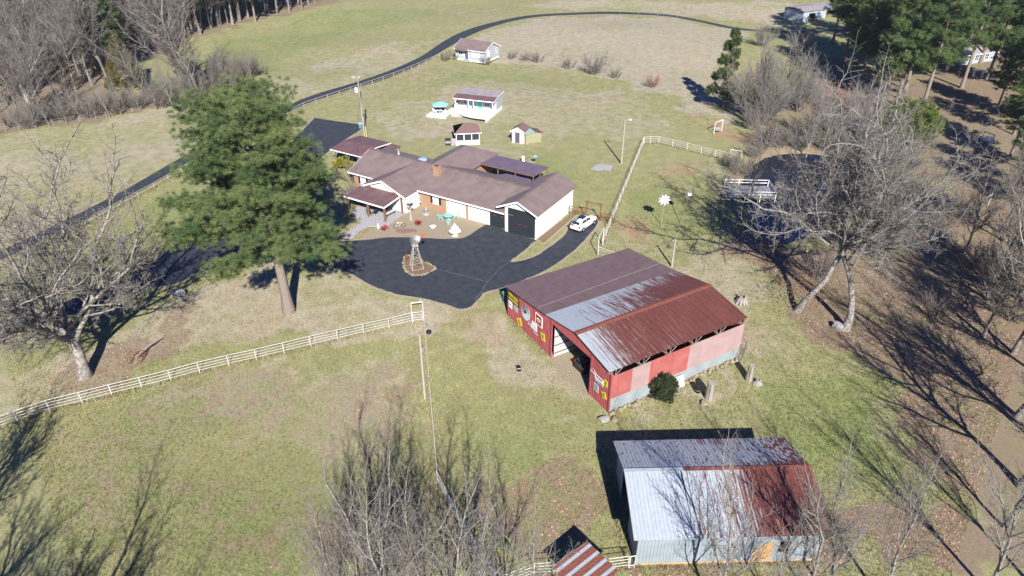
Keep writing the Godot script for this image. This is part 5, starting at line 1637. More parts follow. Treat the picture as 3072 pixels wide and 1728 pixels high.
	while spots.size() < 255 and tries < 9000:
		tries += 1
		var p := Vector2(tr.randf_range(-200, -45), tr.randf_range(-275, -105))
		if not Geometry2D.is_point_in_polygon(p, wood_edge):
			continue
		if p.x < p.y * 0.69 - 8.0:
			continue
		var cd := p - cedar_at
		if absf(cd.x) < 7 and cd.y > -5 and cd.y < 22:
			continue
		var ok := true
		for s in spots:
			if p.distance_to(s) < 3.3:
				ok = false
				break
		if ok:
			spots.append(p)
	for e in [[Vector3(-100.28, 0, -192.55), Vector3(-95.82, 0, -203.12)], [Vector3(-95.82, 0, -203.12), Vector3(-89.26, 0, -221.01)], [Vector3(-89.26, 0, -221.01), Vector3(-79.45, 0, -241.88)], [Vector3(-79.45, 0, -241.88), Vector3(-66.41, 0, -260.29)], [Vector3(-105.37, 0, -207.96), Vector3(-92.67, 0, -230.53)], [Vector3(-92.67, 0, -230.53), Vector3(-76.48, 0, -254.86)], [Vector3(-93.52, 0, -165.66), Vector3(-99.11, 0, -189.01)]]:
		for j in 6:
			spots.append(Vector2(e[0].x, e[0].z).lerp(Vector2(e[1].x, e[1].z), (j + tr.randf()) / 6.0))
	k = 0
	for p in spots:
		var pos := on(Vector3(p.x, 0, p.y))
		var sz := tr.randf_range(1.0, 1.4)
		var near_edge: bool = p.y > -150
		if near_edge:
			sz *= 0.72
		if k < 4:
			forest[k].position = pos
			tag(forest[k], "bare woodland tree in the dense wood at upper left", "tree", "trees of the upper left wood")
		elif (k % 22 == 5 or (k > 255 and k % 6 == 0)) and not near_edge:
			copy(tall2, pos, k * 1.0, sz * 0.75, "dark pine among the bare trees of the upper left wood", "pines of the upper left wood")
		else:
			copy(forest[k % 4], pos, k * 2.4, sz, "bare woodland tree in the dense wood at upper left", "trees of the upper left wood")
		k += 1
	copy(white, on(Vector3(-94.5, 0, -191.84)), 2.0, 0.85, "big pale limbed oak at the wood's edge above the olive cedar", "pale oaks of the upper left wood")
	copy(white2, on(Vector3(-97.17, 0, -162.92)), 0.6, 0.9, "pale trunked oak inside the upper left wood", "pale oaks of the upper left wood")
	# edge saplings along the wire fence and the brushy strip behind the pine
	k = 0
	for p in [Vector3(-95.68, 0, -129.47), Vector3(-93.48, 0, -130.03), Vector3(-91.06, 0, -131.33), Vector3(-89.03, 0, -132.28), Vector3(-86.63, 0, -133.82), Vector3(-84.32, 0, -135), Vector3(-82.17, 0, -136.59), Vector3(-80.12, 0, -137.8), Vector3(-78.37, 0, -139.04), Vector3(-75.62, 0, -141.13), Vector3(-72.78, 0, -142.42), Vector3(-70.07, 0, -144.16), Vector3(-67.83, 0, -145.49), Vector3(-66.69, 0, -147.98), Vector3(-65.72, 0, -155.15), Vector3(-63.91, 0, -158.44), Vector3(-61.95, 0, -161.58), Vector3(-60.31, 0, -164.83), Vector3(-66.57, 0, -151.49), Vector3(-70.17, 0, -151.49), Vector3(-73.51, 0, -149.13), Vector3(-75.86, 0, -146.38), Vector3(-64.83, 0, -165.66), Vector3(-67.45, 0, -164.28), Vector3(-62.62, 0, -168.48)]:
		copy(slender[k % 4], on(p), k * 1.7, 0.46 + 0.09 * (k % 3), "thin pale sapling in the brushy strip along the wire fence", "saplings along the wire fence")
		copy(bush[k % 2], on(p) + Vector3(tr.randf_range(-2.5, 2.5), 0, tr.randf_range(-4, -1)), k * 0.9, 1.4 + 0.3 * (k % 3), "grey brown bare brush among the fence saplings", "brush along the wire fence")
		k += 1
	# brush under the right hand trees and along the pond
	k = 0
	for p in [Vector3(33.57, 0, -81.41), Vector3(38.3, 0, -76.3), Vector3(47.13, 0, -82.31), Vector3(56.57, 0, -89.04), Vector3(58.51, 0, -78.8), Vector3(59.14, 0, -73.92), Vector3(48.47, 0, -67.39), Vector3(57.27, 0, -66.72), Vector3(53.24, 0, -94.38), Vector3(46.36, 0, -94.38), Vector3(48.22, 0, -121.6), Vector3(51.53, 0, -120.77), Vector3(55.99, 0, -119.96), Vector3(60.08, 0, -118.35), Vector3(63.21, 0, -112.25), Vector3(42.14, 0, -116.77), Vector3(38.24, 0, -109.38), Vector3(44.97, 0, -120.77)]:
		copy(bush[k % 2], on(p), k * 2.1, 1.3 + 0.35 * (k % 3), "bare brush in the undergrowth round the pond", "undergrowth round the pond")
		k += 1
	# brown leaves still held low on the left pale tree
	tr.seed = 99
	var xfs := []
	var cols := []
	for j in 900:
		var d := Vector3(tr.randfn() * 1.3, 2.2 + tr.randfn() * 0.8, tr.randfn() * 1.1)
		xfs.append(Transform3D(Basis.from_euler(Vector3(tr.randf() * 6, tr.randf() * 6, 0)).scaled(Vector3.ONE * 0.05), d))
		cols.append(leaf_tone(Color(0.11, 0.06, 0.04), Color(0.24, 0.15, 0.10)))
	var lm := MB.new()
	lm.colored = true
	lm.quad(Vector3(-1, 0, -0.6), Vector3(1, 0, -0.6), Vector3(1, 0.2, 0.6), Vector3(-1, 0, 0.6))
	M.leaf_mesh = lm.mesh()
	var lv := scatter("dead_leaves", M.leaf_mesh, M.needles, xfs, cols, white)
	lv.set_meta("kind", "stuff")


func run(a: Vector3, b: Vector3, gap: float, last := true) -> Array:
	var n := maxi(1, int(round(a.distance_to(b) / gap)))
	var o := []
	for k in n + (1 if last else 0):
		o.append(on(a.lerp(b, float(k) / n)))
	return o

func pipe_fence(called: String, label: String, pts: Array, heights: Array, m: Material, pr := 0.042, rr := 0.024, group := "", cat := "fence") -> Node3D:
	var o: Vector3 = pts[0]
	fence_lines.append(pts)
	var t := thing(called, label, cat, o, 0.0, group)
	var top: float = heights[-1]
	for p in pts:
		part("post", MB.new().rod(p - o - Vector3(0, 0.1, 0), p - o + Vector3(0, top + 0.02, 0), pr, 7), m, t)
	for h in heights:
		var q := []
		var r := []
		for p in pts:
			q.append(p - o + Vector3(0, h, 0))
			r.append(rr * (1.35 if h == top else 1.0))
		if q.size() > 1:
			part("rail", MB.new().tube(q, r, 6), m, t)
	return t

var fence_lines: Array = []

func arch(called: String, label: String, a: Vector3, b: Vector3, h: float, m: Material, cat := "gate frame", r := 0.055) -> Node3D:
	var t := thing(called, label, cat, a)
	var d := b - a
	part("post", MB.new().rod(Vector3.ZERO, Vector3(0, h, 0), r, 8), m, t)
	part("post", MB.new().rod(d, d + Vector3(0, h, 0), r, 8), m, t)
	part("crossbar", MB.new().rod(Vector3(0, h, 0), d + Vector3(0, h, 0), r, 8), m, t)
	return t

func build_fences():
	var W: Material = M.white_pipe
	var H := [0.38, 0.70, 1.03, 1.37]
	pipe_fence("pipe_fence", "white four rail pipe fence running along the lower left lawn", [Vector3(-50.38, 0, -46.61), Vector3(-48.45, 0, -48.24), Vector3(-46.4, 0, -49.79), Vector3(-44.23, 0, -51.32), Vector3(-41.72, 0, -52.46), Vector3(-39.38, 0, -53.6), Vector3(-36.92, 0, -54.71), Vector3(-34.49, 0, -55.85), Vector3(-32.06, 0, -57.13), Vector3(-29.44, 0, -58.29), Vector3(-26.9, 0, -59.3), Vector3(-24.3, 0, -60.46), Vector3(-21.74, 0, -61.64), Vector3(-19.06, 0, -62.8), Vector3(-16.41, 0, -63.92), Vector3(-13.76, 0, -65.01), Vector3(-11.28, 0, -66.12)], H, W)
	arch("gate_arch", "tall white pipe arch at the end of the lawn fence by the drive", Vector3(-11.28, 0, -66.12), Vector3(-10.02, 0, -66.38), 2.7, W)
	var g := pipe_fence("pipe_gate", "white pipe gate hung in the arch by the drive", [Vector3(-11.2, 0, -66.14), Vector3(-10.13, 0, -66.36)], H, W, 0.03, 0.028, "", "gate")
	pipe_fence("pipe_fence", "white pipe fence seen end on, running from the arch towards the bottom", [Vector3(-9.97, 0, -66.32), Vector3(-9.33, 0, -61.94), Vector3(-8.71, 0, -57.9), Vector3(-8.11, 0, -53.95), Vector3(-7.52, 0, -50.11), Vector3(-6.91, 0, -46.2), Vector3(-6.32, 0, -42.36)], H, W)
	pipe_fence("pipe_fence", "white pipe fence slanting down to the right among the slender bare trees", [Vector3(-6.32, 0, -42.32), Vector3(-5.01, 0, -39.5), Vector3(-3.61, 0, -36.81), Vector3(-2.29, 0, -34.37), Vector3(-0.87, 0, -31.84)], H, W)
	pipe_fence("pipe_fence", "white pipe fence beside the little striped roof", [Vector3(-2.78, 0, -31.31), Vector3(-0.63, 0, -32.33), Vector3(1.63, 0, -33.33), Vector3(4.07, 0, -33.48), Vector3(6.57, 0, -33.65), Vector3(8.7, 0, -33.96)], H, W)
	pipe_fence("pipe_gate", "narrow white pipe gate against the grey shed's corner", [Vector3(8.81, 0, -33.99), Vector3(9.19, 0, -34.05)], [0.25, 1.3], W, 0.03, 0.03, "", "gate")
	var a := run(Vector3(12.24, 0, -84.53), Vector3(23.81, 0, -122.77), 2.85)
	pipe_fence("pipe_fence", "long white pipe fence running uphill right of the white car", a, H, W)
	pipe_fence("pipe_fence", "white pipe fence running from the uphill corner down to the dock", [Vector3(23.87, 0, -122.77), Vector3(25.05, 0, -122.94), Vector3(26.59, 0, -123.11), Vector3(28.81, 0, -121.43), Vector3(31.05, 0, -119.79), Vector3(33.1, 0, -117.87), Vector3(35.22, 0, -116.46), Vector3(37.19, 0, -114.93), Vector3(38.13, 0, -113.72)], H, W)
	arch("gate_arch", "white pipe gate frame at the dock end of the fence", on(Vector3(37.31, 0, -114.93)), on(Vector3(39.05, 0, -114.17)), 2.0, W)
	arch("gate_arch", "tall white pipe arch behind the barn beside the drive", Vector3(11.32, 0, -81.68), Vector3(12.3, 0, -84.62), 2.7, W)
	pipe_fence("pipe_fence", "white pipe fence disappearing behind the barn's brown roof", run(Vector3(11.35, 0, -81.59), Vector3(14.76, 0, -78.8), 2.6), H, W)
	# low white rail along the road
	var pts := []
	for p in [[Vector3(-67.52, 0, -71.65), Vector3(-64.33, 0, -80.52)], [Vector3(-64.33, 0, -80.52), Vector3(-61.89, 0, -87.14)], [Vector3(-61.89, 0, -87.14), Vector3(-59.58, 0, -93.38)], [Vector3(-59.58, 0, -93.38), Vector3(-56.43, 0, -103.22)], [Vector3(-56.43, 0, -103.22), Vector3(-52.94, 0, -116.15)], [Vector3(-52.94, 0, -116.15), Vector3(-42.97, 0, -144.16)], [Vector3(-42.97, 0, -144.16), Vector3(-33.61, 0, -157.67)], [Vector3(-33.61, 0, -157.67), Vector3(-25.68, 0, -169.92)], [Vector3(-25.68, 0, -169.92), Vector3(-19.8, 0, -181.6)], [Vector3(-19.8, 0, -181.6), Vector3(-16.09, 0, -190.41)]]:
		pts.append_array(run(p[0], p[1], 3.6, false))
	pts.append(on(Vector3(-15.87, 0, -191.12)))
	pipe_fence("road_fence", "low dull white two rail fence following the curving road", pts, [0.5, 0.95], M.dull_pipe, 0.05, 0.03)
	# wire fences
	var wf := []
	for p in [[Vector3(-102.82, 0, -124.13), Vector3(-96.27, 0, -128.37)], [Vector3(-96.27, 0, -128.37), Vector3(-84.65, 0, -135)], [Vector3(-84.65, 0, -135), Vector3(-76.6, 0, -140.29)], [Vector3(-76.6, 0, -140.29), Vector3(-65.9, 0, -147.75)], [Vector3(-65.9, 0, -147.75), Vector3(-60.26, 0, -156.4)]]:
		wf.append_array(run(p[0], p[1], 4.2, false))
	pipe_fence("wire_fence", "thin wire fence on grey posts below the upper left wood", wf, [0.4, 0.8, 1.15], M.grey_wood, 0.06, 0.012)
	wf = []
	for p in [[Vector3(-2.47, 0, -184.9), Vector3(8.54, 0, -177.14)], [Vector3(8.54, 0, -177.14), Vector3(17.88, 0, -171.38)], [Vector3(17.88, 0, -171.38), Vector3(25.54, 0, -162.92)], [Vector3(25.54, 0, -162.92), Vector3(31.34, 0, -154.4)], [Vector3(31.34, 0, -154.4), Vector3(37.12, 0, -139.24)], [Vector3(37.12, 0, -139.24), Vector3(40.48, 0, -131.33)]]:
		wf.append_array(run(p[0], p[1], 5.5, false))
	pipe_fence("wire_fence", "thin wire fence along the lower edge of the tan field", wf, [0.5, 1.0], M.grey_wood, 0.05, 0.01)
	pipe_fence("wire_fence", "thin wire fence beyond the road at the top", run(Vector3(11.41, 0, -246.26), Vector3(80.88, 0, -226.63), 6.0), [0.5, 1.0], M.grey_wood, 0.06, 0.012)
	# brown timber gate by the white car
	var t := thing("timber_gate", "rusty brown timber gate frame behind the white car", "gate frame", Vector3(10.78, 0, -92.94))
	var d := Vector3(1.9, 0, 0.95)
	for p in [Vector3.ZERO, d]:
		part("post", MB.new().rod(p, p + Vector3(0, 2.75, 0), 0.08, 7), M.rust_steel, t)
	part("crossbar", MB.new().rod(d * -0.15 + Vector3(0, 2.55, 0), d * 1.15 + Vector3(0, 2.55, 0), 0.07, 7), M.rust_steel, t)
	for s in [[Vector3(0, 2.1, 0), d * 0.18 + Vector3(0, 2.5, 0)], [d + Vector3(0, 2.1, 0), d * 0.82 + Vector3(0, 2.5, 0)]]:
		part("brace", MB.new().rod(s[0], s[1], 0.05, 6), M.rust_steel, t)
	pipe_fence("timber_fence", "rusty brown rail fence between the garage and the timber gate", [Vector3(8.4, 0, -94.2), Vector3(9.6, 0, -93.6), Vector3(10.6, 0, -93.05)], [0.35, 0.65, 0.95, 1.25], M.rust_steel, 0.05, 0.035)
	pipe_fence("timber_fence", "rusty brown rail fence between the timber gate and the white fence", [Vector3(12.8, 0, -91.9), Vector3(13.7, 0, -91.4), Vector3(14.6, 0, -90.9)], [0.35, 0.65, 0.95, 1.25], M.rust_steel, 0.05, 0.035)
	# dock
	t = thing("fishing_dock", "grey board fishing dock with white railings at the pond", "dock", Vector3(33.6, 0, -101.5), deg_to_rad(-3.0))
	for k in 28:
		part("board", MB.new().box(k * 0.25, k * 0.25 + 0.235, -0.02, 0.04, -3.0, 1.6), M.deck_grey, t)
	for p in [[0.1, 1.6], [2.3, 1.6], [4.6, 1.6], [6.9, 1.6], [0.1, -3.0], [2.3, -3.0], [4.6, -3.0], [6.9, -3.0]]:
		part("post", MB.new().bar(Vector3(p[0], -1.6, p[1]), Vector3(p[0], 1.05, p[1]), 0.12, 0.12, Vector3.RIGHT), M.white, t)
	for z in [1.6, -3.0]:
		for y in [0.55, 1.02]:
			part("rail", MB.new().bar(Vector3(0.1, y, z), Vector3(6.9, y, z), 0.06, 0.1), M.white, t)
	part("rail", MB.new().bar(Vector3(6.9, 1.02, -2.95), Vector3(6.9, 1.02, 1.55), 0.06, 0.1), M.white, t)
	# swings
	t = arch("swing_frame", "white post swing frame on the orange bank", on(Vector3(37.87, 0, -128.19)), on(Vector3(39.73, 0, -129.84)), 2.2, W, "swing", 0.09)
	part("seat", MB.new().box(0.45, 1.5, 0.45, 0.5, -1.0, -0.55), M.deck_grey, t)
	part("backrest", MB.new().box(0.45, 1.5, 0.55, 0.95, -1.06, -1.01), M.deck_grey, t)
	for x in [0.5, 1.45]:
		part("chain", MB.new().rod(Vector3(x, 0.5, -0.75), Vector3(x, 2.18, -0.9), 0.015, 5), M.steel, t)
	arch("goal_frame", "white pipe frame standing in the wood right of the pond", on(Vector3(68.71, 0, -94.38)), on(Vector3(71.76, 0, -97.23)), 2.0, W, "frame", 0.08)
	t = arch("swing_frame", "white swing in the shade at the right edge", on(Vector3(85.45, 0, -123.62)), on(Vector3(86.12, 0, -121.6)), 2.1, W, "swing", 0.09)
	part("seat", MB.new().box(0.3, 2.3, 0.45, 0.52, -0.2, 0.5), M.white, t)
	part("backrest", MB.new().box(0.3, 2.3, 0.56, 1.05, -0.28, -0.22), M.white, t)

func build_poles():
	var t := thing("utility_pole", "tall grey utility pole with transformer behind the carport", "utility pole", Vector3(-27.51, 0, -126.94))
	part("pole", MB.new().tube([Vector3(0, -0.2, 0), Vector3(0, 11.3, 0)], [0.17, 0.11], 9), M.grey_wood, t)
	part("transformer", MB.new().lathe(Vector3(-0.48, 8.2, 0.1), [Vector2(0, 0), Vector2(0.24, 0.02), Vector2(0.26, 0.1), Vector2(0.26, 0.85), Vector2(0.2, 0.95), Vector2(0, 1.0)], 12), M.white, t)
	var ins := part("crossarm", MB.new().bar(Vector3(-1.0, 10.8, 0), Vector3(0.3, 10.8, 0), 0.1, 0.12), M.grey_wood, t)
	for x in [-0.95, -0.6, 0.25]:
		part("insulator", MB.new().lathe(Vector3(x, 10.86, 0), [Vector2(0.05, 0), Vector2(0.08, 0.1), Vector2(0.03, 0.2), Vector2(0, 0.22)], 8), M.white, ins)
	part("conductor_guard", MB.new().rod(Vector3(0.15, 7.2, 0), Vector3(0.16, 8.4, 0), 0.12, 8), M.black, t)
	part("conduit", MB.new().rod(Vector3(0.14, 0, 0.15), Vector3(0.1, 5.5, 0.13), 0.05, 6), M.pale_metal, t)
	var gy := thing("guy_wire", "slanting guy wire with yellow guard beside the utility pole", "wire", Vector3(-26.71, 0, -124.83))
	part("wire", MB.new().rod(Vector3(0, 2.4, 0), Vector3(-0.6, 9.0, -1.6), 0.02, 5), M.steel, gy)
	part("guard", MB.new().rod(Vector3(0.25, 0, 0.6), Vector3(0, 2.6, -0.02), 0.05, 6), M.yellow, gy)
	t = thing("light_pole", "tall pale yard light pole right of the house roof", "light pole", Vector3(18.62, 0, -113.57))
	part("pole", MB.new().tube([Vector3(0, -0.2, 0), Vector3(0, 7.7, 0)], [0.16, 0.10], 9), M.pale_wood, t)
	part("arm", MB.new().rod(Vector3(0, 7.55, 0), Vector3(0.75, 7.75, 0.1), 0.035, 6), M.steel, t)
	part("lamp_head", MB.new().box(0.7, 1.0, 7.66, 7.8, -0.02, 0.22), M.white, t)
	t = thing("wooden_pole", "weathered wooden pole on the lawn below the arch", "pole", Vector3(-8.53, 0, -53.15))
	part("pole", MB.new().tube([Vector3(0, -0.2, 0), Vector3(0, 7.8, 0)], [0.15, 0.11], 9), M.pale_wood, t)
	part("cap", MB.new().rod(Vector3(0, 7.8, 0), Vector3(0, 7.9, 0), 0.12, 8), M.steel, t)
	part("bracket", MB.new().box(0.1, 0.18, 5.8, 6.2, -0.05, 0.05), M.steel, t)
	t = thing("overhead_wire", "thin overhead wire from the short post to the barn roof", "wire", Vector3(20.55, 0, -78.8))
	part("wire", MB.new().tube([Vector3(-0.1, 3.85, 0), Vector3(-1.6, 3.9, 1.6), Vector3(-3.6, 4.6, 3.6)], [0.014, 0.014, 0.014], 4), M.strut, t)
	t = thing("overhead_wire", "pair of thin power lines from the utility pole to the house gable", "wire", Vector3(-27.51, 0, -126.94))
	for x in [0.0, 0.12]:
		part("wire", MB.new().tube([Vector3(x, 7.4, 0), Vector3(1.2 + x, 6.0, 9.5), Vector3(2.2 + x, 4.9, 19.0)], [0.012, 0.012, 0.012], 4), M.dark, t)
	t = thing("wooden_post", "short pale wooden post behind the barn's brown roof", "post", Vector3(20.55, 0, -78.8))
	part("post", MB.new().tube([Vector3(0, -0.2, 0), Vector3(0, 4.0, 0)], [0.14, 0.11], 8), M.pale_wood, t)
	part("hook", MB.new().rod(Vector3(-0.12, 3.85, 0), Vector3(-0.4, 3.8, 0), 0.02, 5), M.steel, t)
	# white flower spinner and birdhouse on poles
	t = thing("flower_spinner", "white metal flower on a thin pole in the fenced lawn", "lawn ornament", Vector3(21.26, 0, -90.49))
	part("pole", MB.new().rod(Vector3.ZERO, Vector3(0, 3.9, 0), 0.045, 6), M.steel, t)
	for k in 9:
		var a := TAU * k / 9
		var mb := MB.new()
		var c := Vector3(cos(a) * 0.55, 3.9 + sin(a) * 0.5, 0.15)
		mb.lathe(Vector3.ZERO, [Vector2(0.02, 0), Vector2(0.17, 0.3), Vector2(0.19, 0.55), Vector2(0.05, 0.75)], 6)
		put("petal", mb.mesh(), M.pale_metal, t, Transform3D(Basis(Vector3(0, 0, 1), a - PI / 2).scaled(Vector3(1, 1, 0.35)), Vector3(cos(a) * 0.1, 4.0 + sin(a) * 0.1, 0.15)))
	part("hub", MB.new().lathe(Vector3(0, 3.92, 0.15), [Vector2(0, 0), Vector2(0.14, 0.06), Vector2(0, 0.16)], 8), M.white, t)
	t = thing("birdhouse", "grey birdhouse on a leaning thin pole in the fenced lawn", "birdhouse", Vector3(24.09, 0, -91.33))
	part("pole", MB.new().rod(Vector3.ZERO, Vector3(0.95, 4.0, -0.6), 0.045, 6), M.wood, t)
	part("box", MB.new().box(0.7, 1.25, 4.0, 4.45, -0.85, -0.4), M.pale_metal, t)
	var rf2 := MB.new()
	rf2.plate(Vector3(0.6, 4.42, -0.9), Vector3(0.6, 4.42, -0.35), Vector3(0.98, 4.7, -0.35), Vector3(0.98, 4.7, -0.9), 0.03)
	rf2.plate(Vector3(1.36, 4.42, -0.9), Vector3(1.36, 4.42, -0.35), Vector3(0.98, 4.7, -0.35), Vector3(0.98, 4.7, -0.9), 0.03)
	part("roof", rf2, M.steel, t)

func build_windmill():
	var isl := MB.new()
	var o := [Vector3(-14.14, 0, -80.97), Vector3(-13.9, 0, -78.8), Vector3(-13.48, 0, -77.54), Vector3(-12.79, 0, -76.71), Vector3(-11.79, 0, -76.47), Vector3(-10.87, 0, -76.88), Vector3(-10.03, 0, -77.79), Vector3(-9.87, 0, -78.37), Vector3(-10.49, 0, -79.05), Vector3(-11.53, 0, -79.91), Vector3(-12.27, 0, -80.7), Vector3(-13.36, 0, -81.41)]
	isl.slab(smooth_outline(o, 3), 0, 0.16)
	struct("planting_island", isl, M.mulch)
	var sm := smooth_outline(o, 3)
	var ring := thing("rock_border", "ring of small pale rocks round the windmill bed", "rocks")
	for k in sm.size():
		put("rock", M.stones[k % 5], M.stone, ring, Transform3D(Basis(Vector3.UP, k * 1.3).scaled(Vector3.ONE * rf(0.14, 0.26)), Vector3(sm[k].x + rf(-0.1, 0.1), 0.14, sm[k].y + rf(-0.1, 0.1))))
	var t := thing("windmill", "small pale lattice windmill with orange tail on the driveway island", "windmill", Vector3(-12.2, 0.1, -78.4), deg_to_rad(20))
	var h := 4.0
	for s in [[-1, -1], [1, -1], [1, 1], [-1, 1]]:
		part("leg", MB.new().bar(Vector3(s[0] * 0.75, 0, s[1] * 0.75), Vector3(s[0] * 0.09, h, s[1] * 0.09), 0.07, 0.07, Vector3.RIGHT), M.pale_wood, t)
	for lev in 5:
		var u0 := lev / 5.0
		var w0 := lerpf(0.75, 0.09, u0)
		var w1 := lerpf(0.75, 0.09, u0 + 0.2)
		var mb := MB.new()
		for s in [[-1, -1, 1, -1], [1, -1, 1, 1], [1, 1, -1, 1], [-1, 1, -1, -1]]:
			mb.bar(Vector3(s[0] * w0, h * u0 + 0.1, s[1] * w0), Vector3(s[2] * w0, h * u0 + 0.1, s[3] * w0), 0.04, 0.04)
			if lev < 4:
				mb.bar(Vector3(s[0] * w0, h * u0 + 0.1, s[1] * w0), Vector3(s[2] * w1, h * (u0 + 0.2), s[3] * w1), 0.03, 0.03)
		part("brace", mb, M.pale_wood, t)
	part("ladder", ladder(h), M.dark_bark, t)
	part("platform", MB.new().box(-0.42, 0.42, h * 0.8, h * 0.8 + 0.04, -0.42, 0.42), M.pale_wood, t)
	var hub := part("hub", MB.new().lathe(Vector3(0, h + 0.15, 0.18), [Vector2(0, -0.1), Vector2(0.1, -0.06), Vector2(0.1, 0.06), Vector2(0, 0.1)], 8), M.steel, t)
	for k in 18:
		var a := TAU * k / 18
		var mb := MB.new()
		mb.plate(Vector3(-0.02, 0.15, 0), Vector3(0.03, 0.15, 0.01), Vector3(0.08, 0.66, 0.06), Vector3(-0.05, 0.66, -0.02), 0.012)
		put("blade", mb.mesh(), M.steel, hub, Transform3D(Basis(Vector3(0, 0, 1), a), Vector3(0, h + 0.15, 0.24)))
	part("tail_boom", MB.new().rod(Vector3(0.05, h + 0.15, 0.1), Vector3(1.1, h + 0.12, -0.55), 0.025, 6), M.steel, t)
	part("tail_vane", MB.new().plate(Vector3(0.95, h - 0.1, -0.45), Vector3(1.5, h - 0.15, -0.8), Vector3(1.5, h + 0.42, -0.8), Vector3(0.95, h + 0.3, -0.45), 0.02), M.orange_paint, t)
	one("orange_lantern", MB.new().lathe(Vector3.ZERO, [Vector2(0.12, 0), Vector2(0.1, 0.6), Vector2(0.22, 0.65), Vector2(0.2, 0.95), Vector2(0.05, 1.1), Vector2(0, 1.12)], 10), M.rust_steel, "rusty red post lantern behind the windmill", "lantern", Vector3(-13.6, 0.15, -79.9))

func ladder(h: float) -> MB:
	var mb := MB.new()
	for k in 14:
		var u := k / 14.0
		var w := lerpf(0.3, 0.07, u)
		mb.bar(Vector3(-w * 0.6, 0.3 + h * 0.78 * u, 0.78 - 0.62 * u), Vector3(w * 0.6, 0.3 + h * 0.78 * u, 0.78 - 0.62 * u), 0.04, 0.04)
	return mb

# ---------------------------------------------------------------- vehicles

func vehicle(called: String, label: String, at: Vector3, turn: float, paint: Material, tail: Material) -> Node3D:
	# nose towards -z; lofted body with a cabin
	var t := thing(called, label, "car", at, turn)
	var body := MB.new()
	# stations: z, half width, sill, belt height
	var st := [[-2.35, 0.62, 0.42, 0.72], [-2.2, 0.82, 0.30, 0.86], [-1.6, 0.92, 0.26, 0.98], [-0.8, 0.95, 0.25, 1.06], [0.3, 0.96, 0.25, 1.10], [1.3, 0.95, 0.26, 1.13], [2.0, 0.90, 0.30, 1.14], [2.28, 0.80, 0.40, 1.08], [2.36, 0.70, 0.5, 0.95]]
	var loops := []
	for s in st:
		var w: float = s[1]
		loops.append([Vector3(-w * 0.9, s[2], s[0]), Vector3(-w, lerpf(s[2], s[3], 0.35), s[0]), Vector3(-w * 0.97, lerpf(s[2], s[3], 0.75), s[0]), Vector3(-w * 0.86, s[3], s[0]), Vector3(w * 0.86, s[3], s[0]), Vector3(w * 0.97, lerpf(s[2], s[3], 0.75), s[0]), Vector3(w, lerpf(s[2], s[3], 0.35), s[0]), Vector3(w * 0.9, s[2], s[0])])
	loft(body, loops)
	part("body", body, paint, t)
	var cab := MB.new()
	var cs := [[-1.15, 0.80, 1.05, 1.06], [-0.35, 0.79, 1.07, 1.56], [0.3, 0.78, 1.09, 1.64], [1.2, 0.77, 1.12, 1.60], [1.75, 0.74, 1.12, 1.48], [2.15, 0.76, 1.12, 1.14]]
	loops = []
	for s in cs:
		var w: float = s[1]
		var rw: float = w - 0.16 * clampf((s[3] - s[2]) / 0.5, 0, 1)
		loops.append([Vector3(-w, s[2], s[0]), Vector3(-rw - 0.02, s[3] - 0.04, s[0]), Vector3(-rw + 0.1, s[3], s[0]), Vector3(rw - 0.1, s[3], s[0]), Vector3(rw + 0.02, s[3] - 0.04, s[0]), Vector3(w, s[2], s[0])])
	loft(cab, loops)
	part("roof", cab, paint, t)
	# glass, each pane 12 mm proud
	var pane := func(a, b, c, d):
		part("window", MB.new().plate(a, b, c, d, 0.006), M.glass, t)
	pane.call(Vector3(-0.66, 1.13, -1.05), Vector3(0.66, 1.13, -1.05), Vector3(0.56, 1.53, -0.42), Vector3(-0.56, 1.53, -0.42))
	pane.call(Vector3(-0.62, 1.20, 2.12), Vector3(0.62, 1.20, 2.12), Vector3(0.52, 1.47, 1.82), Vector3(-0.52, 1.47, 1.82))
	for s in [-1, 1]:
		pane.call(Vector3(s * 0.81, 1.14, -0.75), Vector3(s * 0.81, 1.16, 0.35), Vector3(s * 0.68, 1.56, 0.35), Vector3(s * 0.68, 1.52, -0.3))
		pane.call(Vector3(s * 0.805, 1.17, 0.45), Vector3(s * 0.79, 1.2, 1.55), Vector3(s * 0.66, 1.50, 1.35), Vector3(s * 0.675, 1.55, 0.45))
		part("taillight", MB.new().box(s * 0.76 - 0.14, s * 0.76 + 0.12, 0.82, 1.06, 2.18, 2.34), tail, t)
		part("headlight", MB.new().box(s * 0.62 - 0.14, s * 0.62 + 0.14, 0.62, 0.78, -2.34, -2.2), M.pale_metal, t)
		part("mirror", MB.new().box(s * 0.98 - 0.08, s * 0.98 + 0.08, 1.08, 1.22, -0.72, -0.6), paint, t)
	pane.call(Vector3(-0.5, 1.665, -0.1), Vector3(0.5, 1.665, -0.1), Vector3(0.48, 1.655, 1.0), Vector3(-0.48, 1.655, 1.0))
	part("bumper", MB.new().box(-0.72, 0.72, 0.34, 0.52, 2.3, 2.42), M.dark, t)
	part("lower_trim", MB.new().box(-0.93, 0.93, 0.2, 0.3, -2.1, 2.15), M.dark, t)
	for s in [-1, 1]:
		for z in [-1.42, 1.42]:
			var wh := put("wheel", tyre(), M.black, t, Transform3D(Basis(), Vector3(s * 0.86, 0.36, z)))
			part("rim", MB.new().tube([Vector3(s * 0.06, 0, 0), Vector3(s * 0.13, 0, 0)], [0.23, 0.2], 12), M.steel, wh)
	return t

func tyre() -> ArrayMesh:
	return MB.new().tube([Vector3(-0.12, 0, 0), Vector3(-0.09, 0, 0), Vector3(0.09, 0, 0), Vector3(0.12, 0, 0)], [0.31, 0.36, 0.36, 0.31], 16).mesh()

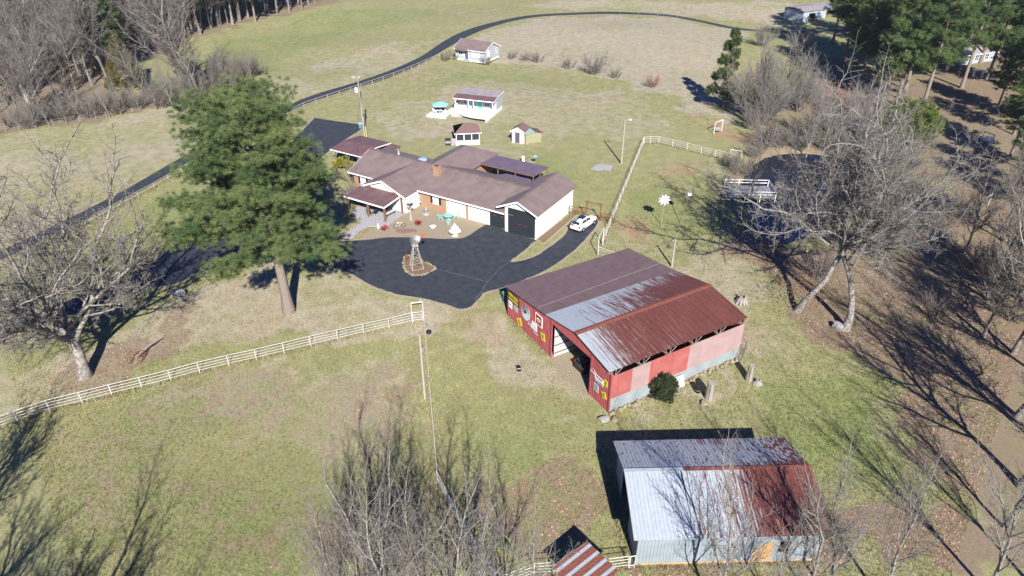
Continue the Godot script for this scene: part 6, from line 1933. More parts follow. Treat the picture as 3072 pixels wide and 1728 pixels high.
func loft(mb: MB, loops: Array):
	var n: int = loops[0].size()
	var k0 := mb.v.size()
	var ctr := Vector3.ZERO
	for l in loops:
		var c := Vector3.ZERO
		for p in l:
			c += p
		c /= n
		for p in l:
			mb.v.append(p)
			mb.n.append((p - c).normalized())
			mb.t.append(Vector2.ZERO)
			mb.c.append(mb.col)
	for j in loops.size() - 1:
		for s in n:
			var s2 := (s + 1) % n
			var a := k0 + j * n
			var f := (mb.v[a + n + s2] - mb.v[a + s]).cross(mb.v[a + n + s] - mb.v[a + s])
			if f.dot(mb.n[a + s] + mb.n[a + n + s2]) > 0:
				mb.i.append_array([a + s, a + n + s, a + n + s2, a + s, a + n + s2, a + s2])
			else:
				mb.i.append_array([a + s, a + n + s2, a + n + s, a + s, a + s2, a + n + s2])
	for e in [0, loops.size() - 1]:
		var out: Vector3 = loops[e][0] - loops[1 if e == 0 else loops.size() - 2][0]
		for s in range(1, n - 1):
			if (loops[e][s + 1] - loops[e][0]).cross(loops[e][s] - loops[e][0]).dot(out) > 0:
				mb.tri(loops[e][0], loops[e][s], loops[e][s + 1])
			else:
				mb.tri(loops[e][0], loops[e][s + 1], loops[e][s])

# ---------------------------------------------------------------- person

func field_mesh(bones: Array, cell: float, blend: float, tint: Callable) -> ArrayMesh:
	# surface nets over smoothly joined tapered capsules [a, b, ra, rb]
	var lo := Vector3.ONE * 1e9
	var hi := Vector3.ONE * -1e9
	for b in bones:
		var r := maxf(b[2], b[3]) + cell * 2
		for e in [b[0], b[1]]:
			lo = lo.min(e - Vector3.ONE * r)
			hi = hi.max(e + Vector3.ONE * r)
	var nx := int((hi.x - lo.x) / cell) + 2
	var ny := int((hi.y - lo.y) / cell) + 2
	var nz := int((hi.z - lo.z) / cell) + 2
	var f := PackedFloat32Array()
	f.resize(nx * ny * nz)
	for z in nz:
		for y in ny:
			for x in nx:
				var p := lo + Vector3(x, y, z) * cell
				var acc := 0.0
				for b in bones:
					var ab: Vector3 = b[1] - b[0]
					var u: float = clampf((p - b[0]).dot(ab) / ab.length_squared(), 0, 1)
					var d: float = (p - (b[0] + ab * u)).length() - lerpf(b[2], b[3], u)
					acc += exp(-d / blend)
				f[(z * ny + y) * nx + x] = -blend * log(maxf(acc, 1e-30))
	var id := {}
	var mb := MB.new()
	mb.colored = true
	var corner := [Vector3i(0, 0, 0), Vector3i(1, 0, 0), Vector3i(0, 1, 0), Vector3i(1, 1, 0), Vector3i(0, 0, 1), Vector3i(1, 0, 1), Vector3i(0, 1, 1), Vector3i(1, 1, 1)]
	var edges := [[0, 1], [0, 2], [0, 4], [1, 3], [1, 5], [2, 3], [2, 6], [3, 7], [4, 5], [4, 6], [5, 7], [6, 7]]
	for z in nz - 1:
		for y in ny - 1:
			for x in nx - 1:
				var v := []
				var inside := 0
				for c in corner:
					var q: float = f[((z + c.z) * ny + y + c.y) * nx + x + c.x]
					v.append(q)
					if q < 0: inside += 1
				if inside == 0 or inside == 8:
					continue
				var s := Vector3.ZERO
				var m := 0
				for e in edges:
					if (v[e[0]] < 0) != (v[e[1]] < 0):
						var u: float = v[e[0]] / (v[e[0]] - v[e[1]])
						s += Vector3(corner[e[0]]).lerp(Vector3(corner[e[1]]), u)
						m += 1
				var p := lo + (Vector3(x, y, z) + s / m) * cell
				id[(z * ny + y) * nx + x] = mb.v.size()
				mb.v.append(p)
				mb.n.append(Vector3(v[1] - v[0] + v[7] - v[6], v[2] - v[0] + v[7] - v[5], v[4] - v[0] + v[7] - v[3]).normalized())
				mb.t.append(Vector2.ZERO)
				mb.c.append(tint.call(p))
	for z in range(1, nz - 1):
		for y in range(1, ny - 1):
			for x in range(1, nx - 1):
				var k := (z * ny + y) * nx + x
				var a := f[k]
				for e in [[1, nx, nx * ny], [nx, nx * ny, 1], [nx * ny, 1, nx]]:
					if (a < 0) != (f[k + e[0]] < 0):
						var q := [k, k - e[1], k - e[1] - e[2], k - e[2]]
						var i0 = id.get(q[0]); var i1 = id.get(q[1]); var i2 = id.get(q[2]); var i3 = id.get(q[3])
						if i0 != null and i1 != null and i2 != null and i3 != null:
							mb.i.append_array([i0, i1, i2, i0, i2, i3])
	return mb.mesh()

func build_person():
	# stands at the barn's corner, back half turned, both forearms raised round a phone
	var t := thing("person", "person in green shirt and jeans standing at the barn corner holding a phone", "person", Vector3(-0.95, 0, -70.5), deg_to_rad(160))
	var P := func(x, y, z): return Vector3(x, y, z)
	var b := [[P.call(0, 0.98, 0), P.call(0, 1.22, 0.0), 0.15, 0.15], [P.call(0, 1.22, 0), P.call(0, 1.42, 0.0), 0.16, 0.17], [P.call(-0.14, 1.42, 0), P.call(0.14, 1.42, 0), 0.11, 0.11],
		[P.call(0, 1.45, 0), P.call(0, 1.58, 0.01), 0.06, 0.055], [P.call(0, 1.62, 0.02), P.call(0, 1.70, 0.01), 0.095, 0.10],
		[P.call(0, 1.63, 0.12), P.call(0, 1.61, 0.13), 0.018, 0.016]]
	for s in [-1, 1]:
		b.append([P.call(s * 0.2, 1.42, 0), P.call(s * 0.27, 1.15, 0.02), 0.07, 0.055])
		b.append([P.call(s * 0.27, 1.15, 0.02), P.call(s * 0.1, 1.27, 0.24), 0.05, 0.038])
		b.append([P.call(s * 0.095, 1.28, 0.25), P.call(s * 0.06, 1.33, 0.30), 0.034, 0.03])
		for k in 4:
			b.append([P.call(s * 0.055, 1.30 + k * 0.022, 0.30), P.call(s * 0.02, 1.31 + k * 0.022, 0.335 - 0.004 * absf(k - 1.5)), 0.011, 0.009])
		b.append([P.call(s * 0.07, 1.345, 0.28), P.call(s * 0.03, 1.39, 0.29), 0.012, 0.010])
		b.append([P.call(s * 0.09, 0.95, 0), P.call(s * 0.11, 0.5, 0.02), 0.095, 0.065])
		b.append([P.call(s * 0.11, 0.5, 0.02), P.call(s * 0.12, 0.09, -0.02), 0.06, 0.045])
		b.append([P.call(s * 0.12, 0.045, -0.06), P.call(s * 0.14, 0.04, 0.14), 0.045, 0.04])
		b.append([P.call(s * 0.1, 1.66, 0.0), P.call(s * 0.105, 1.63, 0.0), 0.018, 0.015])
	var tint := func(p: Vector3) -> Color:
		if p.y < 0.085: return Color(0.03, 0.03, 0.035)
		if p.y < 0.98: return Color(0.05, 0.085, 0.19)
		if p.y > 1.70 or (p.y > 1.58 and p.z < 0.0): return Color(0.03, 0.02, 0.015)
		if p.y > 1.5: return Color(0.42, 0.25, 0.18)
		if p.z > 0.14 or (absf(p.x) > 0.235 and p.y < 1.28): return Color(0.42, 0.25, 0.18)
		return Color(0.03, 0.30, 0.14)
	var body := put("body", field_mesh(b, 0.024, 0.016, tint), tinted(0.8), t)
	one("phone", MB.new().box(-0.04, 0.04, 0, 0.15, -0.006, 0.006), M.black, "black phone held up by the person at the barn", "phone", t.position + Vector3(0, 1.27, 0) + Vector3(0, 0, 0.345).rotated(Vector3.UP, deg_to_rad(160)), deg_to_rad(160))

# ---------------------------------------------------------------- signs on the barn

func letters(text: String, size: float, m: Material, parent: Node, at: Vector3, depth := 0.006):
	var f := SystemFont.new()
	f.font_names = PackedStringArray(["Droid Sans"])
	f.font_weight = 700
	var tm := TextMesh.new()
	tm.text = text
	tm.font = f
	tm.font_size = 64
	tm.pixel_size = size / 46.0
	tm.depth = depth
	put("lettering", tm, m, parent, Transform3D(Basis(), at))

func build_signs():
	var O := Vector3(-0.41, 0, -67.5)
	var ang := deg_to_rad(-59.6)
	var B := Basis(Vector3.UP, ang)
	var at := func(x: float, y: float) -> Vector3: return O + B * Vector3(x, y, 0.075)
	var board := func(called: String, label: String, x: float, y: float, w: float, h: float, m: Material, tilt := 0.0) -> Node3D:
		var t := thing(called, label, "sign", at.call(x, y), ang)
		t.basis = B * Basis(Vector3(0, 0, 1), tilt)
		part("plate", MB.new().box(-w / 2, w / 2, -h / 2, h / 2, -0.02, 0.02), m, t)
		return t
	# big yellow oil sign
	var t: Node3D = board.call("oil_sign", "big yellow framed oil sign high on the barn's red front", 1.32, 3.13, 2.2, 0.95, M.sign_yellow)
	for r in [[-1.17, 1.17, -0.55, -0.475], [-1.17, 1.17, 0.475, 0.55], [-1.17, -1.1, -0.475, 0.475], [1.1, 1.17, -0.475, 0.475]]:
		part("frame", MB.new().box(r[0], r[1], r[2], r[3], -0.08, 0.06), M.dark, t)
	letters("PENNZOIL", 0.40, M.black, t, Vector3(0, -0.06, 0.026))
	var bell := MB.new()
	bell.lathe(Vector3(0, 0, 0), [Vector2(0.02, 0.16), Vector2(0.07, 0.12), Vector2(0.09, 0.0), Vector2(0.14, -0.06)], 10)
	put("bell", bell.mesh(), M.red_mark, t, Transform3D(Basis().scaled(Vector3(1, 1, 0.08)), Vector3(0, 0.28, 0.026)))
	t = board.call("number_sign", "white lettered sign below the big yellow sign's left end", 0.57, 1.95, 0.75, 0.85, M.white)
	letters("16", 0.32, M.grey_mark, t, Vector3(0, 0, 0.026))
	t = board.call("blank_sign", "pale grey sign below the big yellow sign's right end", 1.8, 2.05, 0.75, 0.7, M.pale_metal)
	letters("NO\nPARKING", 0.14, M.grey_mark, t, Vector3(0, 0, 0.026))
	t = board.call("arrow_sign", "small red and yellow strip sign between two pale signs", 1.25, 1.85, 0.35, 0.25, M.red_mark)
	part("stripe", MB.new().box(-0.15, 0.15, -0.04, 0.04, 0.021, 0.026), M.sign_yellow, t)
	# windmill wheel
	t = thing("barn_windmill", "galvanised windmill wheel hung on the barn's red front", "windmill wheel", at.call(3.9, 2.9), ang)
	for k in 20:
		if k in [2, 3, 4]:
			continue
		var mb := MB.new()
		mb.plate(Vector3(-0.03, 0.25, 0.03), Vector3(0.05, 0.25, 0.05), Vector3(0.13, 1.0, 0.10), Vector3(-0.10, 1.0, 0.03), 0.012)
		put("blade", mb.mesh(), M.pale_metal, t, Transform3D(Basis(Vector3(0, 0, 1), TAU * k / 20), Vector3.ZERO))
	for r in [0.45, 0.95]:
		var ring := []
		var rr := []
		for k in 25:
			ring.append(Vector3(cos(TAU * k / 24) * r, sin(TAU * k / 24) * r, 0.02))
			rr.append(0.018)
		part("rim", MB.new().tube(ring, rr, 5, false), M.steel, t)
	part("hub", MB.new().rod(Vector3(0, 0, 0), Vector3(0, 0, 0.14), 0.13, 10), M.dark, t)
	# red soda sign
	t = board.call("soda_sign", "red soda sign with white script oval on the barn front", 6.55, 3.35, 1.25, 1.25, M.sign_red)
	for r in [[-0.66, 0.66, -0.66, -0.6], [-0.66, 0.66, 0.6, 0.66], [-0.66, -0.6, -0.6, 0.6], [0.6, 0.66, -0.6, 0.6]]:
		part("frame", MB.new().box(r[0], r[1], r[2], r[3], -0.03, 0.04), M.white, t)
	var ov := MB.new()
	ov.lathe(Vector3.ZERO, [Vector2(0, 0), Vector2(0.4, 0)], 20)
	put("oval", ov.mesh(), M.white, t, Transform3D(Basis(Vector3(1, 0, 0), PI / 2).scaled(Vector3(1.15, 0.62, 1)), Vector3(0, 0, 0.024)))
	letters("Coke", 0.3, M.sign_red, t, Vector3(0, 0, 0.027))
	# stop signs
	var oct := PackedVector2Array()
	for k in 8:
		oct.append(Vector2(cos(TAU * (k + 0.5) / 8), sin(TAU * (k + 0.5) / 8)) * 0.4)
	for e in [[4.83, 1.7, "red stop sign left of the blank white sign on the barn"], [16.35, 3.12, "red stop sign at the barn doorway's right edge"]]:
		t = thing("stop_sign", e[2], "stop sign", at.call(e[0], e[1]), ang, "stop signs")
		for q in [["border", 0.0, 1.0, M.white], ["plate", 0.012, 0.92, M.sign_red]]:
			var mb := MB.new()
			var po := PackedVector2Array()
			for p in oct:
				po.append(p * q[2])
			mb.slab(po, -0.01, 0.01)
			put(q[0], mb.mesh(), q[3], t, Transform3D(Basis(Vector3(1, 0, 0), PI / 2), Vector3(0, 0, q[1])))
		letters("STOP", 0.26, M.white, t, Vector3(0, 0, 0.026))
	t = board.call("white_sign", "blank white sign right of a stop sign on the barn", 5.72, 2.05, 0.95, 0.95, M.white)
	letters("NO\nTRESPASSING", 0.11, M.grey_mark, t, Vector3(0, 0, 0.026))
	t = board.call("strip_sign", "thin grey strip sign under the blank white sign", 5.9, 1.25, 0.9, 0.16, M.pale_metal)
	letters("COUNTY ROAD", 0.1, M.grey_mark, t, Vector3(0, 0, 0.026))
	# yellow warning signs
	for e in [[7.4, 1.72, 0.75, 0.95, 0.25, "tilted yellow warning sign near the barn doorway"], [2.55, 0.75, 0.95, 0.95, 0.5, "bright yellow warning sign leaning low on the barn front"], [18.32, 3.15, 0.5, 0.72, 0.0, "upright yellow sign at the barn's right corner"], [18.2, 1.62, 0.62, 0.72, 0.35, "tilted yellow sign low at the barn's right corner"]]:
		t = board.call("warning_sign", e[5], e[0], e[1], e[2], e[3], M.sign_yellow, e[4])
		t.set_meta("group", "yellow warning signs")
		part("symbol", MB.new().box(-0.05, 0.05, -e[3] * 0.3, e[3] * 0.22, 0.021, 0.026), M.black, t)
		part("symbol", MB.new().box(-0.15, 0.15, 0.05, 0.13, 0.0265, 0.029), M.black, t)
	t = board.call("road_closed_sign", "white sign reading ROAD CLOSED right of the doorway", 17.3, 2.82, 1.35, 0.78, M.white)
	letters("ROAD\nCLOSED", 0.27, M.black, t, Vector3(0, 0, 0.026))
	t = board.call("notice_sign", "grey notice sign with dark lines under the white road sign", 16.95, 1.65, 0.75, 0.85, M.pale_metal)
	for k in 5:
		part("line", MB.new().box(-0.26, 0.26 - 0.08 * (k % 2), 0.28 - k * 0.14, 0.33 - k * 0.14, 0.021, 0.026), M.dark, t)

# ---------------------------------------------------------------- yard

func chair(called: String, label: String, at: Vector3, turn: float, m: Material, group := ""):
	var t := thing(called, label, "chair", at, turn, group)
	part("seat", MB.new().box(-0.28, 0.28, 0.42, 0.46, -0.26, 0.28), m, t)
	part("backrest", MB.new().plate(Vector3(-0.28, 0.46, -0.28), Vector3(0.28, 0.46, -0.28), Vector3(0.28, 1.0, -0.42), Vector3(-0.28, 1.0, -0.42), 0.03), m, t)
	for x in [-0.25, 0.25]:
		part("armrest", MB.new().box(x - 0.04, x + 0.04, 0.64, 0.68, -0.3, 0.26), m, t)
		for z in [-0.23, 0.25]:
			part("leg", MB.new().bar(Vector3(x, 0, z), Vector3(x, 0.64 if z > 0 else 0.42, z), 0.045, 0.045, Vector3.RIGHT), m, t)

func wheel_ring(r: float, tube_r: float) -> MB:
	var p := []
	var q := []
	for k in 21:
		p.append(Vector3(cos(TAU * k / 20) * r, sin(TAU * k / 20) * r, 0))
		q.append(tube_r)
	return MB.new().tube(p, q, 5, false)

func build_yard():
	# porch furniture
	chair("porch_chair", "black chair on the patio beside the left porch post", Vector3(-20.87, 0, -93.49) + Vector3(0, 0.1, 0), 0.5, M.dark, "black porch chairs")
	chair("porch_chair", "black chair on the patio between the two front porch posts", Vector3(-20.03, 0, -93.71) + Vector3(0, 0.1, 0), -0.4, M.dark, "black porch chairs")
	var t := thing("porch_bench", "long black bench with cushions on the patio's right side", "bench", Vector3(-17.85, 0, -93.49) + Vector3(0, 0.1, 0), deg_to_rad(55))
	part("seat", MB.new().box(-0.9, 0.9, 0.4, 0.46, -0.3, 0.3), M.dark, t)
	part("backrest", MB.new().box(-0.9, 0.9, 0.5, 1.0, -0.36, -0.31), M.dark, t)
	part("cushion", MB.new().box(-0.85, 0.85, 0.465, 0.55, -0.27, 0.27), M.pale_metal, t)
	for x in [-0.8, 0.8]:
		for z in [-0.25, 0.25]:
			part("leg", MB.new().bar(Vector3(x, 0, z), Vector3(x, 0.4, z), 0.06, 0.06, Vector3.RIGHT), M.dark, t)
	# turquoise table set
	t = thing("garden_table", "turquoise round garden table on the gravel before the garage doors", "table", Vector3(-9.2, 0.03, -92.2))
	part("top", MB.new().lathe(Vector3(0, 0.7, 0), [Vector2(0, 0), Vector2(0.72, 0), Vector2(0.75, 0.04), Vector2(0.72, 0.07), Vector2(0, 0.07)], 18), M.aqua, t)
	part("pedestal", MB.new().lathe(Vector3.ZERO, [Vector2(0.32, 0), Vector2(0.3, 0.1), Vector2(0.12, 0.2), Vector2(0.12, 0.6), Vector2(0.25, 0.7)], 10), M.aqua, t)
	chair("garden_chair", "turquoise chair left of the round garden table", Vector3(-10.3, 0.03, -92.0), 1.4, M.aqua, "turquoise garden chairs")
	chair("garden_chair", "turquoise chair right of the round garden table", Vector3(-8.1, 0.03, -92.3), -1.4, M.aqua, "turquoise garden chairs")
	one("planter_tub", MB.new().lathe(Vector3.ZERO, [Vector2(0.25, 0), Vector2(0.38, 0.4), Vector2(0.40, 0.48), Vector2(0.3, 0.46), Vector2(0, 0.42)], 14), M.green_tin, "pale green tub in front of the turquoise table", "planter", Vector3(-9.1, 0.03, -90.8))
	# tiered fountain
	t = thing("fountain", "white tiered fountain on the gravel before the garage", "fountain", Vector3(-7.9, 0.03, -87.3))
	part("foot", MB.new().lathe(Vector3.ZERO, [Vector2(0.42, 0), Vector2(0.4, 0.12), Vector2(0.16, 0.2), Vector2(0.14, 0.55)], 14), M.white, t)
	part("basin", MB.new().lathe(Vector3(0, 0.5, 0), [Vector2(0.15, 0), Vector2(0.8, 0.16), Vector2(0.85, 0.26), Vector2(0.75, 0.26), Vector2(0.2, 0.14)], 18), M.white, t)
	part("middle_basin", MB.new().lathe(Vector3(0, 0.75, 0), [Vector2(0.1, -0.1), Vector2(0.12, 0.3), Vector2(0.52, 0.42), Vector2(0.55, 0.5), Vector2(0.45, 0.5), Vector2(0.1, 0.42)], 16), M.white, t)
	part("finial", MB.new().lathe(Vector3(0, 1.2, 0), [Vector2(0.09, -0.1), Vector2(0.1, 0.25), Vector2(0.28, 0.34), Vector2(0.28, 0.4), Vector2(0.08, 0.42), Vector2(0.1, 0.6), Vector2(0, 0.8)], 12), M.white, t)
	t = thing("small_fountain", "grey tiered birdbath fountain against the brick wall", "fountain", Vector3(-12.6, 0.03, -94.0))
	part("basin", MB.new().lathe(Vector3.ZERO, [Vector2(0.5, 0), Vector2(0.55, 0.25), Vector2(0.45, 0.25), Vector2(0.1, 0.2)], 16), M.concrete, t)
	part("upper_basin", MB.new().lathe(Vector3(0, 0.2, 0), [Vector2(0.12, 0), Vector2(0.1, 0.4), Vector2(0.35, 0.5), Vector2(0.3, 0.55), Vector2(0.08, 0.5), Vector2(0.1, 0.9), Vector2(0, 1.0)], 12), M.concrete, t)
	# scrap flower tree with pots
	t = thing("metal_palm", "tall tan metal palm ornament in the gravel bed", "lawn ornament", Vector3(-14.6, 0.03, -92.2))
	part("stem", MB.new().tube([Vector3(0, 0, 0), Vector3(0, 1.0, 0), Vector3(0.05, 2.1, 0)], [0.28, 0.14, 0.07], 8), M.pale_wood, t)
	for k in 9:
		var a := TAU * k / 9
		part("frond", MB.new().tube([Vector3(0.05, 2.1, 0), Vector3(cos(a) * 0.35, 2.5, sin(a) * 0.35), Vector3(cos(a) * 0.7, 2.3, sin(a) * 0.7)], [0.03, 0.08, 0.02], 5), M.dark, t)
	# red glass bottle bushes
	var k := 0
	for p in [[Vector3(-13.4, 0.03, -90.9), "round red bottle bush beside the metal palm"], [Vector3(-17.9, 0.03, -89.2), "round red bottle bush left of the porch post"]]:
		t = thing("bottle_bush", p[1], "lawn ornament", p[0], k, "red bottle bushes")
		rng.seed = 40 + k
		for j in 34:
			var d := Vector3(rng.randfn(), absf(rng.randfn()) + 0.1, rng.randfn()).normalized()
			part("bottle", MB.new().tube([d * 0.1, d * 0.45, d * 0.55, d * 0.68], [0.05, 0.06, 0.03, 0.025], 5), M.sign_red if j % 4 else M.dark, t)
		k += 1
	one("white_goose", MB.new().lathe(Vector3.ZERO, [Vector2(0.1, 0), Vector2(0.2, 0.2), Vector2(0.14, 0.4), Vector2(0.06, 0.55), Vector2(0.09, 0.68), Vector2(0, 0.76)], 10), M.white, "small white lawn ornament left of the red bottle bush", "lawn ornament", Vector3(-18.9, 0.03, -89.5))
	one("stone_slab", MB.new().slab(v2([Vector3(-16.31, 0, -88.43), Vector3(-15.93, 0, -89.04), Vector3(-14, 0, -89.04), Vector3(-13.39, 0, -88.64), Vector3(-13.57, 0, -88.13), Vector3(-14.9, 0, -87.63), Vector3(-15.64, 0, -87.93)]), 0, 0.22), M.mulch_red, "flat purplish stone slab in the gravel bed", "stone")
	one("cracked_bowl", MB.new().lathe(Vector3.ZERO, [Vector2(0.3, 0), Vector2(0.42, 0.2), Vector2(0.46, 0.22), Vector2(0.35, 0.18), Vector2(0.0, 0.08)], 12), M.white, "white shallow bowl in the middle of the gravel bed", "bowl", Vector3(-11.2, 0.03, -89.7))
	# bicycle
	t = thing("bicycle", "pale old bicycle standing in the gravel bed", "bicycle", Vector3(-15.9, 0.03, -89.6), 0.35)
	for x in [-0.55, 0.55]:
		var wm := put("wheel", wheel_ring(0.33, 0.025).mesh(), M.dark, t, Transform3D(Basis(), Vector3(x, 0.35, 0)))
		var sp := MB.new()
		for j in 6:
			sp.rod(Vector3(cos(TAU * j / 12), sin(TAU * j / 12), 0) * -0.32, Vector3(cos(TAU * j / 12), sin(TAU * j / 12), 0) * 0.32, 0.006, 3)
		part("spokes", sp, M.steel, wm)
	var fr := MB.new()
	for e in [[Vector3(-0.55, 0.35, 0), Vector3(-0.05, 0.32, 0)], [Vector3(-0.05, 0.32, 0), Vector3(-0.2, 0.85, 0)], [Vector3(-0.05, 0.32, 0), Vector3(0.42, 0.8, 0)], [Vector3(-0.17, 0.78, 0), Vector3(0.42, 0.85, 0)], [Vector3(0.42, 0.95, 0), Vector3(0.55, 0.35, 0)], [Vector3(-0.55, 0.35, 0), Vector3(-0.18, 0.75, 0)]]:
		fr.rod(e[0], e[1], 0.025, 6)
	part("frame", fr, M.cream, t)
	part("saddle", MB.new().box(-0.34, -0.08, 0.86, 0.92, -0.08, 0.08), M.cream, t)
	part("handlebar", MB.new().rod(Vector3(0.4, 1.0, -0.3), Vector3(0.4, 1.0, 0.3), 0.02, 6), M.steel, t)
	# bed along the garage
	var bed := MB.new()
	bed.slab(v2([Vector3(3.34, 0, -86.06), Vector3(9.22, 0, -94.82), Vector3(9.75, 0, -94.04), Vector3(4.31, 0, -84.91)]), 0, 0.12)
	struct("garage_bed", bed, M.mulch)
	var kerb := thing("stone_edging", "low row of tan stones edging the garage flower bed", "edging")
	for e in [[Vector3(3.34, 0, -85.96), Vector3(4.3, 0, -84.72), 5], [Vector3(4.3, 0, -84.72), Vector3(9.8, 0, -94.04), 26]]:
		for j in e[2]:
			var p: Vector3 = e[0].lerp(e[1], (j + 0.5) / e[2])
			put("stone", M.stones[j % 5], M.stone, kerb, Transform3D(Basis(Vector3.UP, deg_to_rad(55) + rf(-0.2, 0.2)).scaled(Vector3(0.27, 0.16, 0.2)), p + Vector3(0, 0.1, 0)))
	# umbrella, table and chairs on the deck
	var dk := Basis(Vector3.UP, deg_to_rad(-19))
	var o := Vector3(-11.51, 0, -140.92)
	t = thing("patio_umbrella", "turquoise patio umbrella over the low deck", "umbrella", o + dk * Vector3(-2.2, 0.33, 2.3))
	part("pole", MB.new().rod(Vector3.ZERO, Vector3(0, 2.3, 0), 0.03, 6), M.white, t)
	part("canopy", MB.new().lathe(Vector3(0, 1.85, 0), [Vector2(1.75, -0.12), Vector2(1.7, 0.02), Vector2(1.0, 0.3), Vector2(0.02, 0.52)], 8), M.aqua, t)
	chair("deck_chair", "white chair left under the turquoise umbrella", o + dk * Vector3(-3.2, 0.33, 2.9), 0.9, M.white, "white deck chairs")
	chair("deck_chair", "white chair right under the turquoise umbrella", o + dk * Vector3(-1.2, 0.33, 2.9), -0.9, M.white, "white deck chairs")
	one("deck_table", MB.new().lathe(Vector3.ZERO, [Vector2(0.25, 0), Vector2(0.05, 0.08), Vector2(0.05, 0.66), Vector2(0.55, 0.7), Vector2(0.55, 0.74), Vector2(0, 0.74)], 14), M.white, "small round white table under the turquoise umbrella", "table", o + dk * Vector3(-2.2, 0.33, 2.75))
	# stack of grey seats left of the gazebo
	t = thing("spa_cover", "grey folded spa steps beside the gazebo", "steps", Vector3(-12.03, 0, -122.1), 0.1)
	for j in 3:
		part("step", MB.new().box(0, 1.0, j * 0.3, j * 0.3 + 0.28, -1.4, -j * 0.4), M.steel if j % 2 else M.dark, t)
	part("side", MB.new().plate(Vector3(1.1, 0, 0.1), Vector3(2.2, 0, 0), Vector3(1.9, 0.95, -0.9), Vector3(1.2, 0.95, -0.9), 0.1), M.grey_roof, t)
	# planted circle by the plank shed
	var ring := thing("rock_circle", "half ring of stones round the dead bush by the plank shed", "rocks")
	for j in 14:
		var a := PI * (0.1 + 0.9 * j / 13.0)
		put("rock", M.stones[j % 5], M.stone, ring, Transform3D(Basis(Vector3.UP, j).scaled(Vector3.ONE * 0.2), Vector3(5.5 + cos(a) * 2.2, 0.08, -122.9 + sin(a) * 1.3)))
	# trash bin and garden post by the pad
	t = thing("trash_bin", "blue green trash bin at the corner of the upper asphalt pad", "bin", Vector3(-28.96, 0, -131.52))
	part("bin", MB.new().box(-0.3, 0.3, 0, 0.85, -0.3, 0.3), M.bin_teal, t)
	part("lid", MB.new().box(-0.34, 0.34, 0.86, 0.94, -0.34, 0.34), M.pale_metal, t)
	# boulder, hay rake, black case, chairs by the arch
	put_rock("boulder", "big grey boulder in the dry grass beside the oak", Vector3(-40.03, 0, -71.8), Vector3(0.95, 0.75, 0.9), M.grey_rock)
	t = thing("hay_rake", "old iron hay rake with spoked wheels near the lawn fence", "farm implement", Vector3(-39.35, 0, -59.02), deg_to_rad(12))
	for x in [-0.5, 0.55]:
		var wh := put("wheel", wheel_ring(0.62, 0.03).mesh(), M.rust_steel, t, Transform3D(Basis(Vector3.UP, PI / 2 - 0.3), Vector3(x, 0.62, 0)))
		var sp := MB.new()
		for j in 7:
			var a := TAU * j / 14
			sp.rod(Vector3(cos(a), sin(a), 0) * -0.6, Vector3(cos(a), sin(a), 0) * 0.6, 0.012, 4)
		part("spokes", sp, M.rust_steel, wh)
	part("axle", MB.new().rod(Vector3(-0.5, 0.62, 0), Vector3(0.55, 0.62, 0), 0.04, 6), M.rust_steel, t)
	part("beam", MB.new().tube([Vector3(0, 0.62, 0), Vector3(0.8, 0.7, -1.5), Vector3(1.8, 0.5, -3.2)], [0.1, 0.11, 0.07], 7), M.grey_wood, t)
	t = thing("equipment_case", "small black equipment case with two white discs on the lawn", "case", Vector3(0.69, 0, -57.73), 0.15)
	part("case", MB.new().box(-0.22, 0.22, 0, 0.22, -0.42, 0.35), M.black, t)
	for x in [-0.1, 0.1]:
		part("disc", MB.new().lathe(Vector3(x, 0.222, 0.18), [Vector2(0.07, 0), Vector2(0.07, 0.012), Vector2(0, 0.014)], 10), M.white, t)
	chair("lawn_chair", "pale slatted chair beside the arch post", Vector3(-9.21, 0, -65.07), 2.4, M.pale_wood, "pale lawn chairs")
	chair("lawn_chair", "pale chair in front of the slatted one by the arch", Vector3(-9.07, 0, -64.11), 2.9, M.pale_wood, "pale lawn chairs")
	t = thing("kettle_grill", "black kettle grill on the lawn below the arch", "grill", Vector3(-9.11, 0, -63.35))
	part("bowl", MB.new().lathe(Vector3(0, 0.5, 0), [Vector2(0, 0), Vector2(0.25, 0.08), Vector2(0.32, 0.25), Vector2(0.25, 0.42), Vector2(0, 0.5)], 12), M.black, t)
	for a in 3:
		part("leg", MB.new().rod(Vector3(0, 0.55, 0), Vector3(cos(a * 2.1) * 0.35, 0, sin(a * 2.1) * 0.35), 0.015, 5), M.steel, t)
	# stumps and logs right of the barn
	stump("grey weathered tree stump with jagged top beyond the barn's far corner", Vector3(27.2, 0, -70.3), 0.55, 1.0)
	log_post("standing grey log against the barn's right wall", Vector3(19.3, 0, -53.2), 0.42, 2.0)
	log_post("standing grey log at the barn's far right corner", Vector3(24.0, 0, -56.0), 0.36, 1.9)
	stump("broken grey stump at the foot of the far standing log", Vector3(24.7, 0, -55.4), 0.35, 0.5)
	put_rock("boulder", "pale boulder by the standing log at the barn wall", Vector3(18.6, 0, -52.3), Vector3(0.5, 0.35, 0.42), M.stone)
	put_rock("boulder", "mossy grey boulder at the right pale tree's foot", Vector3(36.45, 0, -65.07), Vector3(0.7, 0.7, 0.7), M.grey_rock)
	put_rock("boulder", "pale rock at the barn's front right corner", Vector3(8.67, 0, -50.02), Vector3(0.6, 0.4, 0.5), M.grey_rock)
	put_rock("boulder", "tan rock right of the barn's front corner", Vector3(9.71, 0, -50.02), Vector3(0.5, 0.3, 0.42), M.stone)
	t = thing("black_barrel", "black barrel leaning by the standing log at the barn", "barrel", Vector3(18.4, 0, -54.2))
	part("drum", MB.new().lathe(Vector3.ZERO, [Vector2(0, 0.02), Vector2(0.3, 0.02), Vector2(0.32, 0.3), Vector2(0.3, 0.6), Vector2(0.31, 0.92), Vector2(0.26, 0.9), Vector2(0, 0.86)], 14), M.black, t)
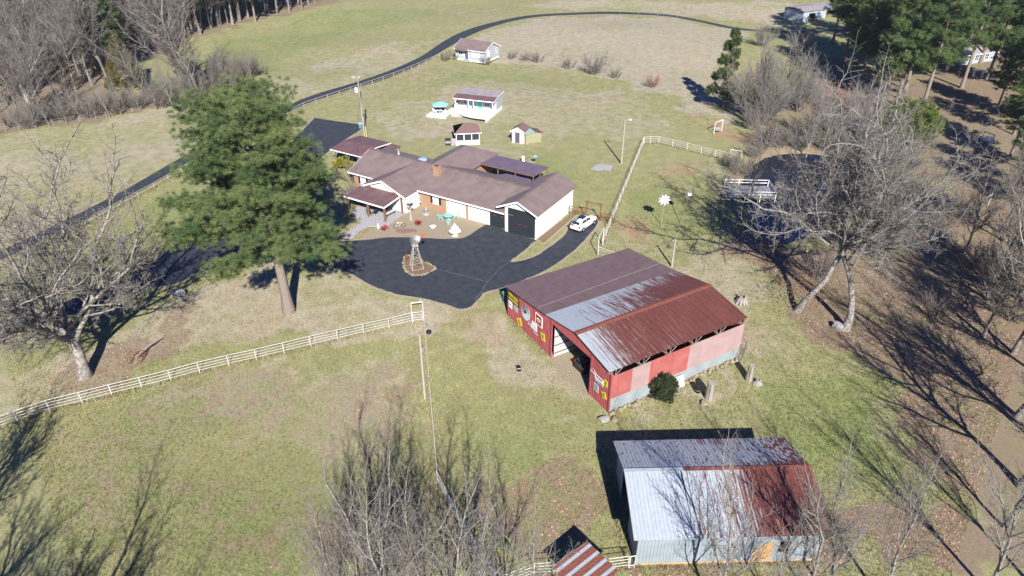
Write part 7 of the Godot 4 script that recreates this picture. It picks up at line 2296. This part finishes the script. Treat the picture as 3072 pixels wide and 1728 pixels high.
	part("hoop", MB.new().lathe(Vector3(0, 0.3, 0), [Vector2(0.325, 0), Vector2(0.335, 0.02), Vector2(0.325, 0.04)], 14), M.steel, t)
	t = thing("white_lattice", "white lattice panel leaning on the barn wall behind the cedar bush", "lattice", Vector3(16.3, 0, -54.5), deg_to_rad(30.4))
	var lat := MB.new()
	for j in 9:
		lat.bar(Vector3(j * 0.14, 0.02, 0), Vector3(j * 0.14, 1.25, -0.35), 0.05, 0.015)
	for j in 7:
		lat.bar(Vector3(-0.03, 0.1 + j * 0.19, -0.02 - j * 0.053), Vector3(1.15, 0.1 + j * 0.19, -0.02 - j * 0.053), 0.05, 0.015)
	part("slats", lat, M.white, t)
	t = thing("farm_gate", "grey tube farm gate leaning behind the barn's far corner", "gate", Vector3(23.8, 0, -58.6), deg_to_rad(62))
	for y in [0.15, 0.45, 0.75, 1.05, 1.35]:
		part("rail", MB.new().rod(Vector3(0, y, 0), Vector3(2.6, y, 0), 0.025, 6), M.dark_bark, t)
	for x in [0.0, 2.6]:
		part("upright", MB.new().rod(Vector3(x, 0.05, 0), Vector3(x, 1.4, 0), 0.03, 6), M.dark_bark, t)
	for p in [[on(Vector3(108.18, 0, -167.34)), "white pedestal birdbath in the pine clearing"], [on(Vector3(109.81, 0, -166.78)), "white birdbath right of its twin in the pine clearing"]]:
		one("birdbath", MB.new().lathe(Vector3.ZERO, [Vector2(0.4, 0), Vector2(0.22, 0.25), Vector2(0.2, 1.2), Vector2(0.5, 1.35), Vector2(0.5, 1.5), Vector2(0, 1.45)], 10), M.white, p[1], "birdbath", p[0], 0.0, "birdbaths")
	one("broken_snag", MB.new().tube([Vector3(0, 0, 0), Vector3(-0.2, 3, 0), Vector3(-0.5, 5.6, 0)], [0.45, 0.38, 0.25], 7), M.pale_wood, "broken pale tree trunk standing in the left wood", "snag", on(Vector3(-101.15, 0, -146.38)))
	for p in [[on(Vector3(-35.82, 0, -33.28)), 0]]:
		pass
	# a planter and white rocks by the house corner, dish and can behind
	one("satellite_dish", MB.new().lathe(Vector3(0, 1.2, 0), [Vector2(0.0, 0), Vector2(0.3, 0.06), Vector2(0.45, 0.2)], 14), M.blue_glass, "blue grey dish behind the patio cover", "dish", Vector3(3.97, 0, -113.28))
	one("white_urn", MB.new().lathe(Vector3.ZERO, [Vector2(0.25, 0), Vector2(0.3, 0.5), Vector2(0.2, 1.0), Vector2(0.28, 1.4), Vector2(0, 1.45)], 12), M.white, "tall white urn behind the patio cover", "urn", Vector3(1.87, 0, -113.43))

func put_rock(called: String, label: String, at: Vector3, size: Vector3, m: Material):
	var o := put(numbered(called), M.stones[taken[called] % 5], m, self, Transform3D(Basis(Vector3.UP, taken[called] * 1.1).scaled(size), at + Vector3(0, size.y * 0.5, 0)))
	tag(o, label, "rock")

func stump(label: String, at: Vector3, r: float, h: float):
	var t := thing("stump", label, "stump", at)
	var mb := MB.new()
	rng.seed = int(at.x * 10)
	for k in 9:
		var a := TAU * k / 9
		mb.tube([Vector3(cos(a) * r * 1.3, 0, sin(a) * r * 1.3), Vector3(cos(a) * r * 0.75, h * 0.4, sin(a) * r * 0.75), Vector3(cos(a) * r * 0.55, h * rng.randf_range(0.7, 1.25), sin(a) * r * 0.55)], [0.14, r * 0.42, 0.05], 6)
	part("wood", mb, M.grey_wood, t)
	part("core", MB.new().tube([Vector3.ZERO, Vector3(0, h * 0.65, 0)], [r, r * 0.7], 9), M.grey_wood, t)

func log_post(label: String, at: Vector3, r: float, h: float):
	var t := thing("standing_log", label, "log", at, 0.4)
	part("log", MB.new().tube([Vector3.ZERO, Vector3(0.03, h * 0.5, 0), Vector3(0, h, 0.02)], [r * 1.1, r * 0.95, r * 0.85], 11), M.grey_wood, t)
	var mb := MB.new()
	for k in 6:
		var a := TAU * k / 6 + 0.3
		mb.bar(Vector3(cos(a) * r * 1.0, 0.05, sin(a) * r * 1.0), Vector3(cos(a) * r * 0.86, h * 0.97, sin(a) * r * 0.86), 0.08, 0.05, Vector3.RIGHT)
	part("bark", mb, M.dark_bark, t)

func build_cover():
	# short grass tufts and fallen leaves over the nearer ground
	var mb := MB.new()
	mb.colored = true
	var r := RandomNumberGenerator.new()
	r.seed = 3
	for k in 7:
		var a := r.randf() * TAU
		var d := Vector3(cos(a), 0, sin(a))
		var p := d * r.randf_range(0.0, 0.09)
		var s := d.cross(Vector3.UP) * 0.016
		var g := r.randf_range(0.85, 1.2)
		mb.col = Color(g, g, g)
		mb.tri(p - s, p + s, p + d * r.randf_range(0.02, 0.07) + Vector3(0, r.randf_range(0.035, 0.08), 0))
	# floors of the buildings
	for e in [[Vector3(-0.41, 0, -67.5), -59.6, 19.0, 17.0, 0.0], [Vector3(9.24, 0, -34.23), 1.7, 13.7, 9.2, 0.0], [Vector3(-13.93, 0, -96.47), -31.0, 20.1, 10.8, 0.0], [Vector3(-13.93, 0, -96.47), -31.0, -13.0, 10.8, 0.0]]:
		var bs := Basis(Vector3.UP, deg_to_rad(e[1]))
		var q := []
		for c in [Vector3(0, 0, 0), Vector3(e[2], 0, 0), Vector3(e[2], 0, -e[3]), Vector3(0, 0, -e[3])]:
			var w: Vector3 = e[0] + bs * c
			q.append(Vector2(w.x, w.z))
		mark(PackedVector2Array([q[0], q[1], q[2]]))
		mark(PackedVector2Array([q[0], q[2], q[3]]))
	var xfs := []
	var cols := []
	var lx := []
	var lc := []
	var tries := 0
	while xfs.size() < 150000 and tries < 400000:
		tries += 1
		var z := -26.0 - 84.0 * pow(r.randf(), 1.25)
		var half := 6.0 + absf(z) * 0.80
		var x := r.randf_range(-half, half)
		if absf(x) > 74 or blocked(x, z):
			continue
		var c := ground_color(x, z)
		var y := gh(x, z)
		if y < -0.4:
			continue
		var leafy := c.r > c.g * 1.16
		if leafy and r.randf() < 0.75:
			if lx.size() < 60000:
				lx.append(Transform3D(Basis.from_euler(Vector3(r.randf_range(-0.5, 0.5), r.randf() * TAU, r.randf_range(-0.5, 0.5))).scaled(Vector3.ONE * r.randf_range(0.05, 0.09)), Vector3(x, y + 0.02, z)))
				var w := r.randf()
				lc.append(Color(0.20, 0.115, 0.07).lerp(Color(0.44, 0.33, 0.23), w * w))
			continue
		xfs.append(Transform3D(Basis(Vector3.UP, r.randf() * TAU).scaled(Vector3.ONE * r.randf_range(0.8, 1.7)), Vector3(x, y, z)))
		var v := r.randf_range(0.86, 1.16)
		var warm := r.randf()
		cols.append(Color(c.r * v * (0.9 + 0.25 * warm), c.g * v, c.b * v * 0.95))
	# longer dry grass left by the mower along fences, walls and pole feet
	var lines := fence_lines.duplicate()
	lines.append([Vector3(9.3, 0, -50.9), Vector3(23.6, 0, -59.2)])
	lines.append([Vector3(-0.5, 0, -67.3), Vector3(4.0, 0, -59.6)])
	lines.append([Vector3(9.2, 0, -33.9), Vector3(22.9, 0, -34.4)])
	lines.append([Vector3(8.6, 0, -34.2), Vector3(8.4, 0, -43.6)])
	for l in lines:
		for j in l.size() - 1:
			var n := int(l[j].distance_to(l[j + 1]) * 16)
			for q in n:
				var p: Vector3 = l[j].lerp(l[j + 1], r.randf()) + Vector3(r.randfn() * 0.16, 0, r.randfn() * 0.16)
				if absf(p.x) > 74 or p.z < -130 or blocked(p.x, p.z):
					continue
				p.y = gh(p.x, p.z)
				xfs.append(Transform3D(Basis(Vector3.UP, r.randf() * TAU).scaled(Vector3(1.6, r.randf_range(1.8, 4.2), 1.6)), p))
				cols.append(Color(0.20, 0.19, 0.10).lerp(Color(0.34, 0.29, 0.19), r.randf()))
	var g := scatter("grass", mb.mesh(), tinted(0.95, 0.1), xfs, cols, self)
	tag(g, "short winter grass tufts covering the nearer lawn", "grass", "", "stuff")
	g = scatter("fallen_leaves", M.leaf_mesh, tinted(0.95, 0.1), lx, lc, self)
	tag(g, "brown fallen leaves strewn over the lawn and woodland floor", "leaves", "", "stuff")

func blocked(x: float, z: float) -> bool:
	var a := int((x + 75) / 0.15)
	var b := int((z + 132) / 0.15)
	return a < 0 or a >= 1000 or b < 0 or b >= 720 or paved[b * 1000 + a] == 1


func make_materials():
	M.asphalt = grain(Color(0.024, 0.030, 0.041), Color(0.042, 0.049, 0.061), 0.045, 0.06, 21, 0.8, 1.3, true)
	M.crack = grain(Color(0.07, 0.075, 0.085), Color(0.15, 0.155, 0.165), 0.05, 0.5, 22, 0.9)
	M.gravel = grain(Color(0.13, 0.105, 0.072), Color(0.44, 0.375, 0.28), 0.12, 0.3, 23, 0.95, 2.6, true)
	M.concrete = grain(Color(0.26, 0.26, 0.28), Color(0.36, 0.36, 0.38), 0.03, 0.3, 24, 0.8, 1.4, true)
	M.white = flat(Color(0.78, 0.79, 0.80), 0.5)
	M.white_pipe = grain(Color(0.44, 0.44, 0.42), Color(0.62, 0.62, 0.60), 0.03, 0.5, 56, 0.6)
	M.dull_pipe = grain(Color(0.30, 0.25, 0.22), Color(0.50, 0.46, 0.42), 0.03, 0.5, 57, 0.7)
	M.shoulder = grain(Color(0.20, 0.17, 0.13), Color(0.36, 0.32, 0.25), 0.12, 0.3, 58, 0.95, 2.0, true)
	M.black = flat(Color(0.012, 0.012, 0.014), 0.6)
	M.dark = flat(Color(0.02, 0.022, 0.028), 0.5)
	M.steel = flat(Color(0.42, 0.43, 0.45), 0.45, 0.5)
	M.glass = glass(Color(0.02, 0.03, 0.045))
	M.rust_steel = grain(Color(0.10, 0.045, 0.025), Color(0.22, 0.085, 0.045), 0.05, 0.8, 25)
	M.wood = grain(Color(0.12, 0.07, 0.045), Color(0.22, 0.13, 0.085), 0.03, 0.8, 26)
	M.grey_wood = grain(Color(0.17, 0.155, 0.145), Color(0.36, 0.335, 0.31), 0.04, 1.0, 27)
	M.stone = grain(Color(0.15, 0.125, 0.085), Color(0.34, 0.29, 0.205), 0.03, 0.7, 28)
	M.mulch = grain(Color(0.08, 0.055, 0.035), Color(0.24, 0.18, 0.12), 0.2, 0.5, 29, 0.95, 2.0, true)
	M.house_roof = grain(Color(0.148, 0.112, 0.110), Color(0.188, 0.148, 0.144), 0.01, 0.16, 30, 0.42, 1.8)
	M.porch_roof = grain(Color(0.115, 0.066, 0.070), Color(0.15, 0.092, 0.095), 0.008, 0.3, 31, 0.45, 1.3)
	M.patio_cover = grain(Color(0.12, 0.085, 0.12), Color(0.155, 0.115, 0.155), 0.008, 0.3, 32, 0.4, 1.3)
	M.grey_roof = grain(Color(0.22, 0.20, 0.21), Color(0.30, 0.28, 0.29), 0.01, 0.3, 33, 0.5)
	M.shingle = grain(Color(0.115, 0.07, 0.066), Color(0.18, 0.118, 0.11), 0.12, 0.6, 34, 0.9, 1.8)
	M.brick = grain(Color(0.17, 0.085, 0.055), Color(0.46, 0.31, 0.20), 0.16, 0.7, 35, 0.9, 2.2)
	M.white_wall = grain(Color(0.70, 0.71, 0.70), Color(0.80, 0.81, 0.80), 0.02, 0.4, 36, 0.7)
	M.blue_siding = grain(Color(0.30, 0.335, 0.39), Color(0.37, 0.405, 0.46), 0.02, 0.5, 37, 0.7)
	M.blue_metal = grain(Color(0.24, 0.30, 0.36), Color(0.34, 0.40, 0.46), 0.02, 0.4, 38, 0.5)
	M.blind = flat(Color(0.42, 0.45, 0.50), 0.25)
	M.black_door = flat(Color(0.022, 0.027, 0.035), 0.5)
	M.red_mark = flat(Color(0.35, 0.05, 0.03), 0.6)
	M.slate_door = flat(Color(0.07, 0.09, 0.13), 0.5)
	M.turquoise = flat(Color(0.04, 0.50, 0.40), 0.5)
	M.pink = flat(Color(0.65, 0.30, 0.33), 0.7)
	M.plum = flat(Color(0.085, 0.075, 0.10), 0.6)
	M.green_tin = flat(Color(0.25, 0.38, 0.36), 0.5)
	M.green_panel = flat(Color(0.05, 0.42, 0.25), 0.5)
	M.screen = flat(Color(0.03, 0.035, 0.045), 0.4)
	M.deck = grain(Color(0.52, 0.53, 0.56), Color(0.66, 0.67, 0.70), 0.03, 0.6, 39, 0.7)
	M.plank = grain(Color(0.22, 0.215, 0.135), Color(0.33, 0.32, 0.215), 0.04, 0.8, 40, 0.85)
	M.blue_glass = glass(Color(0.25, 0.36, 0.55), 0.15)
	M.strut = flat(Color(0.42, 0.36, 0.32), 0.6)
	M.pale_metal = grain(Color(0.36, 0.405, 0.445), Color(0.47, 0.51, 0.55), 0.015, 0.5, 46, 0.45)
	M.galvanised = grain(Color(0.27, 0.315, 0.37), Color(0.34, 0.385, 0.44), 0.02, 0.4, 47, 0.42, 1.4)
	M.shed_wall = grain(Color(0.20, 0.245, 0.285), Color(0.255, 0.30, 0.34), 0.008, 0.2, 48, 0.5, 1.3)
	M.rust_sheet = grain(Color(0.12, 0.035, 0.028), Color(0.22, 0.085, 0.06), 0.03, 0.6, 49, 0.7)
	M.orange_rust = grain(Color(0.36, 0.19, 0.07), Color(0.48, 0.29, 0.13), 0.03, 0.8, 50, 0.85)
	M.orange_soil = grain(Color(0.34, 0.22, 0.11), Color(0.50, 0.36, 0.21), 0.05, 0.8, 51, 0.9)
	M.yellow = flat(Color(0.75, 0.68, 0.08), 0.6)
	M.pale_wood = grain(Color(0.24, 0.22, 0.19), Color(0.40, 0.375, 0.335), 0.04, 0.8, 52, 0.9)
	M.deck_grey = grain(Color(0.20, 0.21, 0.23), Color(0.32, 0.33, 0.35), 0.04, 0.8, 53, 0.85)
	M.orange_paint = flat(Color(0.50, 0.12, 0.04), 0.6)
	M.sign_yellow = flat(Color(0.58, 0.48, 0.04), 0.5)
	M.sign_red = flat(Color(0.30, 0.03, 0.035), 0.5)
	M.grey_mark = flat(Color(0.25, 0.26, 0.28), 0.6)
	M.aqua = flat(Color(0.22, 0.46, 0.44), 0.6)
	M.cream = flat(Color(0.55, 0.56, 0.40), 0.5)
	M.bin_teal = flat(Color(0.05, 0.20, 0.22), 0.5)
	M.mulch_red = grain(Color(0.15, 0.085, 0.08), Color(0.26, 0.17, 0.16), 0.03, 0.6, 54, 0.9)
	M.grey_rock = grain(Color(0.16, 0.16, 0.165), Color(0.36, 0.36, 0.37), 0.03, 0.5, 55, 0.9)
	M.white_paint = flat(Color(0.80, 0.80, 0.80), 0.22)
	M.white_paint.clearcoat_enabled = true
	M.black_paint = flat(Color(0.012, 0.013, 0.018), 0.2)
	M.black_paint.clearcoat_enabled = true
	M.tail_red = flat(Color(0.35, 0.01, 0.01), 0.25)
	M.stones = []
	for k in 5:
		M.stones.append(stone_mesh(k + 1))

func _ready():
	rng.seed = 7
	var cam := Camera3D.new()
	cam.name = "camera"
	cam.position = Vector3(0, 46, 0)
	cam.rotation_degrees = Vector3(-32, 0, 0)
	cam.fov = 44.23
	cam.near = 0.5
	cam.far = 2000
	add_child(cam)
	cam.current = true
	var env := Environment.new()
	env.background_mode = Environment.BG_SKY
	var sky := Sky.new()
	var sm := ProceduralSkyMaterial.new()
	sm.sky_top_color = Color(0.14, 0.28, 0.58)
	sm.sky_horizon_color = Color(0.52, 0.66, 0.84)
	sm.sky_curve = 0.12
	sm.ground_horizon_color = Color(0.45, 0.50, 0.50)
	sm.ground_bottom_color = Color(0.22, 0.22, 0.17)
	sm.energy_multiplier = 0.54
	sky.sky_material = sm
	env.sky = sky
	env.tonemap_mode = Environment.TONE_MAPPER_LINEAR
	env.tonemap_exposure = 2.3
	env.sdfgi_enabled = true
	env.ssao_enabled = true
	env.ssil_enabled = true
	env.fog_enabled = true
	env.fog_density = 0.00010
	env.fog_light_color = Color(0.72, 0.80, 0.90)
	var we := WorldEnvironment.new()
	we.name = "world_environment"
	we.environment = env
	add_child(we)
	var sun := DirectionalLight3D.new()
	sun.name = "sun"
	sun.light_energy = 1.45
	sun.light_color = Color(1.0, 0.97, 0.925)
	sun.light_angular_distance = 0.53
	sun.shadow_enabled = true
	add_child(sun)
	var s := Vector3(sin(deg_to_rad(-9.0)) * cos(deg_to_rad(35)), -sin(deg_to_rad(35)), -cos(deg_to_rad(-9.0)) * cos(deg_to_rad(35)))
	sun.look_at_from_position(Vector3(0, 100, 0), Vector3(0, 100, 0) + s, Vector3.UP)
	make_materials()
	build_ground()
	build_barn()
	build_shed()
	build_house()
	build_outbuildings()
	build_trees()
	build_fences()
	build_poles()
	build_windmill()
	vehicle("suv", "white crossover car with dark sunroof parked on the drive", Vector3(10.1, 0.036, -90.1), deg_to_rad(-37), M.white_paint, M.tail_red)
	vehicle("dark_car", "black car parked nose in inside the red barn's doorway", Vector3(-0.41, 0.02, -67.5) + Basis(Vector3.UP, deg_to_rad(-59.6)) * Vector3(12.5, 0, -3.4), deg_to_rad(-59.6), M.black_paint, M.tail_red)
	build_person()
	build_signs()
	build_yard()
	build_cover()
